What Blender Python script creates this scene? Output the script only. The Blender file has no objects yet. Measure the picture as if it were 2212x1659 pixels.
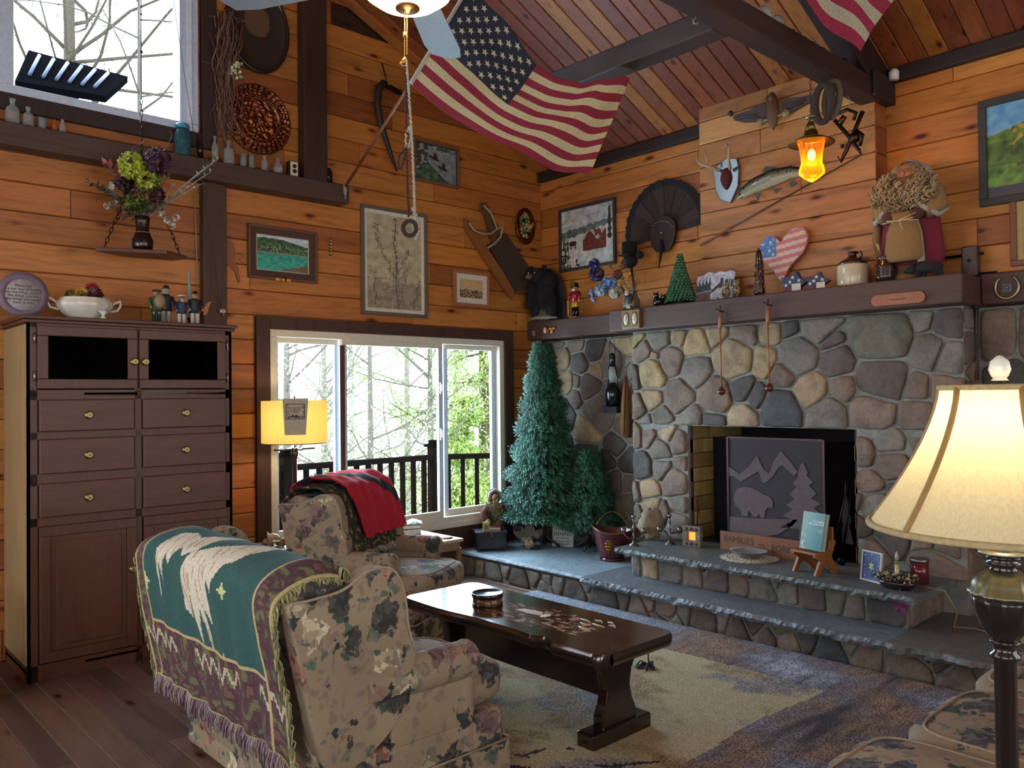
import bpy, math, random
from mathutils import Vector as V, Matrix, noise
R_ = random.Random(7)
S = bpy.context.scene
C = S.collection
PI = math.pi
# ---------------------------------------------------------------- camera
CAM = V((5.62, 5.65, 1.55))
_vw, _vf, _c = V((3017, 833)), V((-522, 872)), V((1106, 829.5))
_f = math.sqrt(-(_vw - _c).dot(_vf - _c))
def _d(p): return V((p[0] - _c[0], -(p[1] - _c[1]), -_f)).normalized()
_ex, _ey = -_d(_vw), -_d(_vf)
_ez = _ex.cross(_ey).normalized()
RM = Matrix((_ex, _ey, _ez))
def ray(px, py): return RM @ V((px - _c[0], -(py - _c[1]), -_f))
def hit(px, py, ax, val):
    r = ray(px, py); return CAM + r * ((val - CAM[ax]) / r[ax])
def onL(px, py, d=0.0): return hit(px, py, 1, d)
def onR(px, py, d=0.0): return hit(px, py, 0, d)
def onZ(px, py, z=0.0): return hit(px, py, 2, z)
FWD = ray(1106, 829.5).normalized()
def atD(px, py, d):
    r = ray(px, py); r = r / r.dot(FWD); return CAM + r * d
cam = bpy.data.objects.new('camera', bpy.data.cameras.new('camera'))
C.objects.link(cam); S.camera = cam
cam.matrix_world = Matrix.Translation(CAM) @ RM.to_4x4()
cam.data.sensor_width = 36; cam.data.lens = _f / 2212 * 36; cam.data.clip_start = .05
# ---------------------------------------------------------------- world, exposure
W = bpy.data.worlds.new('world'); S.world = W; W.use_nodes = True
_bg = W.node_tree.nodes['Background']
_bg.inputs[0].default_value = (.90, .95, 1.0, 1); _bg.inputs[1].default_value = 2.6
S.view_settings.view_transform = 'Standard'; S.view_settings.look = 'None'
S.view_settings.gamma = 1; S.view_settings.use_curve_mapping = False
S.view_settings.exposure = 1.2
S.cycles.max_bounces = 8; S.cycles.transparent_max_bounces = 16
S.cycles.sample_clamp_indirect = 4
def lamp(name, loc, power, col, size=.05, kind='POINT', parent=None, **k):
    l = bpy.data.lights.new(name, kind); l.energy = power; l.color = col
    if kind == 'POINT': l.shadow_soft_size = size
    o = bpy.data.objects.new(name, l); C.objects.link(o); o.location = loc
    if parent: o.parent = parent
    for a, b in k.items(): setattr(l, a, b)
    return o
def area(name, loc, rot, sx, sy, power, col):
    o = lamp(name, loc, power, col, kind='AREA', shape='RECTANGLE', size=sx, size_y=sy) if False else None
    l = bpy.data.lights.new(name, 'AREA'); l.shape = 'RECTANGLE'; l.size = sx; l.size_y = sy
    l.energy = power; l.color = col
    o = bpy.data.objects.new(name, l); C.objects.link(o); o.location = loc; o.rotation_euler = rot
    return o
# daylight entering through the windows (each stands in its window opening)
area('window_daylight', (1.70, -.16, 1.24), (PI/2, 0, 0), 2.2, 1.55, 75, (.66, .83, 1))
area('window_daylight_upper', (3.97, -.16, 4.1), (PI/2, 0, 0), 1.0, 1.3, 22, (.72, .86, 1))
# ---------------------------------------------------------------- colour, materials
def lin(c): return c / 12.92 if c <= .04045 else ((c + .055) / 1.055) ** 2.4
def H(h, a=1.0):
    if not isinstance(h, str): return tuple(h[:3]) + (a,)
    return tuple(lin(int(h[i:i+2], 16) / 255) for i in (0, 2, 4)) + (a,)
def mixc(a, b, t): return tuple(a[i] + (b[i] - a[i]) * t for i in range(3)) + (1.0,)
def nz(x, y=0, z=0): return noise.noise(V((x, y, z)))
def fbm(x, y=0, z=0): return noise.fractal(V((x, y, z)), 1.0, 2.1, 4)
class N:
    def __init__(s, name):
        s.m = bpy.data.materials.new(name); s.m.use_nodes = True
        s.t = s.m.node_tree; s.b = s.t.nodes['Principled BSDF']
    def n(s, kind, **k):
        x = s.t.nodes.new('ShaderNode' + kind)
        for a, b in k.items():
            if a[0] == '_': x.inputs[a[1:].replace('_', ' ')].default_value = b
            else: setattr(x, a, b)
        return x
    def l(s, a, b): s.t.links.new(a, b)
    def coord(s, scale=(1, 1, 1), off=None):
        tc = s.n('TexCoord'); mp = s.n('Mapping'); mp.inputs['Scale'].default_value = scale
        if off is not None:
            ad = s.n('VectorMath', operation='ADD'); s.l(tc.outputs['Object'], ad.inputs[0]); s.l(off, ad.inputs[1])
            s.l(ad.outputs[0], mp.inputs['Vector'])
        else: s.l(tc.outputs['Object'], mp.inputs['Vector'])
        return mp.outputs[0]
    def ramp(s, fac, pts, interp='LINEAR'):
        r = s.n('ValToRGB'); r.color_ramp.interpolation = interp
        e = r.color_ramp.elements
        while len(e) < len(pts): e.new(.5)
        for i, (p, c) in enumerate(pts):
            e[i].position = p; e[i].color = H(c) if isinstance(c, str) else (c, c, c, 1) if isinstance(c, (int, float)) else c
        s.l(fac, r.inputs[0]); return r.outputs[0]
    def mix(s, fac, a, b, mode='MIX'):
        m = s.n('MixRGB', blend_type=mode)
        for v, i in ((fac, 0), (a, 1), (b, 2)):
            if isinstance(v, (int, float)): m.inputs[i].default_value = v if i == 0 else (v, v, v, 1)
            elif isinstance(v, str): m.inputs[i].default_value = H(v)
            elif isinstance(v, tuple): m.inputs[i].default_value = v
            else: s.l(v, m.inputs[i])
        return m.outputs[0]
    def bump(s, h, st=.3, dist=.01):
        b = s.n('Bump'); b.inputs['Strength'].default_value = st; b.inputs['Distance'].default_value = dist
        s.l(h, b.inputs['Height']); s.l(b.outputs[0], s.b.inputs['Normal'])
    def noise(s, co, sc=5, det=4, rough=.55, dist=0):
        x = s.n('TexNoise'); x.inputs['Scale'].default_value = sc; x.inputs['Detail'].default_value = det
        x.inputs['Roughness'].default_value = rough; x.inputs['Distortion'].default_value = dist
        s.l(co, x.inputs['Vector']); return x.outputs[0]
    def done(s, col=None, rough=.6, metal=0, **k):
        if col is not None:
            if isinstance(col, (str, tuple)): s.b.inputs['Base Color'].default_value = H(col)
            else: s.l(col, s.b.inputs['Base Color'])
        if isinstance(rough, (int, float)): s.b.inputs['Roughness'].default_value = rough
        else: s.l(rough, s.b.inputs['Roughness'])
        s.b.inputs['Metallic'].default_value = metal
        for a, b in k.items(): s.b.inputs[a.replace('_', ' ')].default_value = b
        return s.m
def vcmat(name, rough=.55, metal=0, mottle=.12, msc=40, bump=0, **k):
    s = N(name); a = s.n('Attribute', attribute_name='Col')
    co = s.coord(); nn = s.noise(co, msc, 3)
    f = s.ramp(nn, [(.25, 1 - mottle * 1.6), (.75, 1 + 0 * mottle)])
    if bump: s.bump(nn, bump, .004)
    return s.done(s.mix(1.0, a.outputs['Color'], f, 'MULTIPLY'), rough, metal, **k)
def woodmat(name, axis, rough=.5, knots=True, grain=.45, spec=.4):
    s = N(name); a = s.n('Attribute', attribute_name='Col')
    cx = s.n('CombineXYZ'); ml = s.n('Math', operation='MULTIPLY'); ml.inputs[1].default_value = 37.0
    s.l(a.outputs['Alpha'], ml.inputs[0])
    for i in range(3): s.l(ml.outputs[0], cx.inputs[i])
    sc = [9.0, 9.0, 9.0]; sc[axis] = .9
    co = s.coord(tuple(sc), cx.outputs[0])
    n1 = s.noise(co, 2.2, 5, .6, .6); n2 = s.noise(co, 9, 4, .6)
    col = s.mix(1.0, a.outputs['Color'], s.ramp(n1, [(.28, 1 - grain), (.5, .92), (.75, 1.0)]), 'MULTIPLY')
    col = s.mix(1.0, col, s.ramp(n2, [(.3, .8), (.6, 1.0)]), 'MULTIPLY')
    if knots:
        sk = [7.5, 7.5, 7.5]; sk[axis] = 2.6
        vo = s.n('TexVoronoi'); vo.inputs['Scale'].default_value = 1.0
        s.l(s.coord(tuple(sk), cx.outputs[0]), vo.inputs['Vector'])
        kc = s.ramp(vo.outputs['Distance'], [(.0, (.10, .035, .02, 1)), (.07, (.16, .06, .03, 1)), (.13, (.75, .55, .45, 1)), (.2, (1, 1, 1, 1))])
        col = s.mix(1.0, col, kc, 'MULTIPLY')
    s.bump(n2, .25, .002)
    return s.done(col, rough, 0, **{'Specular IOR Level': spec})
def stonemat(name, amt=.62, rough=.8, sc=6):
    s = N(name); a = s.n('Attribute', attribute_name='Col'); co = s.coord()
    n1 = s.noise(co, sc, 6, .65, .4); n2 = s.noise(co, sc * 7, 5, .7)
    col = s.mix(1.0, a.outputs['Color'], s.ramp(n1, [(.25, 1 - amt), (.5, .95), (.72, 1.25)]), 'MULTIPLY')
    col = s.mix(1.0, col, s.ramp(n2, [(.3, .72), (.55, 1.0)]), 'MULTIPLY')
    s.bump(s.mix(.5, n1, n2), 1.0, .02)
    return s.done(col, rough)
def floralmat():
    s = N('floral_fabric'); tc = s.n('TexCoord')
    wn = s.n('TexNoise'); wn.inputs['Scale'].default_value = 20; s.l(tc.outputs['Object'], wn.inputs['Vector'])
    wa = s.n('VectorMath', operation='SCALE'); wa.inputs['Scale'].default_value = .10
    s.l(wn.outputs['Color'], wa.inputs[0])
    ad = s.n('VectorMath', operation='ADD'); s.l(tc.outputs['Object'], ad.inputs[0]); s.l(wa.outputs[0], ad.inputs[1])
    def vor(scale, seedoff):
        mp = s.n('Mapping'); mp.inputs['Location'].default_value = (seedoff, seedoff * .7, seedoff * .3)
        s.l(ad.outputs[0], mp.inputs['Vector'])
        v = s.n('TexVoronoi'); v.inputs['Scale'].default_value = scale; s.l(mp.outputs[0], v.inputs['Vector'])
        sp = s.n('SeparateColor'); s.l(v.outputs['Color'], sp.inputs[0])
        return v.outputs['Distance'], sp.outputs[0], sp.outputs[1], mp.outputs[0]
    base = s.mix(s.noise(ad.outputs[0], 3, 3), '6d5c47', '9c8a6e')
    # soft background sprigs
    d3, r3, g3, c3 = vor(21, 3.1)
    soft = s.mix(r3, '66605a', '7d6250'); m3 = s.ramp(d3, [(.30, 1), (.48, 0)]); k3 = s.ramp(g3, [(.30, 0), (.36, .8)])
    col = s.mix(s.mix(1.0, m3, k3, 'MULTIPLY'), base, soft)
    # leaves
    d2, r2, g2, c2 = vor(18, 7.7)
    leaf = s.ramp(r2, [(.0, '27312c'), (.35, '39483c'), (.6, '4d5a4a'), (.8, '2d2d30')], 'CONSTANT')
    m2 = s.ramp(d2, [(.36, 1), (.43, 0)]); cl = None
    d1, r1, g1, c1 = vor(7.0, 1.3)
    k1 = s.ramp(g1, [(.14, 0), (.17, 1)]); cl = s.mix(1.0, s.ramp(d1, [(.60, 1), (.72, 0)]), k1, 'MULTIPLY')
    k2 = s.mix(1.0, s.ramp(g2, [(.18, 0), (.21, 1)]), cl, 'MULTIPLY')
    col = s.mix(s.mix(1.0, m2, k2, 'MULTIPLY'), col, leaf)
    # blooms
    fine = s.n('TexVoronoi'); fine.inputs['Scale'].default_value = 34; s.l(c1, fine.inputs['Vector'])
    bl = s.ramp(r1, [(.0, '35332f'), (.25, '7d5546'), (.40, '3a3a3a'), (.56, '94886f'), (.74, '5f4a48'), (.88, '41413f')], 'CONSTANT')
    fs_ = s.n('SeparateColor'); s.l(fine.outputs['Color'], fs_.inputs[0])
    bl = s.mix(1.0, bl, s.ramp(fs_.outputs[0], [(.1, .55), (.5, 1.0), (.95, 1.9)]), 'MULTIPLY')
    ed_ = s.n('Math', operation='ADD'); mm_ = s.n('Math', operation='MULTIPLY'); mm_.inputs[1].default_value = .16; s.l(fs_.outputs[1], mm_.inputs[0]); s.l(d1, ed_.inputs[0]); s.l(mm_.outputs[0], ed_.inputs[1])
    m1 = s.ramp(ed_.outputs[0], [(.49, 1), (.53, 0)])
    col = s.mix(s.mix(1.0, m1, k1, 'MULTIPLY'), col, bl)
    wv = s.noise(s.coord((300, 300, 300)), 1, 1); s.bump(wv, .15, .001)
    return s.done(col, .9)
def rugmat():
    s = N('rug_pile'); a = s.n('Attribute', attribute_name='Col')
    n1 = s.noise(s.coord((60, 140, 1)), 1, 3, .7); n2 = s.noise(s.coord((9, 22, 1)), 1, 3, .6)
    wn = s.n('TexNoise'); wn.inputs['Scale'].default_value = 1.0; s.l(s.coord((30, 60, 1)), wn.inputs['Vector'])
    sat = a.outputs['Alpha']
    f = s.ramp(n1, [(.40, .10), (.5, .85), (.60, 1.6)])
    f2 = s.ramp(n2, [(.35, .6), (.6, 1.1)])
    col = s.mix(1.0, a.outputs['Color'], s.mix(1.0, f, f2, 'MULTIPLY'), 'MULTIPLY')
    soft = s.mix(1.0, a.outputs['Color'], s.ramp(n1, [(.3, .7), (.6, 1.08)]), 'MULTIPLY')
    s.bump(n1, .5, .006)
    return s.done(s.mix(sat, soft, col), .95)
M = {}
M['pine'] = woodmat('pine_x', 0); M['piney'] = woodmat('pine_y', 1); M['pinex'] = M['pine']
M['beamx'] = woodmat('dark_beam_x', 0, .6, False); M['beamy'] = woodmat('dark_beam_y', 1, .6, False); M['beamz'] = woodmat('dark_beam_z', 2, .6, False)
M['cab'] = woodmat('cabinet_wood', 2, .42, False, .3); M['cabx'] = woodmat('cabinet_wood_x', 0, .42, False, .3)
M['table'] = woodmat('table_wood', 1, .13, False, .35, 1.0)
M['ply'] = woodmat('turned_wood', 2, .4, False, .25)
M['floor'] = woodmat('floor_wood', 1, .38, True, .4)
M['stone'] = stonemat('field_stone'); M['mortar'] = stonemat('mortar', .25, .9, 14); M['slate'] = stonemat('bluestone_slab', .25, .5, 3)
M['brick'] = stonemat('fire_brick', .3, .85, 12)
M['fab'] = floralmat(); M['rug'] = rugmat()
M['vc'] = vcmat('painted', .6); M['vg'] = vcmat('glazed', .18, 0, .06); M['vf'] = vcmat('cloth', .95, 0, .25, 120, .4)
M['vm'] = vcmat('metal_paint', .35, .9, .1); M['art'] = vcmat('artwork', .5, 0, .06, 25); M['fur'] = vcmat('fur', .9, 0, .5, 160, .8)
M['copper'] = vcmat('embossed_copper', .3, 1.0, .3, 60, .6); M['leaf'] = vcmat('foliage', .6, 0, .35, 60)
M['matte'] = vcmat('matte', .85, 0, .15); M['out'] = vcmat('weathered_wood', .9, 0, .2, 30, 0, **{'Specular_IOR_Level': 0.0})
def glassm(name, col, rough=.0, alpha=.25, milk=0):
    s = N(name); tr = s.n('BsdfTransparent'); tr.inputs[0].default_value = H(col)
    gl = s.n('BsdfGlossy'); gl.inputs['Roughness'].default_value = max(rough, .03)
    fr = s.n('LayerWeight'); fr.inputs[0].default_value = alpha
    mx = s.n('MixShader'); s.l(fr.outputs['Fresnel'], mx.inputs[0]); s.l(tr.outputs[0], mx.inputs[1]); s.l(gl.outputs[0], mx.inputs[2])
    if milk:
        df = s.n('BsdfDiffuse'); df.inputs[0].default_value = H(col); m2 = s.n('MixShader'); m2.inputs[0].default_value = milk
        s.l(mx.outputs[0], m2.inputs[1]); s.l(df.outputs[0], m2.inputs[2]); mx = m2
    s.l(mx.outputs[0], s.t.nodes['Material Output'].inputs[0]); return s.m
M['pane'] = glassm('window_glass', 'f4fbff', 0, .06); M['cpane'] = glassm('cabinet_glass', '9a9894', 0, .02); M['glass'] = glassm('clear_glass', 'e2e8e6', .02, .25, .16)
M['bglass'] = glassm('teal_glass', '5fa0b0', .02, .3, .2); M['amber'] = glassm('amber_glass', 'ffc84c', .05, .2, .10); M['purple'] = glassm('dark_purple_glass', '6a4860', .02, .3, .1)
def emis(name, col, st):
    s = N(name); s.b.inputs['Emission Color'].default_value = H(col); s.b.inputs['Emission Strength'].default_value = st
    return s.done(col, .5)
M['bulb'] = emis('bulb_glow', 'ffd9a0', 12); M['bowl'] = emis('frosted_glow', 'ffe9b4', 1.6)
M['screen'] = emis('tiny_display_glow', 'f08a30', .8)  # emissive orange for the votive holder panel, not a display
def shade(name, col, tr=.6, em=0.0, emc='ffe7a8'):
    s = N(name); d = s.n('BsdfDiffuse'); t = s.n('BsdfTranslucent'); d.inputs[0].default_value = H(col)
    wv = s.noise(s.coord((240, 240, 6)), 1, 2); cc = s.mix(1.0, H(col), s.ramp(wv, [(.3, .86), (.7, 1.0)]), 'MULTIPLY')
    s.l(cc, t.inputs[0]); s.l(cc, d.inputs[0])
    mx = s.n('MixShader'); mx.inputs[0].default_value = tr; s.l(d.outputs[0], mx.inputs[1]); s.l(t.outputs[0], mx.inputs[2])
    s.l(mx.outputs[0], s.t.nodes['Material Output'].inputs[0]); return s.m
M['shade'] = shade('lampshade_silk', 'e4dab4'); M['shade2'] = shade('lampshade_burlap', 'bfa05c', .5)
# ---------------------------------------------------------------- mesh builder
class B:
    def __init__(s, col='808080', M=None): s.v = []; s.f = []; s.c = []; s.s = []; s.col = H(col); s.sm = False; s.M = M
    def C(s, c): s.col = H(c) if isinstance(c, str) else c; return s
    def add(s, vs, fs, cols=None, sm=None):
        o = len(s.v)
        s.v += [s.M @ V(p) for p in vs] if s.M else [V(p) for p in vs]
        for i, f in enumerate(fs):
            s.f.append([o + j for j in f]); s.c.append(cols[i] if cols else s.col); s.s.append(s.sm if sm is None else sm)
        return s
    def box(s, x0, x1, y0, y1, z0, z1, col=None):
        if col: s.C(col)
        vs = [(x, y, z) for x in (x0, x1) for y in (y0, y1) for z in (z0, z1)]
        return s.add(vs, [(0, 1, 3, 2), (4, 6, 7, 5), (0, 4, 5, 1), (2, 3, 7, 6), (0, 2, 6, 4), (1, 5, 7, 3)], sm=False)
    def chbox(s, x0, x1, y0, y1, z0, z1, ch, ax):
        # plank with chamfered long front edges; ax: ('x',dir) thickness axis & sign of the face
        pts = []
        def P(a, b, t):   # a along, b across, t depth (0 back .. 1 front)
            return None
        return s.box(x0, x1, y0, y1, z0, z1)
    def tube(s, pts, r, n=8, caps=True, sm=True):
        pts = [V(p) for p in pts]; rs = r if isinstance(r, (list, tuple)) else [r] * len(pts)
        vs = []; fs = []; up = V((0, 0, 1)); prev = None
        for i, p in enumerate(pts):
            t = (pts[min(i+1, len(pts)-1)] - pts[max(i-1, 0)])
            if t.length < 1e-9: t = V((0, 0, 1))
            t.normalize()
            if prev is None: a = t.cross(up); a = t.cross(V((1, 0, 0))) if a.length < .05 else a
            else: a = prev - t * prev.dot(t)
            a.normalize(); prev = a; b = t.cross(a)
            for k in range(n):
                an = 2 * PI * k / n; vs.append(p + (a * math.cos(an) + b * math.sin(an)) * rs[i])
        for i in range(len(pts) - 1):
            for k in range(n):
                k2 = (k + 1) % n; fs.append((i*n+k, i*n+k2, (i+1)*n+k2, (i+1)*n+k))
        if caps: fs.append(tuple(range(n))); fs.append(tuple((len(pts)-1)*n + k for k in range(n)))
        return s.add(vs, fs, sm=sm)
    def rod(s, a, b, r, r2=None, n=8): return s.tube([a, b], [r, r if r2 is None else r2], n)
    def lathe(s, prof, c=(0, 0, 0), n=20, sm=True, sx=1, sy=1, axis=None, wob=0, lobes=8):
        c = V(c); vs = []; fs = []
        for (r, z) in prof:
            for k in range(n):
                an = 2 * PI * k / n; q = r * (1 + wob * math.cos(an * lobes))
                p = V((math.cos(an) * q * sx, math.sin(an) * q * sy, z))
                if axis == 'y': p = V((p.x, p.z, p.y))
                if axis == 'x': p = V((p.z, p.x, p.y))
                vs.append(c + p)
        m = len(prof)
        for i in range(m - 1):
            for k in range(n):
                k2 = (k + 1) % n; fs.append((i*n+k, i*n+k2, (i+1)*n+k2, (i+1)*n+k))
        if prof[0][0] > 1e-5: fs.append(tuple(range(n)))
        if prof[-1][0] > 1e-5: fs.append(tuple((m-1)*n+k for k in range(n)))
        return s.add(vs, fs, sm=sm)
    def ball(s, c, r, n=12, m=8, sm=True, fn=None):
        r = (r, r, r) if isinstance(r, (int, float)) else r; c = V(c); vs = []; fs = []
        for i in range(m + 1):
            ph = PI * i / m
            for k in range(n):
                an = 2 * PI * k / n; d = V((math.sin(ph) * math.cos(an), math.sin(ph) * math.sin(an), math.cos(ph)))
                q = 1 if fn is None else fn(d)
                vs.append(c + V((d.x * r[0], d.y * r[1], d.z * r[2])) * q)
        for i in range(m):
            for k in range(n):
                k2 = (k + 1) % n; fs.append((i*n+k, i*n+k2, (i+1)*n+k2, (i+1)*n+k))
        return s.add(vs, fs, sm=sm)
    def prism(s, poly, d0, d1, plane='xz', sm=False):
        # poly in (a,b); extruded between d0 and d1 along the third axis
        mp = {'xz': lambda a, b, d: (a, d, b), 'yz': lambda a, b, d: (d, a, b), 'xy': lambda a, b, d: (a, b, d)}[plane]
        n = len(poly); vs = [mp(a, b, d0) for a, b in poly] + [mp(a, b, d1) for a, b in poly]
        fs = [tuple(range(n)), tuple(range(2*n-1, n-1, -1))] + [(i, (i+1) % n, n + (i+1) % n, n + i) for i in range(n)]
        return s.add(vs, fs, sm=sm)
    def sheet(s, fn, nu, nv, colf=None, th=0, sm=True):
        vs = []; fs = []; cols = []
        P = [[V(fn(i / nu, j / nv)) for j in range(nv + 1)] for i in range(nu + 1)]
        for i in range(nu + 1):
            for j in range(nv + 1): vs.append(P[i][j])
        w = nv + 1
        for i in range(nu):
            for j in range(nv):
                fs.append((i*w+j, (i+1)*w+j, (i+1)*w+j+1, i*w+j+1))
                cols.append(colf((i+.5)/nu, (j+.5)/nv) if colf else s.col)
        if th:
            o = len(vs)
            for i in range(nu + 1):
                for j in range(nv + 1):
                    a = P[min(i+1, nu)][j] - P[max(i-1, 0)][j]; b = P[i][min(j+1, nv)] - P[i][max(j-1, 0)]
                    nn = a.cross(b); nn = nn.normalized() if nn.length > 1e-12 else V((0, 0, 1))
                    vs.append(P[i][j] - nn * th)
            fs += [tuple(o + q for q in reversed(f)) for f in fs[:nu*nv]]; cols += cols[:nu*nv]
            for i in range(nu):
                for j in (0, nv):
                    a, b = i*w+j, (i+1)*w+j; fs.append((a, b, b+o, a+o) if j else (b, a, a+o, b+o)); cols.append(cols[i*nv + min(j, nv-1)])
            for j in range(nv):
                for i in (0, nu):
                    a, b = i*w+j, i*w+j+1; fs.append((a, b, b+o, a+o) if not i else (b, a, a+o, b+o)); cols.append(cols[min(i, nu-1)*nv + j])
        return s.add(vs, fs, cols, sm)
    def poly(s, pts, sm=False): return s.add(pts, [tuple(range(len(pts)))], sm=sm)
def link(name, me, mat, parent=None, loc=None):
    o = bpy.data.objects.new(name, me); C.objects.link(o)
    if mat is not None: me.materials.append(M[mat] if isinstance(mat, str) else mat)
    if parent: o.parent = parent
    if loc is not None: o.location = loc
    return o
def obj(name, b, mat='vc', parent=None, bevel=0, seg=2, sub=0, loc=None, label=None, recalc=True, kind=None):
    me = bpy.data.meshes.new(name); me.from_pydata(b.v, [], b.f)
    at = me.color_attributes.new('Col', 'FLOAT_COLOR', 'CORNER')
    data = []
    for f, c in zip(b.f, b.c): data += list(c) * len(f)
    at.data.foreach_set('color', data)
    me.polygons.foreach_set('use_smooth', b.s)
    if recalc:
        import bmesh
        bm = bmesh.new(); bm.from_mesh(me); bmesh.ops.recalc_face_normals(bm, faces=bm.faces[:]); bm.to_mesh(me); bm.free()
    me.update(); o = link(name, me, mat, parent, loc)
    if bevel:
        m = o.modifiers.new('bevel', 'BEVEL'); m.width = bevel; m.segments = seg; m.limit_method = 'ANGLE'; m.angle_limit = .6
        if seg > 2: me.polygons.foreach_set('use_smooth', [True] * len(me.polygons))
        m.harden_normals = seg > 2
    if sub:
        m = o.modifiers.new('subdivision', 'SUBSURF'); m.levels = sub; m.render_levels = sub
    if label: o['label'] = label
    if kind: o['kind'] = kind
    return o
def T(name, label, cat, loc=(0, 0, 0), rz=0, group=None):
    o = bpy.data.objects.new(name, None); C.objects.link(o); o.location = loc; o.rotation_euler = (0, 0, rz)
    o.empty_display_size = .05; o['label'] = label; o['category'] = cat
    if group: o['group'] = group
    return o
def TM(name, b, mat, label, cat, loc=(0, 0, 0), rz=0, group=None, **k):
    o = obj(name, b, mat, **k); o.location = loc; o.rotation_euler = (0, 0, rz); o['label'] = label; o['category'] = cat
    if group: o['group'] = group
    return o
def ST(name, b, mat, **k): return obj(name, b, mat, kind='structure', **k)
def dup(root, loc, rz=None, label=None):
    r = root.copy(); C.objects.link(r); r.location = loc
    if rz is not None: r.rotation_euler = (0, 0, rz)
    if label: r['label'] = label
    for ch in list(root.children):
        c = ch.copy(); C.objects.link(c); c.parent = r
        for g in ch.children: d = g.copy(); C.objects.link(d); d.parent = c
    return r
def text(name, s, size, col, parent, loc, rot=(PI/2, 0, 0), th=.0006, align='CENTER', mat='vc', sc=(1, 1), kids=True):
    cu = bpy.data.curves.new(name, 'FONT'); cu.body = s; cu.size = size; cu.align_x = align; cu.align_y = 'CENTER'
    cu.extrude = th; cu.resolution_u = 2; cu.space_line = .9
    t = bpy.data.objects.new('tmp', cu); C.objects.link(t)
    dg = bpy.context.evaluated_depsgraph_get(); me = bpy.data.meshes.new_from_object(t.evaluated_get(dg))
    bpy.data.objects.remove(t)
    at = me.color_attributes.new('Col', 'FLOAT_COLOR', 'CORNER'); at.data.foreach_set('color', list(H(col)) * len(me.loops))
    o = link(name, me, mat, parent, loc); o.rotation_euler = rot; o.scale = (sc[0], sc[1], 1)
    return o
RL, RR = PI, PI / 2      # facings: onto the window wall, onto the fireplace wall
# ================================================================ STRUCTURE
PINE = ['b5702c', 'a8652a', 'bb7833', '9c5a26', 'ae6a30', 'b87434']
def ceilz(x): return 3.70 + .45 * x if x < 4.2 else 3.70 + .45 * (8.4 - x)
def planks(fnplace, u0, u1, v0, v1, h, holes=(), seed=1, pal=PINE, th=.02, gap=.004, ch=.006, lo=1.2, hi=3.4, vmax=None, dark=1.0, b=None):
    """boards along u, stacked in v; fnplace(u, v, d) -> world, d = distance out of the wall"""
    rr = random.Random(seed); b = b or B()
    v = v0
    while v < v1 - .02:
        ve = min(v + h, v1); u = u0 - rr.random() * 1.5
        while u < u1:
            ue = u + rr.uniform(lo, hi); a0, a1 = max(u, u0), min(ue, u1); u = ue
            if a1 - a0 < .01: continue
            segs = [(a0, a1, v, ve)]
            for (hu0, hu1, hv0, hv1) in holes:
                ns = []
                for (p0, p1, q0, q1) in segs:
                    if hu1 <= p0 or hu0 >= p1 or hv1 <= q0 or hv0 >= q1: ns.append((p0, p1, q0, q1)); continue
                    if hu0 > p0: ns.append((p0, hu0, q0, q1))
                    if hu1 < p1: ns.append((hu1, p1, q0, q1))
                    m0, m1 = max(p0, hu0), min(p1, hu1)
                    if hv0 > q0: ns.append((m0, m1, q0, hv0))
                    if hv1 < q1: ns.append((m0, m1, hv1, q1))
                segs = ns
            c = H(rr.choice(pal)); k = rr.uniform(.82, 1.1) * dark; al = rr.random()
            c = (c[0] * k, c[1] * k * rr.uniform(.93, 1.05), c[2] * k, al)
            for (p0, p1, q0, q1) in segs:
                if vmax and vmax((p0 + p1) / 2) < q0: continue
                g = gap / 2; x0, x1, y0, y1 = p0 + g * .4, p1 - g * .4, q0 + g, q1 - g
                if x1 - x0 < .005 or y1 - y0 < .01: continue
                P = [(x0, y0, -th), (x1, y0, -th), (x1, y1, -th), (x0, y1, -th), (x0, y0, -ch), (x1, y0, -ch), (x1, y1, -ch), (x0, y1, -ch),
                     (x0 + ch * .4, y0 + ch, 0), (x1 - ch * .4, y0 + ch, 0), (x1 - ch * .4, y1 - ch, 0), (x0 + ch * .4, y1 - ch, 0)]
                F = [(8, 9, 10, 11), (0, 3, 2, 1)] + [(i, (i+1) % 4, (i+1) % 4 + 4, i + 4) for i in range(4)] + [(i+4, (i+1) % 4 + 4, (i+1) % 4 + 8, i + 8) for i in range(4)]
                b.add([fnplace(*p) for p in P], F, [c] * 10, sm=False)
        v = ve
    return b
W1 = (.52, 2.85, .42, 2.06); W2 = (3.37, 4.58, 3.40, 4.85)
# window wall (y = 0)
bw = planks(lambda u, v, d: (u, d, v), -.02, 6.6, 0, 5.4, .18, [W1, W2], 3, vmax=lambda u: ceilz(u) + .1)
for (x0, x1, z0, z1) in [(-.3, W1[0], 0, 3.1), (W1[1], 6.6, 0, 3.1), (W1[0], W1[1], 0, W1[2]), (W1[0], W1[1], W1[3], 3.1), (-.3, 6.6, 3.1, W2[2]), (-.3, W2[0], W2[2], 5.6), (W2[1], 6.6, W2[2], 5.6), (W2[0], W2[1], W2[3], 5.6)]:
    bw.box(x0, x1, -.14, -.021, z0, z1, '3a2415')
ST('wall_left', bw, 'pinex')
# fireplace wall (x = 0): boards above the stone
LB, RB = 2.25, 2.25
br = planks(lambda u, v, d: (d, u, v), 0, 7.5, 2.09, 3.72, .18, [(1.97, 3.32, 2.0, 4)], 5, dark=1.0)
for q in [(-.14, 1.85, 0, 3.75), (3.28, 7.5, 0, 3.75), (1.85, 3.28, 1.46, 3.75), (1.85, 3.28, 0, .37)]: br.box(-.14, -.021, q[0], q[1], q[2], q[3], '3a2415')
ST('wall_right', br, 'piney')
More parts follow.
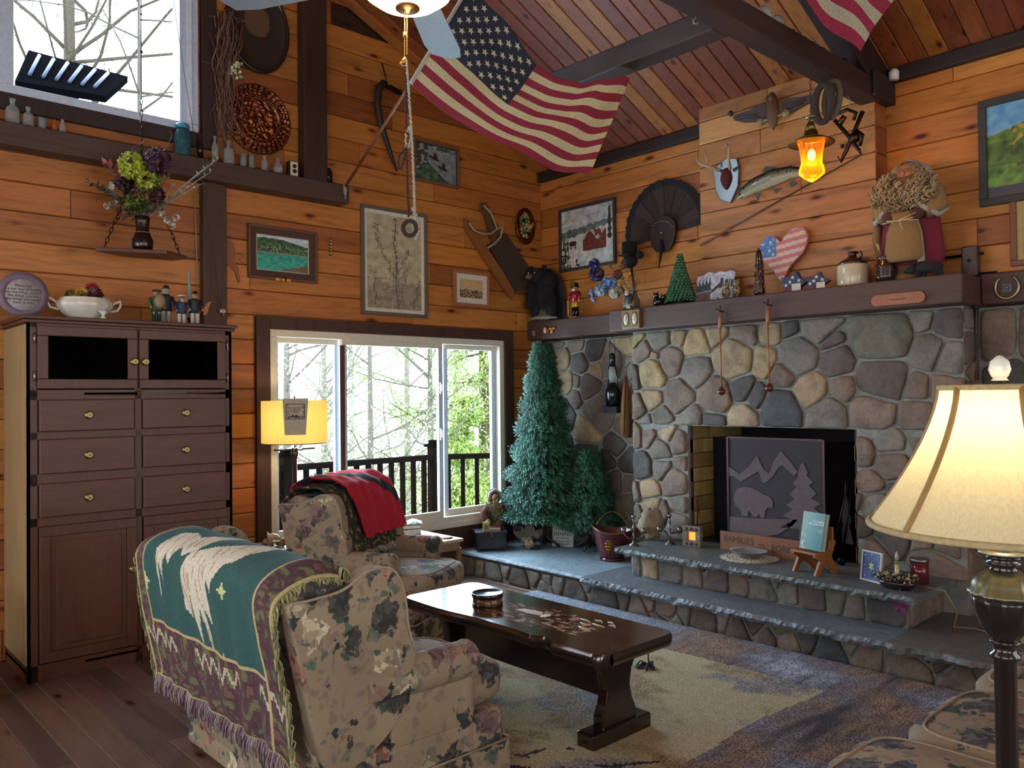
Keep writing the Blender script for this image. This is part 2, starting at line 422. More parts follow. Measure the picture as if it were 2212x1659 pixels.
# walls behind the viewer, with their openings to daylight
bb = planks(lambda u, v, d: (8.4 - d, u, v), 0, 9.2, 0, 3.7, .18, [(.8, 3.2, .5, 2.8), (5.0, 8.2, .5, 3.0)], 8)
ST('wall_back', bb, 'piney')
bb = planks(lambda u, v, d: (u, 9.2 - d, v), 0, 8.4, 0, 5.5, .18, [(1.2, 3.4, .8, 2.9), (5.4, 7.6, .8, 2.9)], 9, vmax=ceilz)
ST('wall_near', bb, 'pinex')
# ceiling: boards run up the slope
sl = math.hypot(1, .45)
CE = ['92502a', '9f5a2a', '8a4826', 'ab6a2e', '7c3f26']
def cpl(u, v, d): x = u / sl; return (x + d * .45 / sl, v, 3.70 + .45 * x - d / sl)
bc = planks(cpl, 0, 4.2 * sl, 0, 9.2, .125, (), 11, CE, lo=3, hi=6)
def cpl2(u, v, d): x = u / sl; return (8.4 - x - d * .45 / sl, v, 3.70 + .45 * x - d / sl)
planks(cpl2, 0, 4.2 * sl, 0, 9.2, .125, (), 12, CE, lo=3, hi=6, b=bc)
bc.prism([(-.2, 3.64), (4.2, 3.70 + .45*4.2 + .03), (8.6, 3.64), (8.6, 3.8), (4.2, 5.8), (-.2, 3.8)], -.14, 9.3, 'xz')
ST('ceiling', bc, M['pinex'])
# floor
FL = ['6a5044', '5c463c', '74594a', '624c42', '6e5549']
ST('floor', planks(lambda u, v, d: (v, u, d), -.1, 9.2, 0, 8.4, .125, (), 21, FL, lo=.5, hi=1.6, gap=.003, ch=.003), 'floor')
# dark timbers
DK = '3a241a'; DK2 = '46302a'
def beam(name, x0, x1, y0, y1, z0, z1, ax, col=DK, bev=.008, **k):
    b = B(); c = H(col); b.col = (c[0], c[1], c[2], R_.random()); b.box(x0, x1, y0, y1, z0, z1)
    return ST(name, b, 'beam' + ax, bevel=bev, **k)
beam('trim_1', 2.23, 6.6, 0, .13, 3.06, 3.20, 'x', '4a352a')               # long shelf timber under the upper window
beam('trim_2', 3.19, 3.36, 0, .07, 0, 3.06, 'z', '4a3222')                # post below it
beam('trim_3', 2.40, 2.60, 0, .10, 3.20, 4.86, 'z')                       # post above it
beam('trim_4', .0, .06, 0.02, 1.97, 3.615, 3.71, 'y', '2b1c19'); beam('trim_5', .0, .06, 3.38, 7.5, 3.615, 3.71, 'y', '2b1c19')
# window casings
def casing(name, x0, x1, z0, z1, w, wt, col=DK, d=.035, bottom=0):
    b = B(); c = H(col); b.col = (c[0], c[1], c[2], .3)
    b.box(x0 - w, x0, 0, d, z0 - bottom, z1 + wt); b.box(x1, x1 + w, 0, d, z0 - bottom, z1 + wt); b.box(x0, x1, 0, d, z1, z1 + wt)
    if bottom: b.box(x0, x1, 0, d, z0 - bottom, z0)
    return ST(name, b, 'beamz', bevel=.004)
casing('trim_6', W1[0], W1[1], W1[2], W1[3], .11, .09, '42291f', bottom=.4)
casing('trim_7', W2[0] - .02, W2[1], W2[2], W2[3], .11, .1, '2f1e1b', bottom=.1)
# ---------------- window 1 : three light slider, white vinyl
VN = 'c9c2b0'; VS = 'b9c6d2'
w1 = ST('window_1', B(VN), None)
def part(name, b, mat, p, **k): return obj(name, b, mat, p, **k)
b = B(VN); fr = .055
x0, x1, z0, z1 = W1
for q in [(x0, x1, z1 - fr, z1), (x0, x1, z0, z0 + fr + .02), (x0, x0 + fr, z0 + fr + .02, z1 - fr), (x1 - fr, x1, z0 + fr + .02, z1 - fr)]: b.box(q[0], q[1], -.10, .02, q[2], q[3])
b.box(x0, x1, .0205, .04, z0 - .02, z0 + .03)
part('window_frame', b, 'vc', w1, bevel=.004)
def wx(px, py=900): return onL(px, py, -.03).x
m1 = (wx(722), wx(737)); m2 = (wx(948), wx(965))
def sash(xa, xb, y, name, kids=True, st=.045, br=.07):
    b = B(VS); b.box(xa, xa + st, y, y + .035, z0 + .06 + br, z1 - .05 - st); b.box(xb - st, xb, y, y + .035, z0 + .06 + br, z1 - .05 - st)
    b.box(xa, xb, y, y + .035, z0 + .06, z0 + .06 + br, VN); b.box(xa, xb, y, y + .035, z1 - .05 - st, z1 - .05, VN)
    o = part(name, b, 'vc', w1, bevel=.003)
    g = B(); g.box(xa + st, xb - st, y + .012, y + .018, z0 + .06 + br, z1 - .05 - st); part('pane', g, 'pane', o)
    return o
sash(m1[1], x1 - fr, -.08, 'sash'); cs = sash(m2[0] - .02, m1[1] + .01, -.03, 'sash'); sash(x0 + fr, m2[1] + .02, -.08, 'sash')
b = B('4a2a1c'); b.box(m1[1] - .01, m1[0] - .03, .006, .014, z0 + .1, z1 - .1); part('jamb_strip', b, 'vc', w1)
for zz in (1.62, 1.22):
    b = B('d8d8d4'); b.box(m2[0] + .0, m2[0] + .018, .005, .02, zz - .05, zz + .05); b.rod((m2[0] + .009, .03, zz - .03), (m2[0] + .009, .03, zz + .035), .006); part('latch', b, 'vg', cs)
# ---------------- window 2 : upper fixed light
w2 = ST('window_2', B(VN), None); x0, x1, z0, z1 = W2
b = B('b8c4d6'); f2 = .055
for q in [(x0, x1, z1 - f2, z1), (x0, x1, z0, z0 + f2), (x0, x0 + .13, z0 + f2, z1 - f2), (x1 - .09, x1, z0 + f2, z1 - f2)]: b.box(q[0], q[1], -.10, .03, q[2], q[3])
part('window_frame', b, 'vc', w2, bevel=.006)
b = B('cdd8e8'); b.box(x0 + .05, x0 + .08, .03, .04, z0, z1); part('trim_bead', b, 'vc', w2)
b = B(); b.box(x0 + .13, x1 - .09, -.05, -.044, z0 + f2, z1 - f2); part('pane', b, 'pane', w2)
# ---------------- roof timbers
tb = beam('trim_8', 0, 5.2, 3.235, 3.375, 3.47, 3.60, 'x', '35201a')
beam('trim_9', 1.77, 1.92, 1.45, 3.235, 3.47, 3.60, 'y', '3a2a25')
b = B(); c = H('2c1a17'); b.col = (c[0], c[1], c[2], .5)
b.prism([(0.0, 3.602), (0, 3.70), (4.2, 3.70 + .45*4.2), (4.2, 5.39), (.35, 3.602)], 3.24, 3.37, 'xz'); ST('trim_10', b, 'beamx', bevel=.006)
beam('trim_11', 0, .32, 3.375, 3.40, 3.47, 3.64, 'x', '2c1a17')
# ================================================================ FIELDSTONE FIREPLACE
COL = {'t': '8d7658', 'y': '937c57', 'g': '70665a', 'd': '49433e', 'b': '725f50', 'p': '56483f', 'n': '696250', 'r': '6f5a4a', 'k': '403f40', 'c': '957f62'}
def seeds(s, axis, val):
    out = []
    for t in s.split():
        x, y, r, c = t.split(','); x, y, r = float(x), float(y), float(r)
        p = hit(x, y, axis, val); q = hit(x, y - r, axis, val)
        out.append((p.y, p.z, abs(q.z - p.z), c))
    return out
def clip(poly, a, b, c):      # keep a*x+b*y <= c
    out = []; n = len(poly)
    for i in range(n):
        p, q = poly[i], poly[(i+1) % n]; dp = a*p[0] + b*p[1] - c; dq = a*q[0] + b*q[1] - c
        if dp <= 0: out.append(p)
        if (dp < 0 < dq) or (dq < 0 < dp):
            t = dp / (dp - dq); out.append((p[0] + (q[0]-p[0])*t, p[1] + (q[1]-p[1])*t))
    return out
def area2(p): return sum(p[i][0]*p[(i+1) % len(p)][1] - p[(i+1) % len(p)][0]*p[i][1] for i in range(len(p))) / 2
def stones(b, sd, rect, place, joint=.0085, hgt=.03, hole=None, seed=1):
    rr = random.Random(seed); u0, u1, v0, v1 = rect
    for i, (x, y, r, cc) in enumerate(sd):
        if not (u0 - .05 < x < u1 + .05 and v0 - .05 < y < v1 + .05): continue
        poly = [(u0, v0), (u1, v0), (u1, v1), (u0, v1)]
        for j, (X, Y, Rr, _) in enumerate(sd):
            if j == i: continue
            a, c = 2 * (X - x), 2 * (Y - y); k = X*X + Y*Y - x*x - y*y - Rr*Rr + r*r
            L = math.hypot(a, c)
            if L < 1e-9 or L / 2 > 1.3: continue
            poly = clip(poly, a / L, c / L, k / L - joint)
            if len(poly) < 3: break
        if len(poly) >= 3:   # the photograph's stone is no bigger than about 1.7 r
            for k in range(8):
                an = k * PI / 4; poly = clip(poly, math.cos(an), math.sin(an), x * math.cos(an) + y * math.sin(an) + r * 1.75 + .02)
        if hole and len(poly) >= 3:
            h0, h1, hz = hole
            if y > hz: poly = clip(poly, 0, -1, -hz - .004)
            elif x < h0: poly = clip(poly, 1, 0, h0 - .004)
            elif x > h1: poly = clip(poly, -1, 0, -h1 - .004)
            else: continue
        if len(poly) < 3 or abs(area2(poly)) < .0008: continue
        for _ in range(3):    # round the corners
            q = []
            for k in range(len(poly)):
                p0, p1 = poly[k], poly[(k+1) % len(poly)]
                f = .11 if _ == 0 else .25
                q += [(p0[0]*(1-f) + p1[0]*f, p0[1]*(1-f) + p1[1]*f), (p0[0]*f + p1[0]*(1-f), p0[1]*f + p1[1]*(1-f))]
            poly = q
            if len(poly) > 40: break
        cx = sum(p[0] for p in poly) / len(poly); cy = sum(p[1] for p in poly) / len(poly)
        n = len(poly); vs = []; fs = []; hh = hgt * rr.uniform(.75, 1.25); sd_ = rr.random() * 50
        for (sc, h) in ((1, -.01), (1.0, hh * .35), (.955, hh * .72), (.86, hh * .93), (.62, hh), (.3, hh * 1.03)):
            for p in poly:
                X, Y = cx + (p[0]-cx)*sc, cy + (p[1]-cy)*sc
                w = .006 * nz(X * 18 + sd_, Y * 18) if h > 0 else 0
                X += .008 * nz(X * 11, Y * 11, sd_) ; Y += .008 * nz(X * 11 + 9, Y * 11, sd_)
                vs.append(place(X, Y, h + w + .010 * nz(X * 7 + sd_, Y * 7)))
        vs.append(place(cx, cy, hh * 1.04))
        for k in range(5):
            for m in range(n): fs.append((k*n+m, k*n+(m+1) % n, (k+1)*n+(m+1) % n, (k+1)*n+m))
        for m in range(n): fs.append((5*n+m, 5*n+(m+1) % n, 6*n))
        c = H(COL[cc]); t = rr.uniform(.88, 1.12); c = (c[0]*t, c[1]*t, c[2]*t, 1)
        b.add(vs, fs, [c] * len(fs), sm=True)
SB = "1504,745,25,y 1551,722,18,t 1608,720,26,b 1668,714,22,t 1705,713,12,d 1768,705,36,g 1904,723,64,n 1995,694,16,g 2010,760,36,g 1585,774,44,t 1654,780,23,y 1725,768,42,g 1796,740,15,p 1808,782,34,p 1904,817,52,p 1693,805,24,b 1506,800,32,g 1548,854,38,r 1602,839,26,d 1634,858,16,d 1753,842,34,t 1819,836,25,b 1686,888,42,k 1987,839,25,b 2032,842,25,r 1790,896,38,g 1887,893,46,b 1987,905,40,b 1605,902,27,c 1543,908,18,d 1494,905,22,g 2040,770,30,g 2045,700,24,p 2050,905,24,b"
SB += " 1428,730,26,n 1464,730,15,t 1390,763,18,b 1415,776,7,t 1449,777,28,r 1408,806,32,y 1408,862,20,t 1467,857,30,b 1381,880,20,r 1371,814,15,p 1428,904,20,n 1397,913,9,g 1368,730,20,y 1374,940,18,b 1401,943,15,b 1441,940,16,c 1428,972,24,g 1387,1006,24,d 1432,1008,19,g 1469,960,22,b 1474,1000,16,b 1462,1042,30,b 1401,1061,20,t 1374,1064,12,g 1377,1112,14,g 1409,1096,22,c 1433,1110,15,b 1469,1088,16,g 1462,1129,22,g 1400,1140,20,g 1425,1165,15,b 1470,1165,14,g 1375,1160,16,b"
SB += " 1866,978,24,b 1925,958,32,g 1930,1003,35,r 1883,1045,26,b 1894,1093,32,g 1987,967,28,g 1942,1057,18,d 1863,1143,20,p 1928,1157,34,p 1888,1192,30,r 2000,1177,18,b 2034,1183,18,r 2015,1225,38,r 2029,1290,30,b 1985,1100,30,b 2040,1040,30,g 2040,970,26,b 2050,1110,26,g 1995,1030,22,p 1880,1260,24,b 1950,1270,30,g 1860,1080,10,b"
SL = "1173,794,30,g 1202,750,12,g 1210,778,24,t 1221,828,25,y 1250,747,14,b 1254,781,21,p 1281,759,23,d 1287,797,14,t 1326,783,30,b 1243,828,9,b 1274,835,26,p 1240,855,14,b 1323,850,20,g 1350,745,18,y 1352,790,16,g 1210,890,34,d 1294,893,40,g 1275,925,26,c 1331,960,22,d 1274,989,25,d 1311,999,19,d 1356,996,18,d 1325,1045,28,p 1353,1050,15,g 1358,1083,18,g 1334,1112,20,b 1312,1074,16,b 1200,960,30,d 1230,1030,28,p 1210,1100,30,b 1262,1110,26,b 1185,1040,24,g 1265,1050,20,g 1350,870,24,t 1350,925,22,b 1180,1140,25,b 1300,1140,24,b 1350,1150,20,g 1190,860,14,p"
FX, RX = .30, .05            # front of the chimney breast, of the recesses
F0, F1, FZ = 1.90, 3.23, 1.30  # firebox opening
BY0, BY1 = 1.37, 3.89
fp = T('fireplace', 'large fieldstone fireplace breast with grey mortar and a square open firebox', 'fireplace', (0, 2.6, 0))
def FP(b): b.v = [p - V((0, 2.6, 0)) for p in b.v]; return b
mo = B('86847a')
for (y0, y1, z0, z1) in [(BY0, F0, .0, 2.06), (F1, BY1, .0, 2.06), (F0, F1, FZ, 2.06), (F0, F1, 0, .39)]: mo.box(.002, FX, y0, y1, z0, z1)
mo.box(.002, RX, 0.002, BY0, 0, 2.06); mo.box(.002, RX, BY1, 7.5, 0, 2.06)
obj('mortar', FP(mo), 'mortar', fp)
rs = random.Random(4)
bs = B(); sdB = seeds(SB, 0, FX)
stones(bs, sdB, (BY0, BY1, .40, 2.05), lambda u, v, h: (FX + h, u, v), hole=(F0, F1, FZ))
# narrow stones on the return of the breast
side = [(.15 + rs.uniform(-.07, .07), z, .09, rs.choice('bgprd')) for z in [.3 + .17 * i for i in range(11)]]
stones(bs, side, (.05, .29, .2, 2.05), lambda u, v, h: (u, BY1 + h, v), hgt=.02)
obj('stone_facing', FP(bs), 'stone', fp)
bs = B(); stones(bs, seeds(SL, 0, RX), (.0, BY0, .2, 2.05), lambda u, v, h: (RX + h, u, v), hgt=.022, seed=2)
rsd = [(BY1 + .12 + .27 * i + rs.uniform(-.05, .05), .35 + .25 * j + rs.uniform(-.05, .05), rs.uniform(.1, .16), rs.choice('gbpdbrn')) for i in range(8) for j in range(7)]
obj('recess_stones', FP(bs), 'stone', fp); bs = B(); stones(bs, rsd, (BY1 + .02, 6.2, .2, 2.05), lambda u, v, h: (RX + h, u, v), hgt=.022, seed=3)
obj('recess_stones', FP(bs), 'stone', fp)
# firebox
bx = B('120d0b'); z0 = .415
bx.box(-.45, -.42, F0 - .1, F1 + .1, z0 - .02, 1.45)
bx.box(-.42, FX - .02, F0, F1, z0 - .03, z0 - .003, '1a1614'); bx.box(-.42, FX - .02, F0 - .02, F1 + .02, 1.42, 1.45, '0c0908')
obj('firebox', FP(bx), 'matte', fp)
rb = random.Random(5)
for (yy, sgn) in ((F0, 1), (F1, -1)):
    bk = B()
    for r in range(9):
        zz = .415 + r * .112; off = .0 if r % 2 else .115
        for k in range(-1, 5):
            xa = -.42 + k * .23 + off; xb = xa + .222
            xa, xb = max(xa, -.42), min(xb, FX - .03)
            if xb - xa < .02: continue
            bk.C(mixc(H('c2a05e'), H('94763f'), rb.random()))
            bk.box(xa, xb, yy if sgn > 0 else yy - .03, yy + .03 if sgn > 0 else yy, zz, min(zz + .104, FZ + .1))
    bk.C('3a3026'); bk.box(-.42, FX - .03, yy - .01 if sgn > 0 else yy - .026, yy + .026 if sgn > 0 else yy + .01, .415, FZ + .1); obj('brick_lining', FP(bk), 'brick', fp)

# hearth
he = T('stone_hearth', 'two-step raised hearth of grey slate slabs on fieldstone risers', 'hearth', (.6, 2.6, 0))
def HP(b): b.v = [p - V((.6, 2.6, 0)) for p in b.v]; return b
LZ, UZ = .20, .415; LX, UX = 1.13, .95; SE = 1.53; UY0, UY1 = 1.70, 3.80
b = B('807e74'); b.box(FX, LX - .05, BY0, BY1, 0, .15); b.box(RX, LX - .05, .004, BY0, 0, .15); b.box(RX, LX - .05, BY1, 7.4, 0, .15); b.box(FX, UX - .13, UY0 + .06, UY1 - .06, .15, .37)
obj('riser_mortar', HP(b), 'mortar', he)
def slab(name, x0, x1, y0, y1, z0, z1, rough, col):
    b = B(col); ny = int((y1 - y0) / .02); c = H(col)
    def e(y, k): return rough * (.5 + fbm(y * 9, k * 3.1)) + rough * .5 * nz(y * 60, k)
    rows = []
    for i in range(ny + 1):
        y = y0 + (y1 - y0) * i / ny
        rows.append([(x0, y, z0), (x1 - .015 + e(y, 0), y, z0), (x1 + e(y, 1), y, z0 + (z1 - z0) * .45 + rough * .3 * nz(y * 40)), (x1 - .008 + e(y, 2), y, z1 - .003), (x1 - .02 + e(y, 3), y, z1), (x0, y, z1)])
    vs = [p for r in rows for p in r]; fs = []
    for i in range(ny):
        for k in range(6): fs.append((i*6+k, i*6+(k+1) % 6, (i+1)*6+(k+1) % 6, (i+1)*6+k))
    fs += [tuple(range(6)), tuple(ny*6 + k for k in range(6))]
    b.add(vs, fs, sm=False); return obj(name, HP(b), 'slate', he)
slab('corner_slab', RX + .01, LX - .01, .0, SE - .004, .165, LZ, .004, '76858c')
slab('step_slab', FX, LX + .02, SE, 3.76, .15, LZ, .022, '5f6468'); slab('step_slab', FX, LX + .03, 3.765, 5.3, .15, LZ + .002, .022, '5a5754'); slab('step_slab', RX + .03, FX - .01, 3.93, 5.3, .15, LZ, .001, '5a5754'); slab('step_slab', RX, LX + .02, 5.305, 7.4, .15, LZ, .022, '5a5754')
slab('upper_slab', FX - .005, UX, UY0, UY1 + .03, .37, UZ, .022, '575c5a')
LS = "975,1205,20,g 1011,1221,22,g 1039,1231,9,t 1066,1238,24,g 1095,1229,9,g 1123,1252,28,p 1150,1242,12,n 1190,1250,8,g 1204,1255,14,g 1242,1278,26,p 1307,1299,40,d 1348,1294,14,p 1380,1316,24,b 1402,1302,12,b 1437,1315,20,b 1429,1342,16,p 1520,1343,34,p 1461,1350,10,g 1565,1345,8,g 1594,1366,24,p 1628,1353,12,p 1658,1386,22,p 1705,1392,24,b 1746,1386,16,d 1795,1418,34,k 1873,1425,26,b 1961,1446,40,b 1978,1421,12,r 2051,1436,18,d 2077,1469,34,b 2131,1452,18,g 1000,1240,10,g 1490,1330,12,g 1690,1365,10,n 1180,1275,12,g 1845,1400,10,g 1270,1260,8,g"
bs = B(); stones(bs, seeds(LS, 0, LX - .05), (.0, 4.45, .0, .15), lambda u, v, h: (LX - .05 + h, u, v), joint=.008, hgt=.02, seed=6)
rsd = [(4.5 + .3 * i, .08, .13, rs.choice('gbr')) for i in range(6)]; stones(bs, rsd, (4.4, 6.2, 0, .15), lambda u, v, h: (LX - .05 + h, u, v), joint=.008, hgt=.02)
US = "1350,1218,12,g 1372,1215,16,g 1402,1218,18,t 1450,1226,24,g 1499,1236,18,b 1519,1222,8,d 1548,1249,24,p 1598,1254,16,b 1648,1262,24,g 1672,1250,14,g 1705,1270,16,g 1756,1281,26,p 1810,1288,20,n 1847,1304,18,g 1904,1312,28,d 1620,1235,8,d"
obj('riser_stones', HP(bs), 'stone', he); bs = B(); stones(bs, seeds(US, 0, UX - .13), (UY0 + .06, UY1 - .06, .2, .37), lambda u, v, h: (UX - .13 + h, u, v), joint=.008, hgt=.02, seed=7)
stones(bs, [(.3, .28, .12, 'b'), (.55, .28, .1, 'r'), (.75, .28, .08, 'b')], (.05, .8, .2, .37), lambda u, v, h: (u, UY1 - .06 + h, v), joint=.008, hgt=.02)
obj('riser_stones', HP(bs), 'stone', he)
# ---------------- wood clad chimney box above the mantel
bx = planks(lambda u, v, d: (.18 + d, u, v), 1.96, 3.335, 2.24, 3.80, .18, (), 31, ['b98048', 'ad7440', 'c28a52', 'a86e3a'])
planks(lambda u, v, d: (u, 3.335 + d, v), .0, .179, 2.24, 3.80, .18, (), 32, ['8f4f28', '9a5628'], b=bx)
bx.box(0, .158, 1.965, 3.31, 2.24, 3.76, '5c3518')
cb = TM('chimney_box', bx, 'piney', 'wide knotty pine chimney box boarded in light planks above the mantel', 'chimney box')
# ---------------- mantels
def mant(name, y0, y1, x1, z0, z1, label, bev=.01):
    b = B(); c = H('482e22'); b.col = (c[0], c[1], c[2], R_.random()); n = int((y1 - y0) / .1)
    b.box(0, x1, y0, y1, z0, z1); return TM(name, b, 'beamy', label, 'mantel', bevel=bev)
MZ, MX = 2.235, .50
mant('mantel', 1.285, 3.955, MX, 2.06, MZ, 'thick dark timber mantel running over the fireplace')
mant('mantel', 0.0, 1.282, .20, 2.075, 2.25, 'shorter dark timber shelf at the left of the mantel, in the room corner')
mant('mantel', 3.958, 7.4, .20, 2.065, 2.25, 'dark timber shelf with a horseshoe, at the right of the mantel')
# ================================================================ FURNITURE
def rbox(b, x0, x1, y0, y1, z0, z1, p=4, n=20, m=12, puff=0, col=None):
    """soft cushion: superellipsoid"""
    if col: b.C(col)
    cx, cy, cz = (x0+x1)/2, (y0+y1)/2, (z0+z1)/2; hx, hy, hz = (x1-x0)/2, (y1-y0)/2, (z1-z0)/2
    def sg(v, e): return math.copysign(abs(v) ** e, v)
    vs = []; fs = []; e = 2 / p
    for i in range(m + 1):
        ph = -PI/2 + PI * i / m
        for k in range(n):
            th = 2*PI*(k+.5)/n
            a, c_, s_ = sg(math.cos(ph), e), sg(math.cos(th), e), sg(math.sin(th), e)
            X, Y, Z = a*c_, a*s_, sg(math.sin(ph), e)
            pf = puff * (1 - X*X) * (1 - Y*Y)
            vs.append((cx + X*hx, cy + Y*hy, cz + Z*hz * (1 + pf)))
    for i in range(m):
        for k in range(n):
            k2 = (k+1) % n; fs.append((i*n+k, i*n+k2, (i+1)*n+k2, (i+1)*n+k))
    return b.add(vs, fs, sm=True)
def se_ring(x0, x1, y0, y1, z0, z1, p, deg=48, n=64, puff=0):
    cx, cy, cz = (x0+x1)/2, (y0+y1)/2, (z0+z1)/2; hx, hy, hz = (x1-x0)/2, (y1-y0)/2, (z1-z0)/2; e = 2/p; ph = math.radians(deg); a = math.cos(ph)**e; Z = math.sin(ph)**e
    out = []
    for k in range(n+1):
        th = 2*PI*k/n; c_, s_ = math.cos(th), math.sin(th); X = a*math.copysign(abs(c_)**e, c_); Y = a*math.copysign(abs(s_)**e, s_); out.append((cx+X*hx*1.004, cy+Y*hy*1.004, cz+Z*hz*(1+puff*(1-X*X)*(1-Y*Y))))
    return out
def curve2(pts, n=6):
    """closed Catmull-Rom through 2D points"""
    out = []; m = len(pts)
    for i in range(m):
        p0, p1, p2, p3 = pts[i-1], pts[i], pts[(i+1) % m], pts[(i+2) % m]
        for k in range(n):
            t = k / n
            out.append(tuple(.5*((2*p1[a]) + (-p0[a]+p2[a])*t + (2*p0[a]-5*p1[a]+4*p2[a]-p3[a])*t*t + (-p0[a]+3*p1[a]-3*p2[a]+p3[a])*t**3) for a in (0, 1)))
    return out
WELT = 'a08d74'
def wing_seat(name, label, cat, loc, rz, Wd, ncush):
    t = T(name, label, cat, loc, rz); h = Wd / 2
    b = B(); b.box(-h + .01, h - .01, -.34, .40, .03, .30); obj('base', b, 'fab', t, bevel=.03, seg=3)
    b = B(); b.box(-h, h, -.36, .425, .0, .17); obj('skirt', b, 'fab', t, bevel=.008, seg=2)
    b = B(WELT)
    for (x0, y0, x1, y1) in [(-h, -.36, h, -.36), (-h, .425, h, .425), (-h, -.36, -h, .425), (h, -.36, h, .425)]: b.rod((x0, y0, .172), (x1, y1, .172), .005, n=6)
    obj('skirt_welt', b, 'vf', t)
    # back: slab leaning backwards
    b = B(); prof = [(.26, .28), (.30, .82), (.36, .90), (.50, .93), (.585, .88), (.57, .80), (.43, .10), (.40, .06)]
    b.prism(prof, -h + .03, h - .03, 'yz'); obj('back', b, 'fab', t, bevel=.035, seg=3)
    b = B(); iw = (Wd - .17) / ncush
    for i in range(ncush):
        xa = -h + .085 + i * iw
        bb = B(); rbox(bb, xa + .004, xa + iw - .004, -.07, .07, -.27, .27, 3.2, 24, 14)
        Mx = Matrix.Translation((0, .285, .65)) @ Matrix.Rotation(-.16, 4, 'X'); bb.v = [Mx @ p for p in bb.v]
        obj('back_cushion', bb, 'fab', t)
        bb = B(); rbox(bb, xa + .003 - (.03 if i == 0 else 0), xa + iw - .003 + (.03 if i == ncush-1 else 0), -.44, .26, .29, .455, 5, 28, 12, .12)
        c = obj('seat_cushion', bb, 'fab', t)
        wl = B(WELT); x_0, x_1 = xa + .01 - (.03 if i == 0 else 0), xa + iw - .01 + (.03 if i == ncush-1 else 0)
        wl.tube(se_ring(xa + .003 - (.03 if i == 0 else 0), xa + iw - .003 + (.03 if i == ncush-1 else 0), -.44, .26, .29, .455, 5, 50, 64, .12), .005, 6, False); obj('welt', wl, 'vf', c)
    for s in (-1, 1):
        wingp = curve2([(.10, .58), (.13, .70), (.15, .84), (.20, .925), (.29, .935), (.40, .885), (.52, .872), (.59, .865), (.585, .80), (.50, .40), (.44, .27), (.30, .30), (.17, .40)], 5)
        b = B(); xa, xb = (s*h - s*.075), s*h; b.prism(wingp, min(xa, xb), max(xa, xb), 'yz')
        obj('wing', b, 'fab', t, bevel=.022, seg=3)
        b = B(WELT); b.tube([(s*(h+.001), y, z) for y, z in curve2([(.10, .58), (.13, .70), (.15, .84), (.20, .925), (.29, .935), (.40, .885), (.52, .872), (.59, .865), (.585, .80), (.50, .40), (.44, .27), (.30, .30), (.17, .40)], 5)[1:40]], .005, 6); obj('wing_welt', b, 'vf', t)
        b = B(); b.prism([(-.17, .28), (-.17, .52), (.2, .52), (.2, .28)], min(s*(h-.11), s*(h-.01)), max(s*(h-.11), s*(h-.01)), 'yz')
        b.lathe([(0.0, -.215), (.05, -.21), (.072, -.19), (.075, -.17), (.068, -.15), (.072, -.14), (.072, .05), (.066, .30), (0, .31)], (s*(h-.05), 0, .515), 20, axis='y'); obj('arm', b, 'fab', t, bevel=.01, seg=3)
        b = B(); b.box(min(s*(h-.13), s*(h-.005)), max(s*(h-.13), s*(h-.005)), -.20, -.10, .05, .50); obj('arm_front', b, 'fab', t, bevel=.045, seg=4)
    return t
love = wing_seat('loveseat', 'floral wing-back loveseat seen from behind with a green throw over its back', 'loveseat', (3.77, 2.575, .014), -PI/2, 1.30, 2)
wing_chair = wing_seat('wing_chair', 'floral wing-back armchair under a red throw beside the sliding window', 'armchair', (2.56, 1.14, .001), math.radians(-152), .76, 1)
# ---- ottoman of the far chair
# ---- sofa at the lower right
so = T('sofa', 'pale floral sofa cut off at the lower right corner, beside the tall lamp', 'sofa', (2.68, 5.05, .014), 0)
b = B(); b.box(-.98, .98, -.40, .42, 0, .32); obj('base', b, 'fab', so, bevel=.03, seg=3)
b = B(); b.box(-.98, .98, .22, .44, .05, .86); obj('back', b, 'fab', so, bevel=.08, seg=4)
for i in range(3):
    xa = -.93 + .62 * i
    b = B(); rbox(b, xa, xa + .612, -.50 + (.06 if i == 2 else 0)*-1, .24, .30, .475, 6, 28, 12, .10); c = obj('seat_cushion', b, 'fab', so)
    wl = B(WELT); dy = -.06 if i == 2 else 0
    wl.tube(se_ring(xa, xa + .612, -.50 + dy, .24, .30, .475, 6, 48, 64, .10), .005, 6, False); obj('welt', wl, 'vf', c)
for s in (-1, 1):
    b = B(); b.box(s*1.06 - .09, s*1.06 + .09, -.42 if s < 0 else -.2, .42, 0, .52); obj('arm', b, 'fab', so, bevel=.07, seg=4)
# ---- rounded floral ottoman at the lower left corner
b = B(); b.lathe([(0, 0), (.30, 0), (.32, .05), (.33, .30), (.32, .42), (.27, .475), (.15, .495), (0, .50)], n=40); TM('ottoman', b, 'fab', 'round floral ottoman, just its pale top showing at the lower left corner', 'ottoman', (5.33, 3.03, 0))
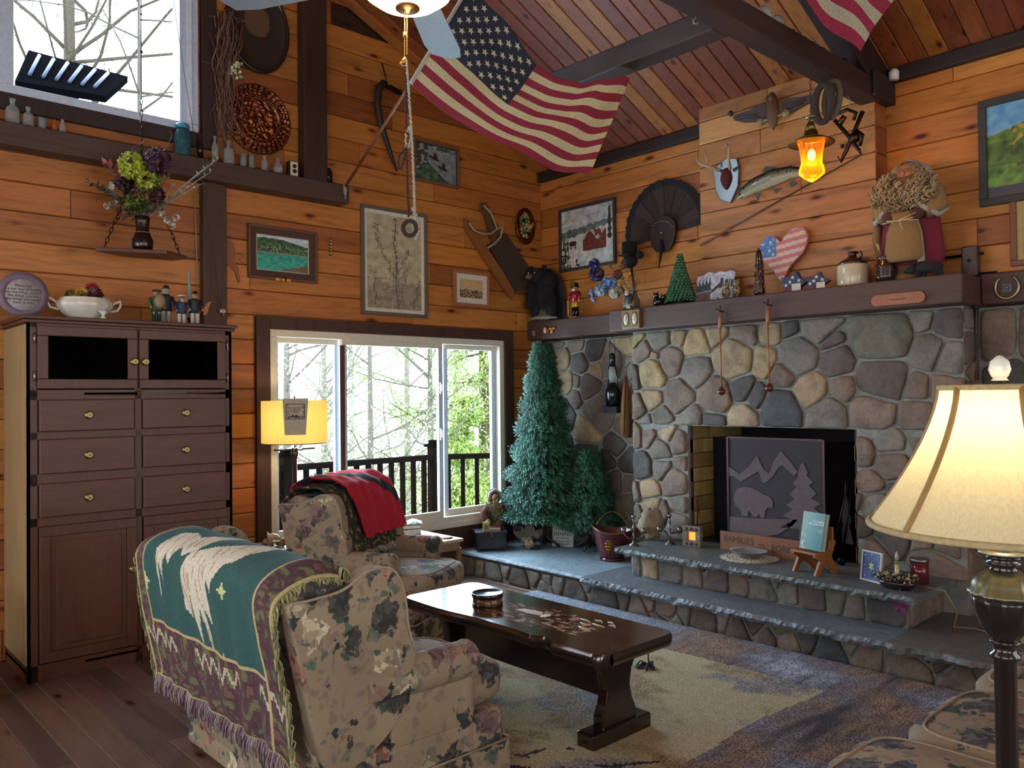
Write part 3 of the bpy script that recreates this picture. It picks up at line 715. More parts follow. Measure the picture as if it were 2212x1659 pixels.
# ---- green eagle throw over the loveseat
def throw_path(t):      # in loveseat local (y, z), t 0 = inside bottom, 1 = outside bottom
    P = [(.215, .60), (.25, .74), (.285, .86), (.36, .945), (.47, .965), (.57, .935), (.615, .87), (.60, .74), (.57, .58), (.545, .40), (.535, .33)]
    x = t * (len(P) - 1); i = min(int(x), len(P) - 2); f = x - i
    p0, p1, p2, p3 = P[max(i-1, 0)], P[i], P[i+1], P[min(i+2, len(P)-1)]
    return [.5*((2*p1[a]) + (-p0[a]+p2[a])*f + (2*p0[a]-5*p1[a]+4*p2[a]-p3[a])*f*f + (-p0[a]+3*p1[a]-3*p2[a]+p3[a])*f**3) for a in (0, 1)]
TX0, TX1 = -.60, .70
def thr(u, v):
    y, z = throw_path(v); x = TX1 + (TX0 - TX1) * u
    x += .03 * (v - .45) * math.sin(u * 9)
    w = .009 * math.sin(u * 47 + 4*v) * max(0, v - .55) * 2 + .012 * nz(u * 9, v * 7)
    if x > .62: z -= (x - .62) * .3
    return (x, y + w + .012, z + .008 * nz(u * 8, v * 8, 3) - (.04 * max(0, u - .93) / .07 if v > .3 else 0))
def inpoly(x, y, P):
    r = False
    for i in range(len(P)):
        (a, b_), (c, d) = P[i], P[i-1]
        if (b_ > y) != (d > y) and x < (c-a)*(y-b_)/(d-b_)+a: r = not r
    return r
E1 = [(.17, .56), (.19, .44), (.26, .40), (.34, .43), (.40, .36), (.47, .30), (.44, .50), (.38, .55), (.34, .50), (.30, .60), (.27, .56), (.25, .66), (.23, .60), (.215, .74), (.205, .62)]
E2 = [(.40, .72), (.42, .52), (.50, .46), (.57, .42), (.64, .34), (.70, .28), (.73, .40), (.70, .50), (.66, .52), (.63, .64), (.60, .60), (.58, .74), (.555, .70), (.55, .86), (.53, .70), (.49, .80), (.47, .66), (.44, .74)]
STA = [(.10, .68), (.70, .62), (.64, .82), (.3, .9)]
def throwc(u, v):
    e = min(u, 1 - u) * 1.3; eb = (1 - v) * .95; et = v * .95; d = min(e, eb * (1 if eb < .2 else 1), et)
    n = nz(u * 60, v * 60)
    if e < .016 or eb < .012: return H('b0a36c')
    if e < .12 or eb < .20:
        side = e if e < .12 else eb; lim = .12 if e < .12 else .20
        if abs(side - lim) < .008: return H('b5a070')
        zz = .045 + .02 * math.sin((v if e < .12 else u) * 90) * (1 if math.sin((v if e < .12 else u) * 16) > -.3 else 0)
        if eb < .20 and abs(eb - .16 - .012*math.sin(u*110)) < .007 and math.sin(u*14) > -.6: return H('b4ab90')
        g = nz(u * 34 + 3, v * 34)
        if g > .28: return H('6a6340')
        if g > .16: return H('4a5238')
        if g < -.35: return H('6e4c3c')
        return H('4a2c33') if n > -.2 else H('57363b')
    for P in (E1, E2):
        if inpoly(u, v, P): return H('cfc4b0') if nz(u*75 - v*20, v*9 + u*6) > -.25 else H('b09a7a')
    for (a, b_) in STA:
        if abs((u-a)/.030)**.55 + abs((v-b_)/.045)**.55 < 1: return H('c5c284')
    return mixc(H('1f4a48'), H('2a5650'), .5 + n * .6)
th = T('throw_blanket', 'green tapestry throw with white eagles and burgundy fringed border on the loveseat back', 'blanket', (3.77, 2.575, .014), -PI/2, )
b = B(); b.sheet(thr, 190, 130, throwc, th=.006); obj('cloth', b, 'vf', th)
b = B(); rr = random.Random(3)
for i in range(330):
    u = i / 329; p = V(thr(u, 1)); L = rr.uniform(.05, .085); c = rr.choice(['8e7a86', '6f5560', 'a08f92', '5c3c48', '9d9077']); b.C(c)
    q = p + V((rr.uniform(-.012, .012), rr.uniform(-.004, .016), -L)); b.tube([p, (p+q)/2 + V((rr.uniform(-.006, .006), .006, 0)), q], [.003, .0026, .0022], 4, False)
for sd in (0, 1):
    for i in range(330):
        v = i / 329; p = V(thr(sd, v)); b.C(rr.choice(['8f8a5a', 'a49d6a', '6f6f48', 'b7ad7c', '5f6044']))
        dx = (.012 if sd == 0 else -.012); L = rr.uniform(.03, .06)
        out = V((dx * rr.uniform(.1, .8), rr.uniform(-.008, .008), 0)); dn = V((0, 0, -L)) if v > .25 else V((0, -.015, -L * .7))
        b.tube([p, p + out * 1.6 + dn * .35, p + out + dn], [.0034, .003, .0022], 4, False)
obj('fringe', b, 'vf', th)
# ---- throws on the far wing chair (in chair local)
def chth(name, label, x0, x1, P, colf, off, nu=60, nv=60, mat='vf', skew=0, fringe=None):
    def fn(u, v):
        t = v * (len(P) - 1); i = min(int(t), len(P) - 2); f = t - i; f = f*f*(3-2*f) if False else f
        y = P[i][0] + (P[i+1][0]-P[i][0])*f; z = P[i][1] + (P[i+1][1]-P[i][1])*f; x = x0 + (x1-x0)*u + skew * (v - .5)
        return (x + .01*nz(u*5, v*5), y - off + .008*nz(u*7, v*6, 4), z + off + .012*nz(u*6, v*6, 8) + .01*math.sin(u*26+v*8)*.5)
    t = T(name, label, 'blanket', wing_chair.location, wing_chair.rotation_euler[2])
    b = B(); b.sheet(fn, nu, nv, colf, th=.012); obj('cloth', b, mat, t)
    if fringe:
        b = B(fringe)
        for i in range(70):
            p = V(fn(i/69, 1)); q = p + V((rr.uniform(-.01, .01), -.02, -rr.uniform(.03, .05))); b.rod(p, q, .003, .002, 4)
        obj('fringe', b, 'vf', t)
    return t
def redc(u, v):
    if abs(v - .24 - .50*u) < .062: return H('16161a')
    return mixc(H('c01230'), H('a00c26'), .5 + .5*math.sin(u * 95))
PP = [(.60, .80), (.60, .93), (.50, .985), (.34, .99), (.24, .94), (.20, .84), (.165, .72), (.14, .60)]
chth('throw_blanket', 'bright red knitted throw with one black stripe draped over the far wing chair', -.22, .35, PP, redc, .035, 70, 60, skew=.16)
def drkc(u, v): n = nz(u*22, v*22); return H('2a261c') if n < .1 else H('877a4c') if n > .38 else H('51462e')
chth('throw_blanket', 'dark brown and tan patterned throw showing under the red one', -.32, .37, [(.59, .86), (.50, .955), (.34, .955), (.24, .90), (.19, .75), (.15, .62), (.13, .54)], drkc, .012, 60, 50, fringe='b4a98c', skew=.1)
# ---- coffee table
ct = T('coffee_table', 'dark glossy trestle coffee table with wavy edge and painted fish top', 'coffee table', (2.80, 2.69, .014), 0)
def tabc(u, v):   # u along length (world y -), v across
    n = fbm(u*9, v*5); base = mixc(H('3c2416'), H('54361d'), .5 + n)
    x, y = u - .56, v - .52
    if (x/.24)**2 + (y/.32)**2 < 1 + .6*n:
        g = fbm(u*26, v*16, 3)
        if g > .28: return H('b09c88')
        if g > .08: return H('8a5440')
        if g < -.3: return H('2c1a18')
        return H('5c3026')
    return base
tlen, tw = .715, .25
def edge(u, s):
    w = tw
    if s > 0: w += .012*math.sin(u*9) + .010*nz(u*6, 2) - (.035 if .70 < u < .80 else 0)*math.sin((u-.70)/.1*PI)
    return w * s
def tt(z, f):
    def fn(u, v):
        y = -tlen + 2*tlen*u; x = edge(u, 1) * (2*v - 1) if v > .5 else tw * (2*v-1)
        r = .06; k = min(u, 1-u) * 2*tlen
        if k < r: x *= 1 - (1 - math.sqrt(max(0, 1-(1-k/r)**2))) * .22
        return (x, y, z)
    return fn
b = B('24140f'); top, bot = tt(.452, 1), tt(.398, 1)
nu, nv = 160, 60
b.sheet(top, nu, nv, lambda u, v: tabc(u, v), sm=False); b.sheet(bot, nu, nv, lambda u, v: H('1c100c'), sm=False)
for vv in (0, 1):
    b.sheet(lambda u, v: (V(top(u, vv)) * (1-v) + V(bot(u, vv)) * v) + V(((.012 if vv else -.012) * math.sin(v*PI), 0, 0)), nu, 4, lambda u, v: H('2a1811'))
for uu in (0, 1):
    b.sheet(lambda u, v: (V(top(uu, u)) * (1-v) + V(bot(uu, u)) * v) + V((0, (.012 if uu else -.012) * math.sin(v*PI), 0)), nv, 4, lambda u, v: H('2a1811'))
obj('tabletop', b, 'table', ct)
# painted fish flies and letters on the top
b = B('cfc4b0'); b.ball((-.02, .11, .4535), (.035, .02, .0015), 10, 4); b.C('b99f8a'); b.prism([(-.06, .05), (-.04, -.06), (.0, -.09), (.01, .0), (-.01, .09)], .4525, .4535, 'xy'); b.C('c9bb8c')
for (x, y, l, a) in [(-.10, .30, .07, .3), (-.13, .36, .06, .5), (-.08, .40, .08, .2), (-.05, .34, .06, -.2), (-.15, .42, .05, .9), (.0, .38, .07, .1), (-.11, .46, .05, .6)]:
    b.tube([(x, y - l/2, .4535), (x + .012*math.cos(a*5), y, .4535), (x + .02*math.sin(a), y + l/2, .4535)], [.002, .005, .0015], 5)
obj('painted_lettering', b, 'art', ct)
for s in (-1, 1):
    pr = [(-.09, .0), (-.09, .06), (-.075, .10), (-.04, .15), (-.035, .22), (-.06, .28), (-.10, .33), (-.10, .36), (.10, .36), (.10, .33), (.06, .28), (.035, .22), (.04, .15), (.075, .10), (.09, .06), (.09, .0)]
    pr = [(-.115, .06), (-.115, .12), (-.09, .17), (-.075, .23), (-.09, .30), (-.13, .36), (-.13, .398), (.13, .398), (.13, .36), (.09, .30), (.075, .23), (.09, .17), (.115, .12), (.115, .06)]
    b = B('21130f'); b.prism(pr, s*.56 - .03, s*.56 + .03, 'xz'); obj('leg', b, 'table', ct, bevel=.008)
    b = B('26150f'); b.box(-.20, .20, s*.56 - .05, s*.56 + .05, 0, .075); obj('foot', b, 'table', ct, bevel=.01)
b = B('1c110d'); b.box(-.02, .02, -.53, .53, .17, .36); obj('stretcher', b, 'table', ct, bevel=.006)
# tasselled cord lying by the far foot
b = B('39404a'); rr2 = random.Random(8)
b.rod((0, 0, .17), (.01, .02, .03), .004, n=5)
for i in range(26): a = rr2.uniform(0, 6.3); b.tube([(0, 0, .03), (.03*math.cos(a), .04*math.sin(a), .035*rr2.random()+.012), (.07*math.cos(a)*rr2.random()+.02, .07*math.sin(a), .008)], .004, 4)
p = onZ(1398, 1445, .014); TM('yarn_tassel', b, 'vf', 'blue grey yarn tassel lying on the rug by the coffee table end', 'tassel', (p.x, p.y, .014))
# round box on the table
p = onZ(1053, 1306, .466); tin = T('trinket_box', 'small round wooden box with dark rims and a painted lid on the coffee table', 'box', (p.x, p.y, .4665), 0)
b = B('6b4630'); b.lathe([(0, 0), (.074, 0), (.076, .004), (.076, .05), (0, .05)], n=36); b.C('4a3020'); b.box(-.02, .02, -.078, -.070, .022, .034, 'a98460'); obj('body', b, 'vg', tin)
b = B('241813'); b.lathe([(.074, 0), (.080, 0), (.081, .012), (.075, .013)], n=36); b.lathe([(.074, .042), (.082, .042), (.083, .062), (.079, .064), (.075, .060)], n=36); obj('rim', b, 'vg', tin)
b = B(); b.sheet(lambda u, v: (.076*v*math.cos(2*PI*u), .076*v*math.sin(2*PI*u), .058 + .003*nz(u*9, v*5)), 40, 10, lambda u, v: H('c9b2ac') if nz(u*14, v*9) > -.05 else H('8e5f60') if v < .85 else H('3a3028')); obj('lid', b, 'vg', tin)
# ---- rug
LC = [H('a89a75'), H('9c9272'), H('8d8568')]; BL_ = [H('4c4a58'), H('6c6a7a'), H('322c34')]; BR_ = [H('6b4433'), H('7d4d30'), H('4f3730')]
RX0, RX1, RY0, RY1 = 1.145, 4.02, 1.06, 4.16
def rugcol(u, v):
    x = RX0 + (RX1-RX0)*u; y = RY0 + (RY1-RY0)*v
    n = fbm(x*1.7, y*1.7); m = fbm(x*4+9, y*2.2); st = fbm(x*1.2, y*9, 5)
    inner = (x > 1.62 + .05*nz(y*2)) and (y > 1.5) and (y < 3.62 + .05*nz(x*2))
    if inner:
        c = mixc(LC[0], LC[1], .5 + n); a = .25
        cl_ = lambda q: min(1, max(0, q)); q1 = cl_(4*(n + .4*m - .10)); c = mixc(c, H('77767a'), .8*q1); a = .25 + .65*q1; q2 = cl_(4*(-.12 - m)); c = mixc(c, H('8a6f4c'), .6*q2); a = max(a, .7*q2)
        # dark branch lines in the near left
        for (p, q) in (((3.25, 3.10), (2.95, 3.62)), ((3.35, 3.15), (2.72, 3.70)), ((3.2, 3.3), (3.1, 3.75)), ((3.4, 3.0), (3.05, 3.2)), ((3.05, 3.2), (3.0, 3.6))):
            dx, dy = q[0]-p[0], q[1]-p[1]; t = max(0, min(1, ((x-p[0])*dx + (y-p[1])*dy) / (dx*dx+dy*dy)))
            if math.hypot(x-p[0]-t*dx, y-p[1]-t*dy - .03*math.sin(t*5)) < .011: return H('201c22', .3)
        return (c[0], c[1], c[2], a)
    cl = lambda q: min(1, max(0, q))
    k = n + .5*m
    c = mixc(H('786456'), H('706c78'), cl(.6 + 2.4*k)); c = mixc(c, H('9a9eac'), cl(2.5*(k-.18))); c = mixc(c, H('8a6c54'), cl(2.0*(-.20-k)))
    c = mixc(c, H('3a3338'), cl(1.6*(st-.12)))
    if x < 1.62: c = mixc(c, H('7d8490'), cl(1.4*(2.7-y)))
    return (c[0], c[1], c[2], .95)
b = B(); b.sheet(lambda u, v: (RX0 + (RX1-RX0)*u - 2.7, RY0 + (RY1-RY0)*v - 2.6, .012), 240, 240, rugcol, th=-.012, sm=False)
TM('area_rug', b, 'rug', 'large abstract rug, tan in the middle with blue grey and rust borders', 'rug', (2.7, 2.6, .0015))
# ---- tall cabinet (faces +y)
cb = T('tall_cabinet', 'tall dark stained wooden cabinet with glass doors, six drawers and lower doors', 'cabinet', (3.957, .29, 0), RL)
CW = .583; cD = .55
def L(px): return -(onL(px, 1000, .55).x - 3.957)
CC = H('57321f')
def cbox(b, *a): b.col = (CC[0], CC[1], CC[2], R_.random()); return b.box(*a)
b = B(); z1 = 2.0; fy = -.26
for q in [(-CW, -CW + .02, fy, .27, 0, z1), (CW - .02, CW, fy, .27, 0, z1), (-CW, CW, .25, .27, 0, z1), (-CW, CW, fy, .27, z1 - .02, z1), (-CW, CW, fy, .27, 1.575, 1.595), (-CW, CW, fy, .27, .05, .07)]: cbox(b, *q)
for q in [(-CW, CW, 0, .09), (-CW, CW, .85, .90), (-CW, CW, 1.075, 1.145), (-CW, CW, 1.33, 1.375), (-CW, CW, 1.55, 1.61), (-CW, CW, 1.955, z1)]: cbox(b, q[0], q[1], fy - .0, fy + .02, q[2], q[3])
for q in [(-CW, -CW + .055), (-.015, .025), (CW - .045, CW)]: cbox(b, q[0], q[1], fy, fy + .02, 0, z1)
cbox(b, -CW + .02, CW - .02, fy + .02, fy + .024, .07, 1.575)
obj('carcass', b, 'cab', cb, bevel=.003)
b = B(); pale = H('97805a'); b.col = (pale[0], pale[1], pale[2], .3); b.box(-CW - .006, -CW - .0005, fy, .268, .1, z1 - .03); obj('side_panel', b, 'cab', cb, label='pale unstained side board')
b = B(); b.col = (CC[0]*.9, CC[1]*.9, CC[2]*.9, .3); b.box(-CW - .03, CW + .03, fy - .03, .27, z1, z1 + .022); b.box(-CW - .018, CW + .018, fy - .018, .265, z1 - .02, z1); obj('cornice', b, 'cabx', cb, bevel=.005)
def knob(p, par):
    b = B('8a7a50'); b.lathe([(0, 0), (.023, 0), (.024, -.004), (.014, -.006), (.010, -.010), (.021, -.013), (.022, -.019), (.014, -.022), (.010, -.020), (0, -.024)], p, 18, axis='y'); obj('knob', b, 'vm', par)
def panel_door(name, x0, x1, z0, z1, glass, kx, kz):
    b = B(); st = .055
    for q in [(x0, x1, z0, z0 + st), (x0, x1, z1 - st, z1), (x0, x0 + st, z0 + st, z1 - st), (x1 - st, x1, z0 + st, z1 - st)]: cbox(b, q[0], q[1], fy - .02, fy - .001, q[2], q[3])
    if not glass: cbox(b, x0 + st, x1 - st, fy - .010, fy - .002, z0 + st, z1 - st); cbox(b, x0 + st + .03, x1 - st - .03, fy - .016, fy - .01, z0 + st + .03, z1 - st - .03)
    o = obj(name, b, 'cab', cb, bevel=.004)
    if glass: g = B(); g.box(x0 + st, x1 - st, fy - .011, fy - .008, z0 + st, z1 - st); obj('pane', g, 'cpane', o)
    knob((kx, fy - .02, kz), o)
    b = B('a08f80')
    for zz in (z0 + .07, z1 - .07):
        xx = x0 - .012 if kx > (x0+x1)/2 else x1 + .012; b.rod((xx, fy - .008, zz - .03), (xx, fy - .008, zz + .03), .006)
    if glass: obj('hinge', b, 'vm', o)
    return o
panel_door('glass_door', L(80), L(296), 1.615, 1.965, True, L(289), 1.775); panel_door('glass_door', L(300), L(487), 1.615, 1.965, True, L(312), 1.775)
panel_door('lower_door', L(83), L(293), .10, .85, False, L(285), .55); panel_door('lower_door', L(308), L(487), .10, .85, False, L(322), .55)
for (xa, xb) in ((L(83), L(290)), (L(307), L(486))):
    for (za, zb) in ((1.375, 1.555), (1.14, 1.335), (.90, 1.09)):
        b = B(); cbox(b, xa, xb, fy - .02, fy - .001, za, zb); o = obj('drawer', b, 'cabx', cb, bevel=.007); knob(((xa+xb)/2, fy - .02, (za+zb)/2), o)
# things behind the glass doors
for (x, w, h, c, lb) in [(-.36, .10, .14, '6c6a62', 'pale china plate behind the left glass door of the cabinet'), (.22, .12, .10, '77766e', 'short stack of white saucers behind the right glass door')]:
    b = B(c)
    if w == .10: b.lathe([(0, 0), (.07, .0), (.08, .012), (.0, .01)], (0, 0, .085), 24, axis='y')
    else:
        for k in range(5): b.lathe([(0, k*.012), (.055, k*.012+.002), (.065, k*.012+.008), (0, k*.012+.006)], n=20)
    P = cb.matrix_world; TM('plate' if w == .10 else 'saucer_stack', b, 'vg', lb, 'dishes', (3.957 - x, .29 - .02, 1.597), RL)
# ---- low shelf with a toy by the window
ls = T('side_shelf', 'small low wooden stand between the cabinet and the window', 'stand', (2.99, .30, 0), RL)
b = B('7a5a3c'); b.box(-.13, .13, -.2, .2, .50, .518); obj('top', b, 'ply', ls, bevel=.003)
b = B('5a3424'); b.box(-.12, -.10, -.19, .19, 0, .5); b.box(.10, .12, -.19, .19, 0, .5); obj('frame', b, 'ply', ls); b = B('4a2c20'); b.box(-.10, .10, -.18, .19, .25, .265); obj('shelf', b, 'ply', ls)
toy = T('pull_toy', 'carved pale wooden animal pull toy with round wheels on the low stand', 'toy', (2.99, .36, .5185), RL)
b = B('b79c74'); b.box(-.07, .05, -.02, .02, .03, .04); obj('base', b, 'vc', toy)
for x in (-.05, .045):
    for y in (-.035, .025): b = B('8c6a48'); b.lathe([(0, 0), (.028, 0), (.028, .012), (.01, .014), (0, .014)], (x, y, .028), 18, axis='y'); obj('wheel', b, 'vc', toy)
b = B('c4ac88'); b.tube([(-.05, 0, .05), (-.02, 0, .075), (.01, 0, .07), (.03, 0, .06)], [.015, .024, .02, .012], 8)
for q in ((-.055, .0, .11), (-.04, .01, .10)): b.rod((-.045, 0, .06), q, .012, .004)
obj('animal', b, 'vc', toy)
# ---- side table by the window and the books
stb = T('side_table', 'light wooden side table between the wing chair and the hearth', 'table', (1.83, .42, 0), RL)
b = B('b09a78'); b.box(-.30, .20, -.34, .30, .43, .455); obj('tabletop', b, 'ply', stb, bevel=.004)
b = B('8c6c48'); b.box(-.28, .18, -.32, .28, .37, .43); obj('apron', b, 'ply', stb)
for x in (-.27, .17):
    for y in (-.31, .27): b = B('7c5c3c'); b.rod((x, y, 0), (x, y, .38), .018, .025); obj('leg', b, 'ply', stb)
b = B('8a5a40'); b.lathe([(0, 0), (.05, 0), (.05, .008), (0, .008)], n=24); TM('coaster', b, 'vc', 'round brown coaster on the light side table', 'coaster', (1.72, .66, .4555))
def book(name, label, loc, rz, w, d, h, cover, tilt=None, spine=None, cat='book'):
    t = T(name, label, cat, loc, rz)
    b = B(cover); b.box(-w/2, w/2, -d/2, d/2, 0, .003); b.box(-w/2, w/2, -d/2, d/2, h - .003, h); b.box(-w/2, -w/2 + .003, -d/2, d/2, 0, h); obj('cover', b, 'vc', t)
    b = B('d6d0c0'); b.box(-w/2 + .004, w/2 - .004, -d/2 + .004, d/2 - .004, .003, h - .003); obj('pages', b, 'matte', t)
    if tilt: t.rotation_euler = tilt
    return t
bp = (1.84, .26)
G = 'books on the window side table'
book('book', 'dark blue paperback, bottom of the pile on the window side table', (bp[0], bp[1], .456), 2.9, .24, .17, .045, '1f2b52', cat='book')
book('book', 'navy and white book, middle of the pile on the window side table', (bp[0] - .01, bp[1], .502), 2.75, .23, .17, .03, '39435e')
b = B('dcd8ce'); b.sheet(lambda u, v: ((u-.5)*.25, (v-.5)*.17, .018*math.sin(u*PI*2)**2 + .004), 20, 4, th=.006); TM('booklet', b, 'matte', 'white open booklet lying on top of the book pile', 'booklet', (bp[0] - .02, bp[1] + .01, .54), 2.6)
# ---- lamp standing in the window
fl = T('floor_lamp', 'dark floor lamp with a drum burlap shade lit yellow before the window', 'lamp', (2.865, .42, 0), RL)
b = B('2a201c'); b.lathe([(0, 0), (.13, 0), (.13, .02), (.03, .04), (0, .04)], n=24); b.lathe([(0, .03), (.016, .03), (.016, .6), (.022, .62), (.022, .66), (.014, .70), (.016, 1.12), (.026, 1.16), (.02, 1.2), (0, 1.2)]); obj('pole', b, 'vg', fl)
b = B('2f241e'); b.box(-.15, .15, -.012, .012, 1.185, 1.197)
b.box(-.01, .01, -.1, .1, 1.186, 1.196); b.rod((0, 0, 1.2), (0, 0, 1.56), .005); obj('bracket', b, 'vg', fl)
b = B(); 
def drum(u, v): a = 2*PI*u; return (.225*math.cos(a), .225*math.sin(a), 1.235 + .295*v)
b = B(); b.sheet(drum, 40, 2); obj('lamp_shade', b, 'shade2', fl, recalc=False)
b = B('3a2c1c'); b.tube([(.225*math.cos(a*PI/20), .225*math.sin(a*PI/20), 1.235) for a in range(41)], .003, 5, False); obj('shade_ring', b, 'vc', fl)
lamp('window_lamp_bulb', (2.865, .42, 1.38), 4.2, (1, .76, .40), .04)
# cloth hung on the shade
cl = T('printed_cloth', 'grey cloth printed with a canoe scene and lettering hung over the window lamp shade', 'cloth', (2.865, .42, 0), math.radians(150))
b = B(); b.prism([(-.068, 1.545), (.10, 1.545), (.082, 1.30), (-.055, 1.30)], -.236, -.2325, 'xz'); b.c = [H('a89a86')]*len(b.c); obj('cloth', b, 'vf', cl)
b = B('2b2420')
for q in [(-.047, .077, 1.405, 1.41), (-.047, .077, 1.505, 1.51), (-.047, -.042, 1.405, 1.51), (.072, .077, 1.405, 1.51)]: b.box(q[0], q[1], -.2375, -.2362, q[2], q[3])
for i in range(26): x = -.04 + rr.random()*.11; z = 1.412 + rr.random()*.012; b.box(x, x + .008, -.2375, -.2362, z, z + .005)
for i in range(16): x = -.042 + rr.choice((0, .1)) + rr.random()*.012; z = 1.43 + rr.random()*.07; b.box(x, x + .006, -.2375, -.2362, z, z + .006)
b.prism([(-.02, 1.428), (.045, 1.428), (.035, 1.418), (-.012, 1.418)], -.2375, -.2362, 'xz'); b.ball((.0, -.2365, 1.433), .006, 6, 4); b.ball((.02, -.2365, 1.433), .006, 6, 4)
obj('print', b, 'vc', cl)
text('print_lettering', 'Memories made at\nthe lake last\na lifetime', .015, '2b2420', cl, (.015, -.2372, 1.47))
# ---- big floor lamp at the right
lp = atD(2169, 1300, 1.42)
bl = T('floor_lamp', 'tall dark bronze floor lamp with a big cream bell shade at the right edge', 'lamp', (lp.x, lp.y, 0), math.radians(137))
dd = 1.42 / 1764
def zz(py): return 1.55 + (853 + .011*(2183-1106)*-1 + 2 - py) * dd
def zq(py): return atD(2169, py, 1.42).z
b = B('1d1613'); b.lathe([(0, 0), (.15, 0), (.155, .02), (.12, .04), (.05, .06), (.03, .10), (0, .10)], n=32)
b.lathe([(0, .05), (.018, .06), (.018, .2), (.0175, zq(1425)), (.023, zq(1420)), (.024, zq(1412)), (.018, zq(1406)), (.018, zq(1392)), (.023, zq(1388)), (.024, zq(1382)), (0, zq(1382))], n=32)
obj('pole', b, 'vg', bl)
b = B('1d1613'); b.lathe([(0, zq(1212)), (.026, zq(1212)), (.040, zq(1195)), (.056, zq(1150)), (.064, zq(1090)), (.065, zq(1078)), (0, zq(1078))], (0, 0, -.0) if False else (0, 0, 0), 48, wob=.012, lobes=12)
def zs(py): return zq(py)
bl_z = {}
# proportions measured down the stem
Zs = dict(disk=zq(1196), n1=zq(1215), n2=zq(1248), u0=zq(1290), u1=zq(1330), u2=zq(1392), p0=zq(1440))
obj_b = None
b = B('1a1512')
b.lathe([(0, zq(1384)), (.018, zq(1384)), (.024, zq(1376)), (.036, zq(1355)), (.046, zq(1325)), (.050, zq(1300)), (.051, zq(1287)), (0, zq(1287))], n=60, wob=.015, lobes=12); obj('urn', b, 'vg', bl)
b = B('6b6550'); b.lathe([(.050, zq(1288)), (.055, zq(1285)), (.055, zq(1279)), (.050, zq(1275)), (.047, zq(1260)), (.040, zq(1245)), (.028, zq(1234)), (.020, zq(1231)), (0, zq(1231))], n=72, wob=.035, lobes=12); obj('urn_cap', b, 'vm', bl, label='ribbed antique brass cap')
b = B('1a1512'); b.lathe([(0, zq(1234)), (.020, zq(1234)), (.022, zq(1228)), (.018, zq(1224)), (.026, zq(1219)), (.028, zq(1213)), (.020, zq(1210)), (.027, zq(1205)), (.027, zq(1201)), (.014, zq(1198)), (0, zq(1198))], n=32); obj('collar', b, 'vg', bl)
b = B('b0ada0'); b.lathe([(0, zq(1197)), (.039, zq(1195)), (.039, zq(1191)), (0, zq(1191))], n=40); b.rod((0, 0, zq(1191)), (0, 0, zq(1170)), .013); obj('drip_plate', b, 'vm', bl)
b = B('2a2520'); b.rod((0, 0, zq(1172)), (0, 0, zq(815)), .005); b.rod((0, 0, zq(1172)), (0, 0, zq(1120)), .016); obj('harp', b, 'vm', bl)
sh = []
for k in range(13):
    t = k / 12; z = zq(1139) + (zq(836) - zq(1139)) * t; r = .218 * (1 - t) ** 1.7 + .106 + (-.0) * t - .0 ; sh.append((.094 + .120 * (1 - t) ** 1.5, z))
def bell(u, v):
    k = v * 12; i = min(int(k), 11); f = k - i; r = sh[i][0] + (sh[i+1][0]-sh[i][0])*f; z = sh[i][1] + (sh[i+1][1]-sh[i][1])*f; a = 2*PI*u
    r *= 1 - .012 * abs(math.sin((a - math.radians(-101.5)) * 3)); return (r*math.cos(a), r*math.sin(a), z)
b = B(); b.sheet(bell, 96, 24); obj('lamp_shade', b, 'shade', bl, recalc=False)
b = B('8a6a30')
for k in range(6):
    a = math.radians(-101.5 + 60*k); b.tube([((r+.002)*math.cos(a)*.995, (r+.002)*math.sin(a)*.995, z) for r, z in sh], .0055, 6)
obj('shade_rib', b, 'vc', bl)
b = B('a8946a')
for (r, z, rr_) in ((sh[0][0], sh[0][1], .006), (sh[-1][0], sh[-1][1], .005)): b = B('a8946a'); b.tube([(r*math.cos(a*PI/32), r*math.sin(a*PI/32), z) for a in range(65)], rr_, 8, False); obj('shade_trim', b, 'vf', bl)
b = B('cfcdbd'); b.lathe([(0, zq(822)), (.013, zq(822)), (.010, zq(816)), (.013, zq(812)), (.017, zq(798)), (.014, zq(780)), (.004, zq(768)), (0, zq(767))], n=32, wob=.05, lobes=10); obj('finial', b, 'vg', bl)
b = B(); b.ball((0, 0, zq(915)), .028); obj('bulb', b, 'bulb', bl)
lamp('floor_lamp_bulb', (lp.x, lp.y, zq(925)), 4.2, (1, .78, .48), .03)
# ---- little chair and shelf at the far left edge
lc = T('side_chair', 'bentwood chair at the left edge with magazines stacked under its seat', 'chair', (4.95, .62, 0), RL)
b = B('b58d5a'); b.tube([(.11, -.15, .42), (.125, -.15, .62), (.10, -.15, .8), (.06, -.15, .95)], [.014, .016, .014, .012], 8); obj('back_post', b, 'ply', lc)
b = B('6a4634'); b.box(-.3, .12, -.18, .2, .50, .53); obj('seat', b, 'ply', lc, bevel=.008)
for y in (-.16, .18): b = B('6a4030'); b.rod((.1, y, 0), (.1, y, .50), .018); obj('leg', b, 'ply', lc)
for i, (c, lb) in enumerate([('9d9a92', 'white magazine, bottom of the pile at the left edge'), ('b0a88c', 'cream magazine, middle of the pile at the left edge'), ('a8a08a', 'tan magazine, upper part of the pile at the left edge'), ('6c7f98', 'pale blue magazine, top of the pile at the left edge')]):
    b = B(c); b.box(-.13, .10 - .01*i, -.15, .08, 0, .02); TM('magazine', b, 'matte', lb, 'magazine', (4.88, .58, .12 + .05*i if i else .12), RL)
for o in list(C.objects):
    if o.name.startswith('magazine'): o.location.z = .18 + .0202 * int(o.name[-1] if '.' in o.name else 0)
b = B('50382a'); b.box(-.16, .13, -.17, .12, 0, .18); TM('crate', b, 'ply', 'low brown crate carrying the magazines at the left edge', 'crate', (4.88, .58, 0), RL, bevel=.004)
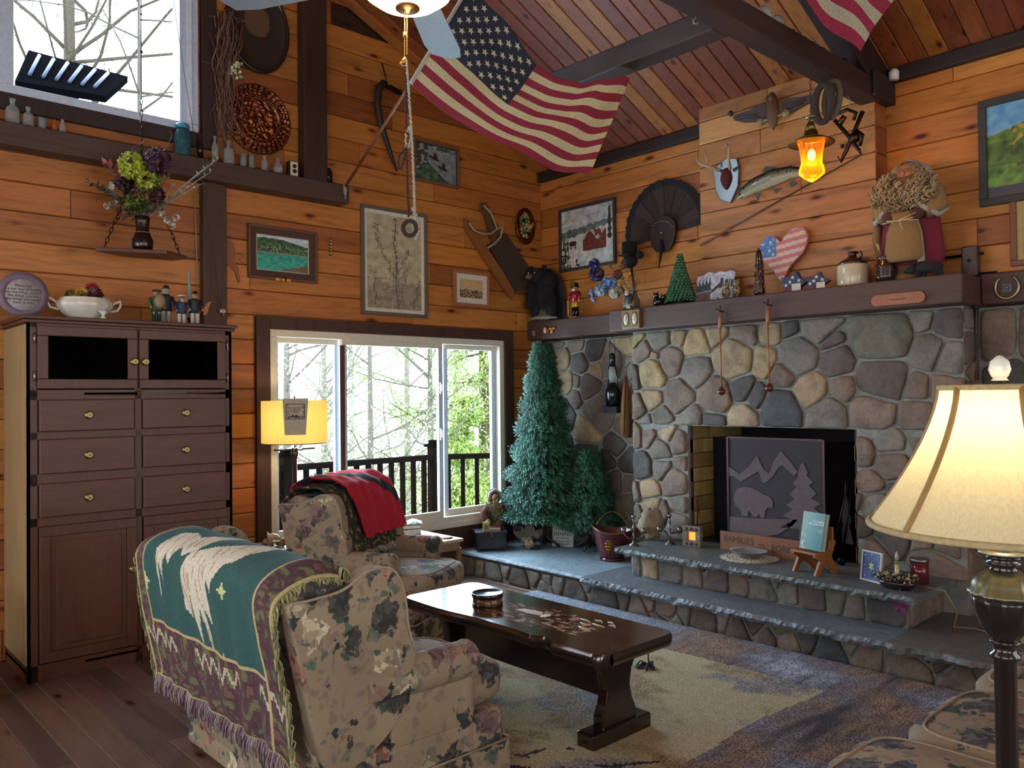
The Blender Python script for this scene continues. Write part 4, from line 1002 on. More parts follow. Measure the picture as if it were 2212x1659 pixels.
# ================================================================ WINDOW WALL DECORATION
def rectL(a, c, d=0.0):
    P, Q = onL(*a, d), onL(*c, d); return ((P.x+Q.x)/2, d, (P.z+Q.z)/2), abs(P.x-Q.x), abs(P.z-Q.z)
def rectR(a, c, d=0.0):
    P, Q = onR(*a, d), onR(*c, d); return (d, (P.y+Q.y)/2, (P.z+Q.z)/2), abs(P.y-Q.y), abs(P.z-Q.z)
def bars(b, w, h, f, y0, y1):
    b.box(-w/2, w/2, y0, y1, h/2 - f, h/2); b.box(-w/2, w/2, y0, y1, -h/2, -h/2 + f)
    b.box(-w/2, -w/2 + f, y0, y1, -h/2 + f, h/2 - f); b.box(w/2 - f, w/2, y0, y1, -h/2 + f, h/2 - f); return b
def picture(name, label, rect, rz, fw, fcol, mats, colf, nu=70, nv=50, d=.028, rough='vc'):
    (c, w, h) = rect; t = T(name, label, 'picture', c, rz)
    obj('frame', bars(B(fcol), w, h, fw, -d, -.002), rough, t, bevel=.004)
    w -= 2*fw; h -= 2*fw; y = -d * .45
    for mw, mc in mats:
        obj('mat', bars(B(mc), w, h, mw, y, y + .004), 'matte', t); w -= 2*mw; h -= 2*mw; y += .002
    b = B(); b.sheet(lambda u, v: ((u-.5)*w, y + .003, (.5-v)*h), nu, nv, colf, sm=False); obj('canvas', b, 'art', t)
    return t
def lakec(u, v):
    n = fbm(u*12, v*12); ridge = .10 + .28*max(0, u-.45) + .03*nz(u*9)
    if v < ridge - .04: return mixc(H('9fb6c6'), H('c8cfd2'), .5+n)
    if v < .46: 
        if abs(nz(u*38, v*3)) < .05 and v > .2: return H('8fa08c')
        return mixc(H('17321f'), H('3d6436'), .5 + n + (.25 if u > .7 and v > .3 else 0))
    if v < .50: return mixc(H('5a4030'), H('a99a80'), (v-.46)*20)
    if v > 1.15 - .38*u + .05*n and u > .38: return mixc(H('3c3a30'), H('85795f'), .5 + 1.3*nz(u*60, v*60)) if u < .85 else H('6b5034')
    return mixc(H('1c8378'), H('36a58c'), .5 + n + (v-.75))
pl = picture('framed_painting', 'framed painting of a turquoise lake below dark green forest', rectL((533, 482), (683, 614)), RL, .022, '5e3a26', [(.045, '4c3128'), (.006, 'bfb49a')], lakec, 80, 60)
b = B('b08a3c'); b.box(-.075, .05, -.034, -.026, -.205, -.185); b.lathe([(0, 0), (.018, 0), (.02, -.012), (0, -.016)], (-.01, -.034, -.193), 14, axis='y'); obj('picture_light', b, 'vm', pl)
def botc(u, v):
    n = fbm(u*7, v*14); base = mixc(H('9a9173'), H('b3a988'), .5 + n)
    if v > .72 + .1*nz(u*8): base = mixc(base, H('6d6457'), min(.8, .35 + .9*abs(n)))
    for (x0, y0, x1, y1, ph, w) in [(.55, 1, .50, .02, 1, .010), (.52, .68, .18, .28, 2, .009), (.55, .62, .78, .34, 3, .008), (.60, .95, .72, .55, 5, .006), (.15, .96, .13, .60, 4, .006), (.85, .97, .97, .66, 2, .008), (.18, .28, .17, .10, 1, .006)]:
        if min(y0, y1) <= v <= max(y0, y1):
            t = (v-y0)/(y1-y0); x = x0 + (x1-x0)*t + .018*math.sin(t*14 + ph)
            if abs(u-x) < w: return H('544a44')
            if abs(u-x) < .055 and nz(u*28, v*46, ph) > .22: return H('6f675e')
    if v > .55 and nz(u*22, v*36) > .4: return H('857a6c')
    return base
picture('botanical_print', 'tall framed sepia print of blossoming branches, largest picture on the window wall', ((onL(849, 560).x, 0, 2.66), .60, .82) if False else rectL((777, 440), (921, 688)), RL, .028, '59503f', [(.030, 'cfc9b8')], botc, 70, 110)
def deerc(u, v):
    if v > .55 + .1*nz(u*6) and nz(u*18, v*18) > -.1 and v < .95: return H('3a3430')
    return H('c2a173') if nz(u*40, v*40) < .35 else H('9c8058')
picture('framed_print', 'small square print of a dark tree on tan with a wide white mat', rectL((977, 582), (1055, 666)), RL, .028, '9a5f3c', [(.045, 'cfc9bb')], deerc, 40, 40)
def geesec(u, v):
    n = fbm(u*9, v*9)
    for (x, y) in ((.45, .36), (.66, .60)):
        X, Y = u-x, v-y
        if (X/.13)**2 + ((Y - .3*X)/.045)**2 < 1 or (abs(X - .03) < .05 and -.16 < Y < 0 and abs(X-.03) < .06 + Y*.2): return H('2c2522')
    if v > .95 - .45*(1-abs(u-.30)*2.2) and u < .8: return mixc(H('1f3a2a'), H('4d6e4c'), .5+n)
    if u < .3 and n > -.15: return mixc(H('2f2c26'), H('4a3d30'), .5 + n)
    if v < .12 and n > 0: return H('35503c')
    return mixc(H('8d9294'), H('6d7577'), .5+n + v*.4)
picture('framed_painting', 'brown framed painting of two geese flying by a rocky green slope', rectL((889, 296), (990, 410)), RL, .025, '6e4a2c', [(.006, '3a2a1a')], geesec, 60, 60)
# carved bird cutout
b = B('8a4f2a'); p = onL(497, 560); t = T('bird_cutout', 'flat brown wooden bird cutout on the boards right of the post', 'wall ornament', (p.x, 0, p.z), RL)
b.prism(curve2([(-.035, .10), (-.01, .13), (.02, .12), (.035, .05), (.03, -.01), (.055, -.06), (.07, -.15), (.055, -.16), (.03, -.09), (-.01, -.05), (-.05, -.02), (-.06, .04)], 4), -.012, -.002, 'xz'); obj('body', b, 'vc', t)
b = B('7a4424'); b.tube([(.04, -.02, .04), (.07, -.02, .05), (.09, -.02, .03), (.06, -.02, .0), (.09, -.02, -.02)], .003, 5); obj('wire_twig', b, 'vc', t)
# beaded hanging
p = onL(712, 534); b = B('6d5140'); 
for k in range(13): b.ball((.004*(-1)**k, -.012, .075 - k*.0125), (.012, .008, .005), 8, 5); b.C('b09a80' if k % 2 else '4d3a2c')
TM('bead_hanging', b, 'vg', 'short hanging strip of light and dark beads between two pictures', 'wall ornament', (p.x, 0, p.z), RL)
# copper relief plate, oval tray, oval fruit plaque
p = onL(555, 259); t = T('copper_plate', 'round embossed copper plate with a scalloped relief rim', 'plate', (p.x, 0, p.z), RL)
R0 = .25
b = B('8f5a3c'); 
def cop(u, v):
    r = v * R0; a = 2*PI*u; h = .012
    if v > .72: h += .012*abs(math.sin(a*17 + 6*v)) + .006*math.sin(v*60)
    elif v > .64: h += .014
    elif v < .58: h += .022*abs(fbm(r*math.cos(a)*13, r*math.sin(a)*13)) - .006
    return (r*math.cos(a), -h - .012*v, r*math.sin(a))
b.sheet(cop, 150, 60, lambda u, v: H('9c6242') if nz(u*40, v*40) > -.1 else H('4c2e24')); obj('relief', b, 'copper', t)
b = B('7c4a32'); b.tube([(R0*math.cos(a*PI/30), -.022, R0*math.sin(a*PI/30)) for a in range(61)], .008, 8, False); obj('rim', b, 'vm', t)
p = onL(554, 62); t = T('oval_tray', 'dark oval metal tray with a raised rim hung high beside the upper window', 'tray', (p.x, 0, p.z), RL)
b = B('3c2f26'); b.sheet(lambda u, v: (.225*v*math.cos(2*PI*u), -.012 - .012*v**6, .31*v*math.sin(2*PI*u)), 60, 20, lambda u, v: H('5d4734') if v < .4 + .2*math.sin(2*PI*u) else H('2c2521')); obj('face', b, 'vg', t)
b = B('241c18'); b.tube([(.235*math.cos(a*PI/36), -.022, .32*math.sin(a*PI/36)) for a in range(73)], .016, 8, False); obj('rim', b, 'vg', t)
p = onL(1129, 490); t = T('fruit_plaque', 'oval copper plaque with raised dried flowers and fruit near the room corner', 'wall ornament', (p.x, 0, p.z), RL)
b = B('7c3f2c'); b.sheet(lambda u, v: (.12*v*math.cos(2*PI*u), -.02 - .02*v, .175*v*math.sin(2*PI*u)), 40, 10, th=.008); obj('dish', b, 'copper', t)
b = B('a8552e'); b.lathe([(0, 0), (.03, 0), (.035, -.02), (.02, -.03), (0, -.03)], (.10, -.03, .03), 14, axis='y'); obj('spout', b, 'vm', t)
b = B(); r9 = random.Random(9)
for i in range(70):
    a, q = r9.uniform(0, 6.28), r9.random()**.6
    b.C(r9.choice(['a8905c', 'bba878', '3f5c2c', '4a6a34', '9a6a3c', '8c7a4a'])); b.ball((.07*q*math.cos(a) - .01, -.05, .12*q*math.sin(a)), r9.uniform(.010, .02), 7, 5)
obj('dried_flowers', b, 'leaf', t)
# wooden sled frame with antler loop
c0 = onL(1050, 540); t = T('ox_yoke_sled', 'old wooden hauling frame with curved antler loop leaning along the window wall', 'tool', (c0.x, 0, c0.z), RL)
def lp2(px, py): q = onL(px, py); return (c0.x - q.x, q.z - c0.z)
b = B('8a5428'); b.prism([lp2(998, 473), lp2(1006, 478), lp2(1080, 590), lp2(1103, 630), lp2(1102, 648), lp2(1086, 628), lp2(1040, 560), lp2(1003, 500)], -.05, -.02, 'xz'); obj('rail', b, 'ply', t)
b = B('3c2c1e'); b.prism([lp2(1050, 530), lp2(1088, 505), lp2(1140, 580), lp2(1135, 625), lp2(1104, 632)], -.035, -.015, 'xz'); obj('panel', b, 'matte', t)
b = B('5a4028'); b.prism([lp2(1032, 440), lp2(1040, 438), lp2(1068, 492), lp2(1074, 520), lp2(1060, 534)], -.06, -.03, 'xz'); obj('cross_rail', b, 'ply', t)
b = B('9c8e78'); b.tube([(*lp2(1003, 484), ) and (lp2(1003, 484)[0], -.07, lp2(1003, 484)[1])] + [(lp2(x, y)[0], -.075, lp2(x, y)[1]) for x, y in ((1012, 500), (1030, 508), (1048, 508), (1062, 498), (1074, 492), (1070, 515), (1055, 530), (1042, 538))], .009, 8); b.tube([(lp2(x, y)[0], -.075, lp2(x, y)[1]) for x, y in ((1034, 447), (1048, 462), (1058, 484), (1062, 498))], .009, 8); obj('antler_loop', b, 'vc', t)
# scythe handle and blade
c0 = onL(835, 270); t = T('scythe', 'old scythe with dark crooked handle on the window wall behind the flagpole', 'tool', (c0.x, 0, c0.z), RL)
def l3(px, py, d=.05): q = onL(px, py); return (c0.x - q.x, -d, q.z - c0.z)
b = B('231712'); b.tube([l3(822, 182), l3(810, 196), l3(808, 230), l3(815, 270), l3(828, 310), l3(838, 340), l3(850, 372)], [.03, .032, .03, .026, .022, .018, .008], 10); obj('handle', b, 'vc', t)
b = B('3c312b'); b.prism([(lambda p: (p[0], p[2]))(l3(*q)) for q in ((824, 190), (850, 206), (872, 212), (860, 200), (838, 186))], -.045, -.04, 'xz'); b.rod(l3(818, 140), l3(830, 190), .006); obj('blade', b, 'vm', t)
# ---- shelf timber bottles
SH = 3.2005
def bottle(nm, label, px, h, r, mat, loc=None, shape='bottle', grp=None):
    p = onL(px, 300, .065); x = p.x if loc is None else loc
    b = B('8f9c98')
    pr = {'bottle': [(0, 0), (r, 0), (r, h*.58), (r*.8, h*.68), (r*.35, h*.75), (r*.35, h*.93), (r*.48, h*.94), (r*.48, h), (r*.28, h)],
          'jar': [(0, 0), (r, 0), (r, h*.8), (r*.75, h*.88), (r*.75, h), (r*.65, h)], 'round': [(0, 0), (r*.6, 0), (r, h*.3), (r*.7, h*.6), (r*.4, h*.7), (r*.4, h), (r*.3, h)],
          'tumbler': [(0, 0), (r*.85, 0), (r, h), (r*.92, h), (r*.8, .006), (0, .006)]}[shape]
    b.lathe(pr, n=20); t = TM('glass_bottle' if shape != 'jar' and shape != 'tumbler' else 'glass_jar', b, mat, label, 'bottle', (x, .065, SH), RL, group=grp); return t
bottle('b', 'tallest clear ribbed bottle at the far left of the timber shelf', 27, .155, .036, 'glass'); bottle('b', 'second clear bottle from the left on the timber shelf', 61, .125, .030, 'glass')
bottle('b', 'squat cloudy glass tumbler between small bottles under the upper window', 91, .075, .026, 'glass', shape='tumbler'); bottle('b', 'brownish little bottle on the timber shelf', 118, .08, .017, 'amber'); bottle('b', 'thin pale little bottle fifth from the left on the timber shelf', 135, .09, .019, 'glass')
bottle('b', 'dark purple bottle on the timber shelf right of the blue jar', 432, .175, .022, 'purple'); bottle('b', 'tall clear round bottle right of the purple bottle', 464, .19, .022, 'glass'); bottle('b', 'clear wide bottle with a paper label below the copper plate', 494, .175, .036, 'glass')
bottle('b', 'clear glass goblet directly under the copper plate', 525, .105, .026, 'glass', shape='tumbler'); bottle('b', 'clear tumbler just right of the goblet', 543, .11, .024, 'glass', shape='tumbler'); bottle('b', 'small amber tinted bottle under the plate rim', 571, .12, .024, 'glass'); bottle('b', 'rounded clear bottle left of the small camera', 600, .13, .038, 'glass', shape='round')
bottle('b', 'dark lidded glass jar at the right end of the timber shelf', 708, .12, .034, 'purple', shape='jar')
jr = T('mason_jar', 'blue green mason jar filled with pebbles on the timber shelf', 'jar', (onL(394, 300, .065).x, .065, SH), RL)
b = B('2f6f80'); b.lathe([(0, 0), (.052, 0), (.054, .02), (.054, .15), (.042, .17), (.042, .19), (.036, .19)], n=28); obj('glass', b, 'bglass', jr)
b = B('3a7f92'); b.lathe([(0, .19), (.046, .19), (.047, .215), (.043, .222), (0, .222)], n=28); obj('lid', b, 'vg', jr)
b = B(); 
for i in range(60): b.C(r9.choice(['5f7a5c', '7c8a6a', '45604c', '8a8f78'])); a = r9.uniform(0, 6.3); q = .036*r9.random()**.5; b.ball((q*math.cos(a), q*math.sin(a), .015 + r9.random()*.10), .012, 6, 4)
obj('pebbles', b, 'vc', jr)
t = T('box_camera', 'small black and cream twin-lens box camera on the timber shelf', 'camera', (onL(631, 370, .07).x, .07, SH), RL)
b = B('1c1a18'); b.box(-.036, .036, -.03, .03, 0, .115); obj('body', b, 'vg', t, bevel=.003)
b = B('c9c2a8'); b.box(-.030, .030, -.034, -.03, .006, .109); obj('front_plate', b, 'vc', t)
for z in (.038, .075): b = B('1a1a1c'); b.lathe([(0, 0), (.015, 0), (.015, -.008), (.009, -.009), (0, -.006)], (0, -.034, z), 18, axis='y'); obj('lens', b, 'vg', t)
# ---- dried grape vine with green grapes
c0 = onL(485, 150); t = T('twig_vine', 'dried brown twig bundle with green glass grapes beside the upper window casing', 'wall ornament', (c0.x, 0, c0.z), RL)
b = B('6d4a40'); c1 = lambda x, y, d: (c0.x - onL(x, y).x, -d, onL(x, y).z - c0.z)
for i in range(70):
    xa = r9.gauss(485, 15); pts = []; ya = r9.uniform(20, 130); yb = r9.uniform(180, 345); k = r9.uniform(-.6, .6)
    for j in range(9):
        f = j/8; y = ya + (yb-ya)*f; x = xa + k*18*math.sin(f*3+i) + 6*math.sin(f*9+i*2) + (470 - xa)*.35*math.sin(f*PI)
        pts.append(c1(x, y, .05 + .04*math.sin(f*6+i)))
    b.C(r9.choice(['6d4a40', '4f352e', '80604f', '5c4038'])); b.tube(pts, [.0045*(1-.6*j/8) for j in range(9)], 5)
for i in range(40):
    x, y = r9.gauss(485, 14), r9.uniform(30, 330); q = c1(x, y, .07); a = r9.uniform(0, 6.3); b.rod(q, (q[0] + .09*math.cos(a), q[1] - .02, q[2] + .09*math.sin(a)), .002, .001, 4)
obj('twigs', b, 'vc', t)
b = B(); 
for i in range(34): b.C(r9.choice(['a9bf8f', 'c2d0a8', '8fa578'])); q = c1(497 + r9.gauss(0, 6), 158 + r9.uniform(-14, 18), .09 + r9.uniform(-.02, .02)); b.ball(q, .010, 8, 6)
obj('grapes', b, 'vg', t)
b = B('5c3f36'); p = c1(497, 345, .05)
for q in ((560, 350), (330, 0)): pass
# ---- hanging shelf on chains with vase and bouquet
D5 = 5.12
sp = atD(308, 548, D5); hs = T('hanging_shelf', 'rough wooden shelf hung on rusty chains before the window wall', 'shelf', sp, math.radians(170))
b = B('5b3322'); b.prism([(-.27, -.03), (-.10, .11), (.20, .12), (.27, .02), (.12, -.13), (-.24, -.05)], -.012, .012, 'xy'); obj('board', b, 'ply', hs, bevel=.004)
def chain(b, p, q, r=.016, w=.0028):
    p, q = V(p), V(q); n = max(1, int((q-p).length / (r*2.1))); d = (q-p).normalized(); a = d.cross(V((0, 1, .1))).normalized(); c = d.cross(a)
    for i in range(n):
        o = p + (q-p) * ((i+.5)/n); e = a if i % 2 else c
        b.tube([o + d*(r*1.35*math.cos(k*PI/5)) + e*(r*.55*math.sin(k*PI/5)) for k in range(11)], w, 5, False)
b = B('2e211c'); HT = (.0, .02, .62)
for q in ((-.22, -.03, .015), (.22, .0, .015), (.0, .10, .015)): chain(b, q, HT)
chain(b, HT, (0, .02, 1.02)); obj('chain', b, 'vm', hs)
TOPZ = ceilz(sp.x)
b = B('3c3430'); b.rod((0, .02, 1.02), (0, .02, TOPZ - sp.z), .0035); b.ball((0, .02, 1.28), .012, 7, 5); b.ball((0, .02, 1.52), .008, 7, 5); obj('cord', b, 'vc', hs)
vs = sp + V((0, 0, .0125)); t = T('glass_vase', 'dark brown glass vase on the hanging shelf holding the bouquet', 'vase', vs, 0)
b = B('1c100e'); b.lathe([(0, 0), (.05, 0), (.062, .03), (.064, .07), (.045, .11), (.038, .14), (.042, .19), (.046, .22), (.040, .22), (.03, .14), (0, .10)], n=28); obj('body', b, 'vg', t)
b = B('8a6048'); b.box(-.03, .03, .058, .068, .03, .09) if False else b.tube([(.045*math.cos(a*PI/12), .045*math.sin(a*PI/12), .118) for a in range(25)], .003, 5, False); b.rod((.046, 0, .118), (.075, 0, .02), .002); obj('twine', b, 'vc', t)
bq = T('flower_bouquet', 'mixed bouquet of lime, mauve and burgundy silk flowers above the hanging shelf', 'flowers', vs + V((0, 0, .21)), 0)
rt = V((-.735, .678, 0)); tw = V((.678, .735, 0))
def bpnt(px, py, d=0): return atD(px, py, D5) - (vs + V((0, 0, .21))) + tw * d
def clump(b, c, r, n, cols, pr=.014, flat=1):
    for i in range(n):
        d = V((r9.gauss(0, 1), r9.gauss(0, 1), r9.gauss(0, 1))).normalized(); p = V(c) + d * r * r9.uniform(.75, 1); b.C(r9.choice(cols))
        a = d.cross(V((.3, .5, .8))).normalized(); e = d.cross(a)
        for k in range(4):
            an = k*PI/2 + r9.random(); f = (a*math.cos(an) + e*math.sin(an)); g = d.cross(f)
            b.add([p, p + f*pr*.6 + g*pr*.45 + d*pr*.3, p + f*pr*1.15 + d*pr*.55, p + f*pr*.6 - g*pr*.45 + d*pr*.3], [(0, 1, 2, 3)], sm=False)
def spray(b, p, q, n, cols, L=.03, w=.008, bend=.02, sw=.002, stem='5a4a3a'):
    p, q = V(p), V(q); m = (p+q)/2 + V((0, 0, bend)); pts = [p*(1-t)**2 + m*2*t*(1-t) + q*t*t for t in [k/6 for k in range(7)]]
    b.C(stem); b.tube(pts, [sw]*6 + [sw*.4], 4)
    for i in range(n):
        t = .25 + .75*i/max(1, n-1); o = p*(1-t)**2 + m*2*t*(1-t) + q*t*t; d = (q-p).normalized()
        s = V((r9.gauss(0, 1), r9.gauss(0, 1), r9.gauss(0, 1))); s = (s - d*s.dot(d)).normalized(); f = (d*.5 + s).normalized(); g = f.cross(V((0, 0, 1)));
        g = g.normalized() if g.length > .01 else V((1, 0, 0)); b.C(r9.choice(cols))
        b.add([o, o + f*L*.5 + g*w, o + f*L, o + f*L*.5 - g*w], [(0, 1, 2, 3)], sm=False)
b = B()
for (x, y, r, cs, n) in [(292, 362, .068, ['a9b82c', '93a428', 'bcc640'], 110), (322, 392, .055, ['a9b82c', '8a9c28', 'c2ca4a'], 80), (276, 437, .035, ['8a9a30', '9fae3a'], 40), (300, 440, .03, ['a2b030', '7c8c28'], 36), (345, 350, .065, ['4a2338', '38182c', '5c3048'], 70), (325, 345, .045, ['5c2c44', '43203a'], 40), (345, 425, .035, ['4a2020', '35161a'], 30), (270, 395, .045, ['2c1626', '3d1a2c'], 40)]: clump(b, bpnt(x, y, r9.uniform(-.04, .05)), r*1.1, int(n*1.3), cs, .025)
obj('round_blooms', b, 'leaf', bq, recalc=False)
b = B()
for (x, y, n, cs) in [(300, 312, 12, ['c98a92', 'b8727e']), (270, 330, 10, ['b8788a', '9c6480']), (285, 320, 10, ['c48a98'])]: spray(b, (0, 0, .02), bpnt(x, y), n, cs, .05, .012)
for (x, y) in ((228, 360), (236, 358), (262, 390)): spray(b, bpnt(275, 400), bpnt(x, y, .03), 5, ['b04a4e', '8c2f3c', 'd09080'], .07, .016, .0, .004)
obj('lilies', b, 'leaf', bq, recalc=False)
b = B()
for (x, y) in ((192, 390), (200, 398), (215, 410)): spray(b, bpnt(285, 455), bpnt(x, y), 16, ['35443c', '46564a', '2c3a38'], .032, .012, .03)
for (x, y) in ((460, 350), (455, 372), (470, 345), (440, 395)): spray(b, bpnt(320, 470), bpnt(x, y), 9, ['6f9a3a', '88b048', '9c8a90'], .028, .007, .02, .0028, '8c8088')
for (x, y) in ((385, 395), (375, 360), (392, 420), (365, 380), (322, 330), (350, 330), (372, 290), (378, 330)): spray(b, bpnt(312, 460), bpnt(x, y), 12, ['6a7060', '7a5a5c', '56643c', '6f9a3a'], .03, .007, .02)
for (x, y) in ((250, 430), (240, 445), (262, 470), (288, 420), (330, 440), (360, 440), (300, 400), (270, 420), (320, 400), (345, 400), (355, 425), (340, 455), (280, 455), (310, 440), (350, 380), (270, 380)): spray(b, bpnt(303, 475), bpnt(x, y, .03), 20, ['39462a', '4c5a30', '2c3622'], .035, .009, .02)
obj('foliage_sprays', b, 'leaf', bq, recalc=False)
b = B()
for (x, y) in ((380, 470), (372, 487), (350, 462), (362, 475), (240, 400), (232, 445), (250, 440), (245, 405)): clump(b, bpnt(x, y), .018, 12, ['c8c0a8', 'b5b08c', 'd6d0c0'], .012)
for (x, y) in ((375, 478), (350, 462)): spray(b, bpnt(315, 465), bpnt(x, y), 4, ['5c6a40'], .02, .006, .05)
obj('white_sprigs', b, 'leaf', bq, recalc=False)
# cord running from the ceiling to the post
b = B('2a1f1c'); P = [onL(375, 0, .10), onL(398, 160, .10), onL(425, 330, .15), onL(452, 500, .12), onL(478, 672, .09)]; P = [atD(340, -160, 5.0)] + P
b.tube(P, .0022, 5); t2 = TM('pulley_rope', b, 'vc', 'thin dark pulley cord running across the upper window down to the post', 'cord')
p = onL(478, 672, .075); b = B('9d9488'); b.box(-.02, .02, -.03, 0, -.012, .012); b.rod((-.03, -.03, .01), (.03, -.03, .0), .004); b.rod((0, -.03, 0), (.01, -.02, -.03), .004); TM('cord_cleat', b, 'vm', 'small metal cord cleat screwed to the post above the cabinet', 'hook', (p.x, .07, p.z), RL)
b = B('8c8c88'); b.tube([onL(420, 420, .02), onL(424, 520, .02), onL(427, 620, .02)], .003, 5); TM('electric_cable', b, 'vc', 'thin pale cable running down the left side of the post', 'cable')
# ---- things on top of the cabinet
CZ = 2.0225
def onC(px, yoff): p = onL(px, 660, yoff); return V((p.x, yoff, CZ))
q = onC(49, .36); t = T('memory_plaque', 'round lavender plaque with verse lettering on the left end of the cabinet top', 'plaque', q, RL - .0)
b = B('6b5a68'); b.lathe([(.0, 0), (.128, 0), (.13, -.012), (.10, -.022), (.092, -.016), (.0, -.016)], (0, 0, .13), 48, axis='y'); obj('rim', b, 'vc', t)
b = B('a39a98'); b.lathe([(0, -.017), (.09, -.017), (.09, -.014), (0, -.014)], (0, 0, .13), 40, axis='y'); obj('face', b, 'matte', t)
text('lettering', 'Memories\nare our way of holding\nonto the things you love\nthe things you are\nthe things you never\nwant to lose', .021, '3c3438', t, (0, -.018, .132))
q = onC(183, .30); t = T('soup_tureen', 'white fluted ceramic tureen with looped handles on the cabinet', 'bowl', q, RL)
b = B('cfcabb'); b.lathe([(0, 0), (.06, 0), (.065, .012), (.11, .05), (.135, .09), (.132, .115), (.115, .13), (.12, .138), (.11, .14), (.10, .13), (.0, .11)], n=64, wob=.02, lobes=14, sx=1.15); obj('bowl', b, 'vg', t)
for s in (-1, 1): b = B('cfcabb'); b.tube([(s*.14, 0, .065), (s*.185, 0, .075), (s*.205, 0, .11), (s*.20, 0, .135), (s*.17, 0, .12), (s*.15, 0, .10)], [.008, .008, .008, .010, .008, .007], 8); obj('handle', b, 'vg', t)
fb = T('flower_arrangement', 'yellow daisy with rust red leaves filling the white tureen', 'flowers', q + V((0, 0, .125)), RL)
b = B()
for k in range(26): a = k*2*PI/26; b.C('d2a022' if k % 2 else 'bb8a1a'); c_ = V((-.03, -.03, .045)); f = V((math.cos(a), -.35, math.sin(a)*.8)); g = V((-math.sin(a), 0, math.cos(a))); b.add([c_, c_ + f*.025 + g*.005, c_ + f*.045, c_ + f*.025 - g*.005], [(0, 1, 2, 3)])
b.C('8a5a14'); b.ball((-.03, -.042, .045), .012, 8, 6); obj('daisy', b, 'leaf', fb, recalc=False)
b = B(); clump(b, (.045, 0, .03), .045, 60, ['5a2030', '7a2a34', '43182a'], .03); clump(b, (.04, 0, .07), .02, 16, ['b03a48'], .03); clump(b, (-.05, 0, .01), .045, 50, ['6a6a24', '4c5a24', '8a7a2a'], .03); clump(b, (-.0, -.01, .0), .05, 40, ['39451f', '5a5a24'], .025); obj('leaves', b, 'leaf', fb, recalc=False)
q = onC(215, .42); t = T('lace_doily', 'little white lace cloth hanging over the cabinet edge before the tureen', 'doily', q, RL)
b = B('c8c4b8'); b.sheet(lambda u, v: ((u-.5)*.24 , .05 - v*.06, .003 + .008*abs(math.sin(u*12))), 30, 4, th=.002); obj('cloth', b, 'matte', t)
b = B('d4d0c6'); b.lathe([(0, .008), (.03, .010), (.012, .02), (.008, .035), (.03, .055), (.027, .055), (0, .03)], (.02, .0, 0), 20); TM('eggcup', b, 'vg', 'tiny white porcelain pedestal cup in front of the tureen', 'cup', (q.x, q.y - .0, q.z + .0), RL)
def doll(name, label, cat, loc, rz, H_, coat, trous, hat, hatc, extra=None, skin='a8785c', hatshape='cap', beard=None):
    t = T(name, label, cat, loc, rz); s = H_
    b = B(trous)
    for x in (-.07, .07): b.tube([(x*s, 0, .03*s), (x*s, 0, .30*s), (x*s*.8, 0, .42*s)], [.055*s, .06*s, .075*s], 10)
    b.C('1a1412')
    for x in (-.07, .07): b.ball((x*s, -.03*s, .03*s), (.065*s, .10*s, .035*s), 10, 6)
    obj('legs', b, 'vg', t)
    b = B(coat); b.lathe([(0, .34*s), (.15*s, .34*s), (.15*s, .45*s), (.13*s, .60*s), (.15*s, .70*s), (.08*s, .76*s), (0, .77*s)], n=18, sy=.75)
    for x in (-1, 1): b.tube([(x*.14*s, 0, .70*s), (x*.20*s, -.02*s, .56*s), (x*.18*s, -.09*s, .45*s)], [.05*s, .045*s, .04*s], 8)
    obj('coat', b, 'vc', t)
    b = B(skin); b.ball((0, 0, .83*s), (.085*s, .085*s, .095*s), 14, 10); b.ball((0, -.085*s, .82*s), .018*s, 6, 5)
    for x in (-1, 1): b.ball((x*.18*s, -.11*s, .43*s), .035*s, 8, 6)
    obj('head_and_hands', b, 'vc', t)
    b = B('161210')
    for x in (-.03, .03): b.ball((x*s, -.082*s, .85*s), .010*s, 6, 5)
    obj('eyes', b, 'vg', t)
    b = B(hatc)
    if hatshape == 'cap': b.lathe([(0, .88*s), (.09*s, .87*s), (.12*s, .90*s), (.12*s, .93*s), (0, .95*s)], n=18); b.box(-.08*s, .08*s, -.13*s, -.06*s, .87*s, .885*s, '12100f')
    elif hatshape == 'tricorn': b.lathe([(.15*s, .90*s), (.08*s, .89*s), (.08*s, .97*s), (0, 1.0*s)], n=3, sm=False)
    elif hatshape == 'hood': b.ball((0, .015*s, .85*s), (.115*s, .11*s, .125*s), 14, 10, fn=lambda d: 1 if d.y > -.35 or d.z > .6 else .8)
    elif hatshape == 'tall': b.lathe([(.13*s, .89*s), (.09*s, .90*s), (.09*s, 1.05*s), (0, 1.06*s)], n=18)
    obj('hat', b, 'vc', t)
    if beard: b = B(beard); b.ball((0, -.07*s, .76*s), (.07*s, .04*s, .09*s), 12, 8, fn=lambda d: 1 + .2*nz(d.x*5, d.y*5, d.z*5)); obj('beard', b, 'fur', t)
    if extra: extra(t, s)
    return t
doll('figurine', 'bearded figurine with tan sack and green trousers, leftmost on the cabinet', 'figurine', onC(338, .42), RL, .225, '3a4a30', '2c4030', 1, '3a3424', lambda t, s: (obj('sack', (lambda b: b.ball((.05*s, -.13*s, .6*s), (.16*s, .10*s, .2*s), 12, 8))(B('8f7652')), 'vc', t)), beard='9a8c70')
doll('figurine', 'figurine of a lady in a dark bonnet and long coat, second of the cabinet figures', 'figurine', onC(358, .36), RL, .255, '252430', '8f8a80', 1, '2a2026', None, hatshape='tricorn', skin='b0a498')
def btn(t, s):
    b = B('c9b040'); [b.ball((x*s, -.115*s, z*s), .012*s, 6, 5) for x in (-.04, .04) for z in (.48, .56, .64)]; obj('buttons', b, 'vm', t)
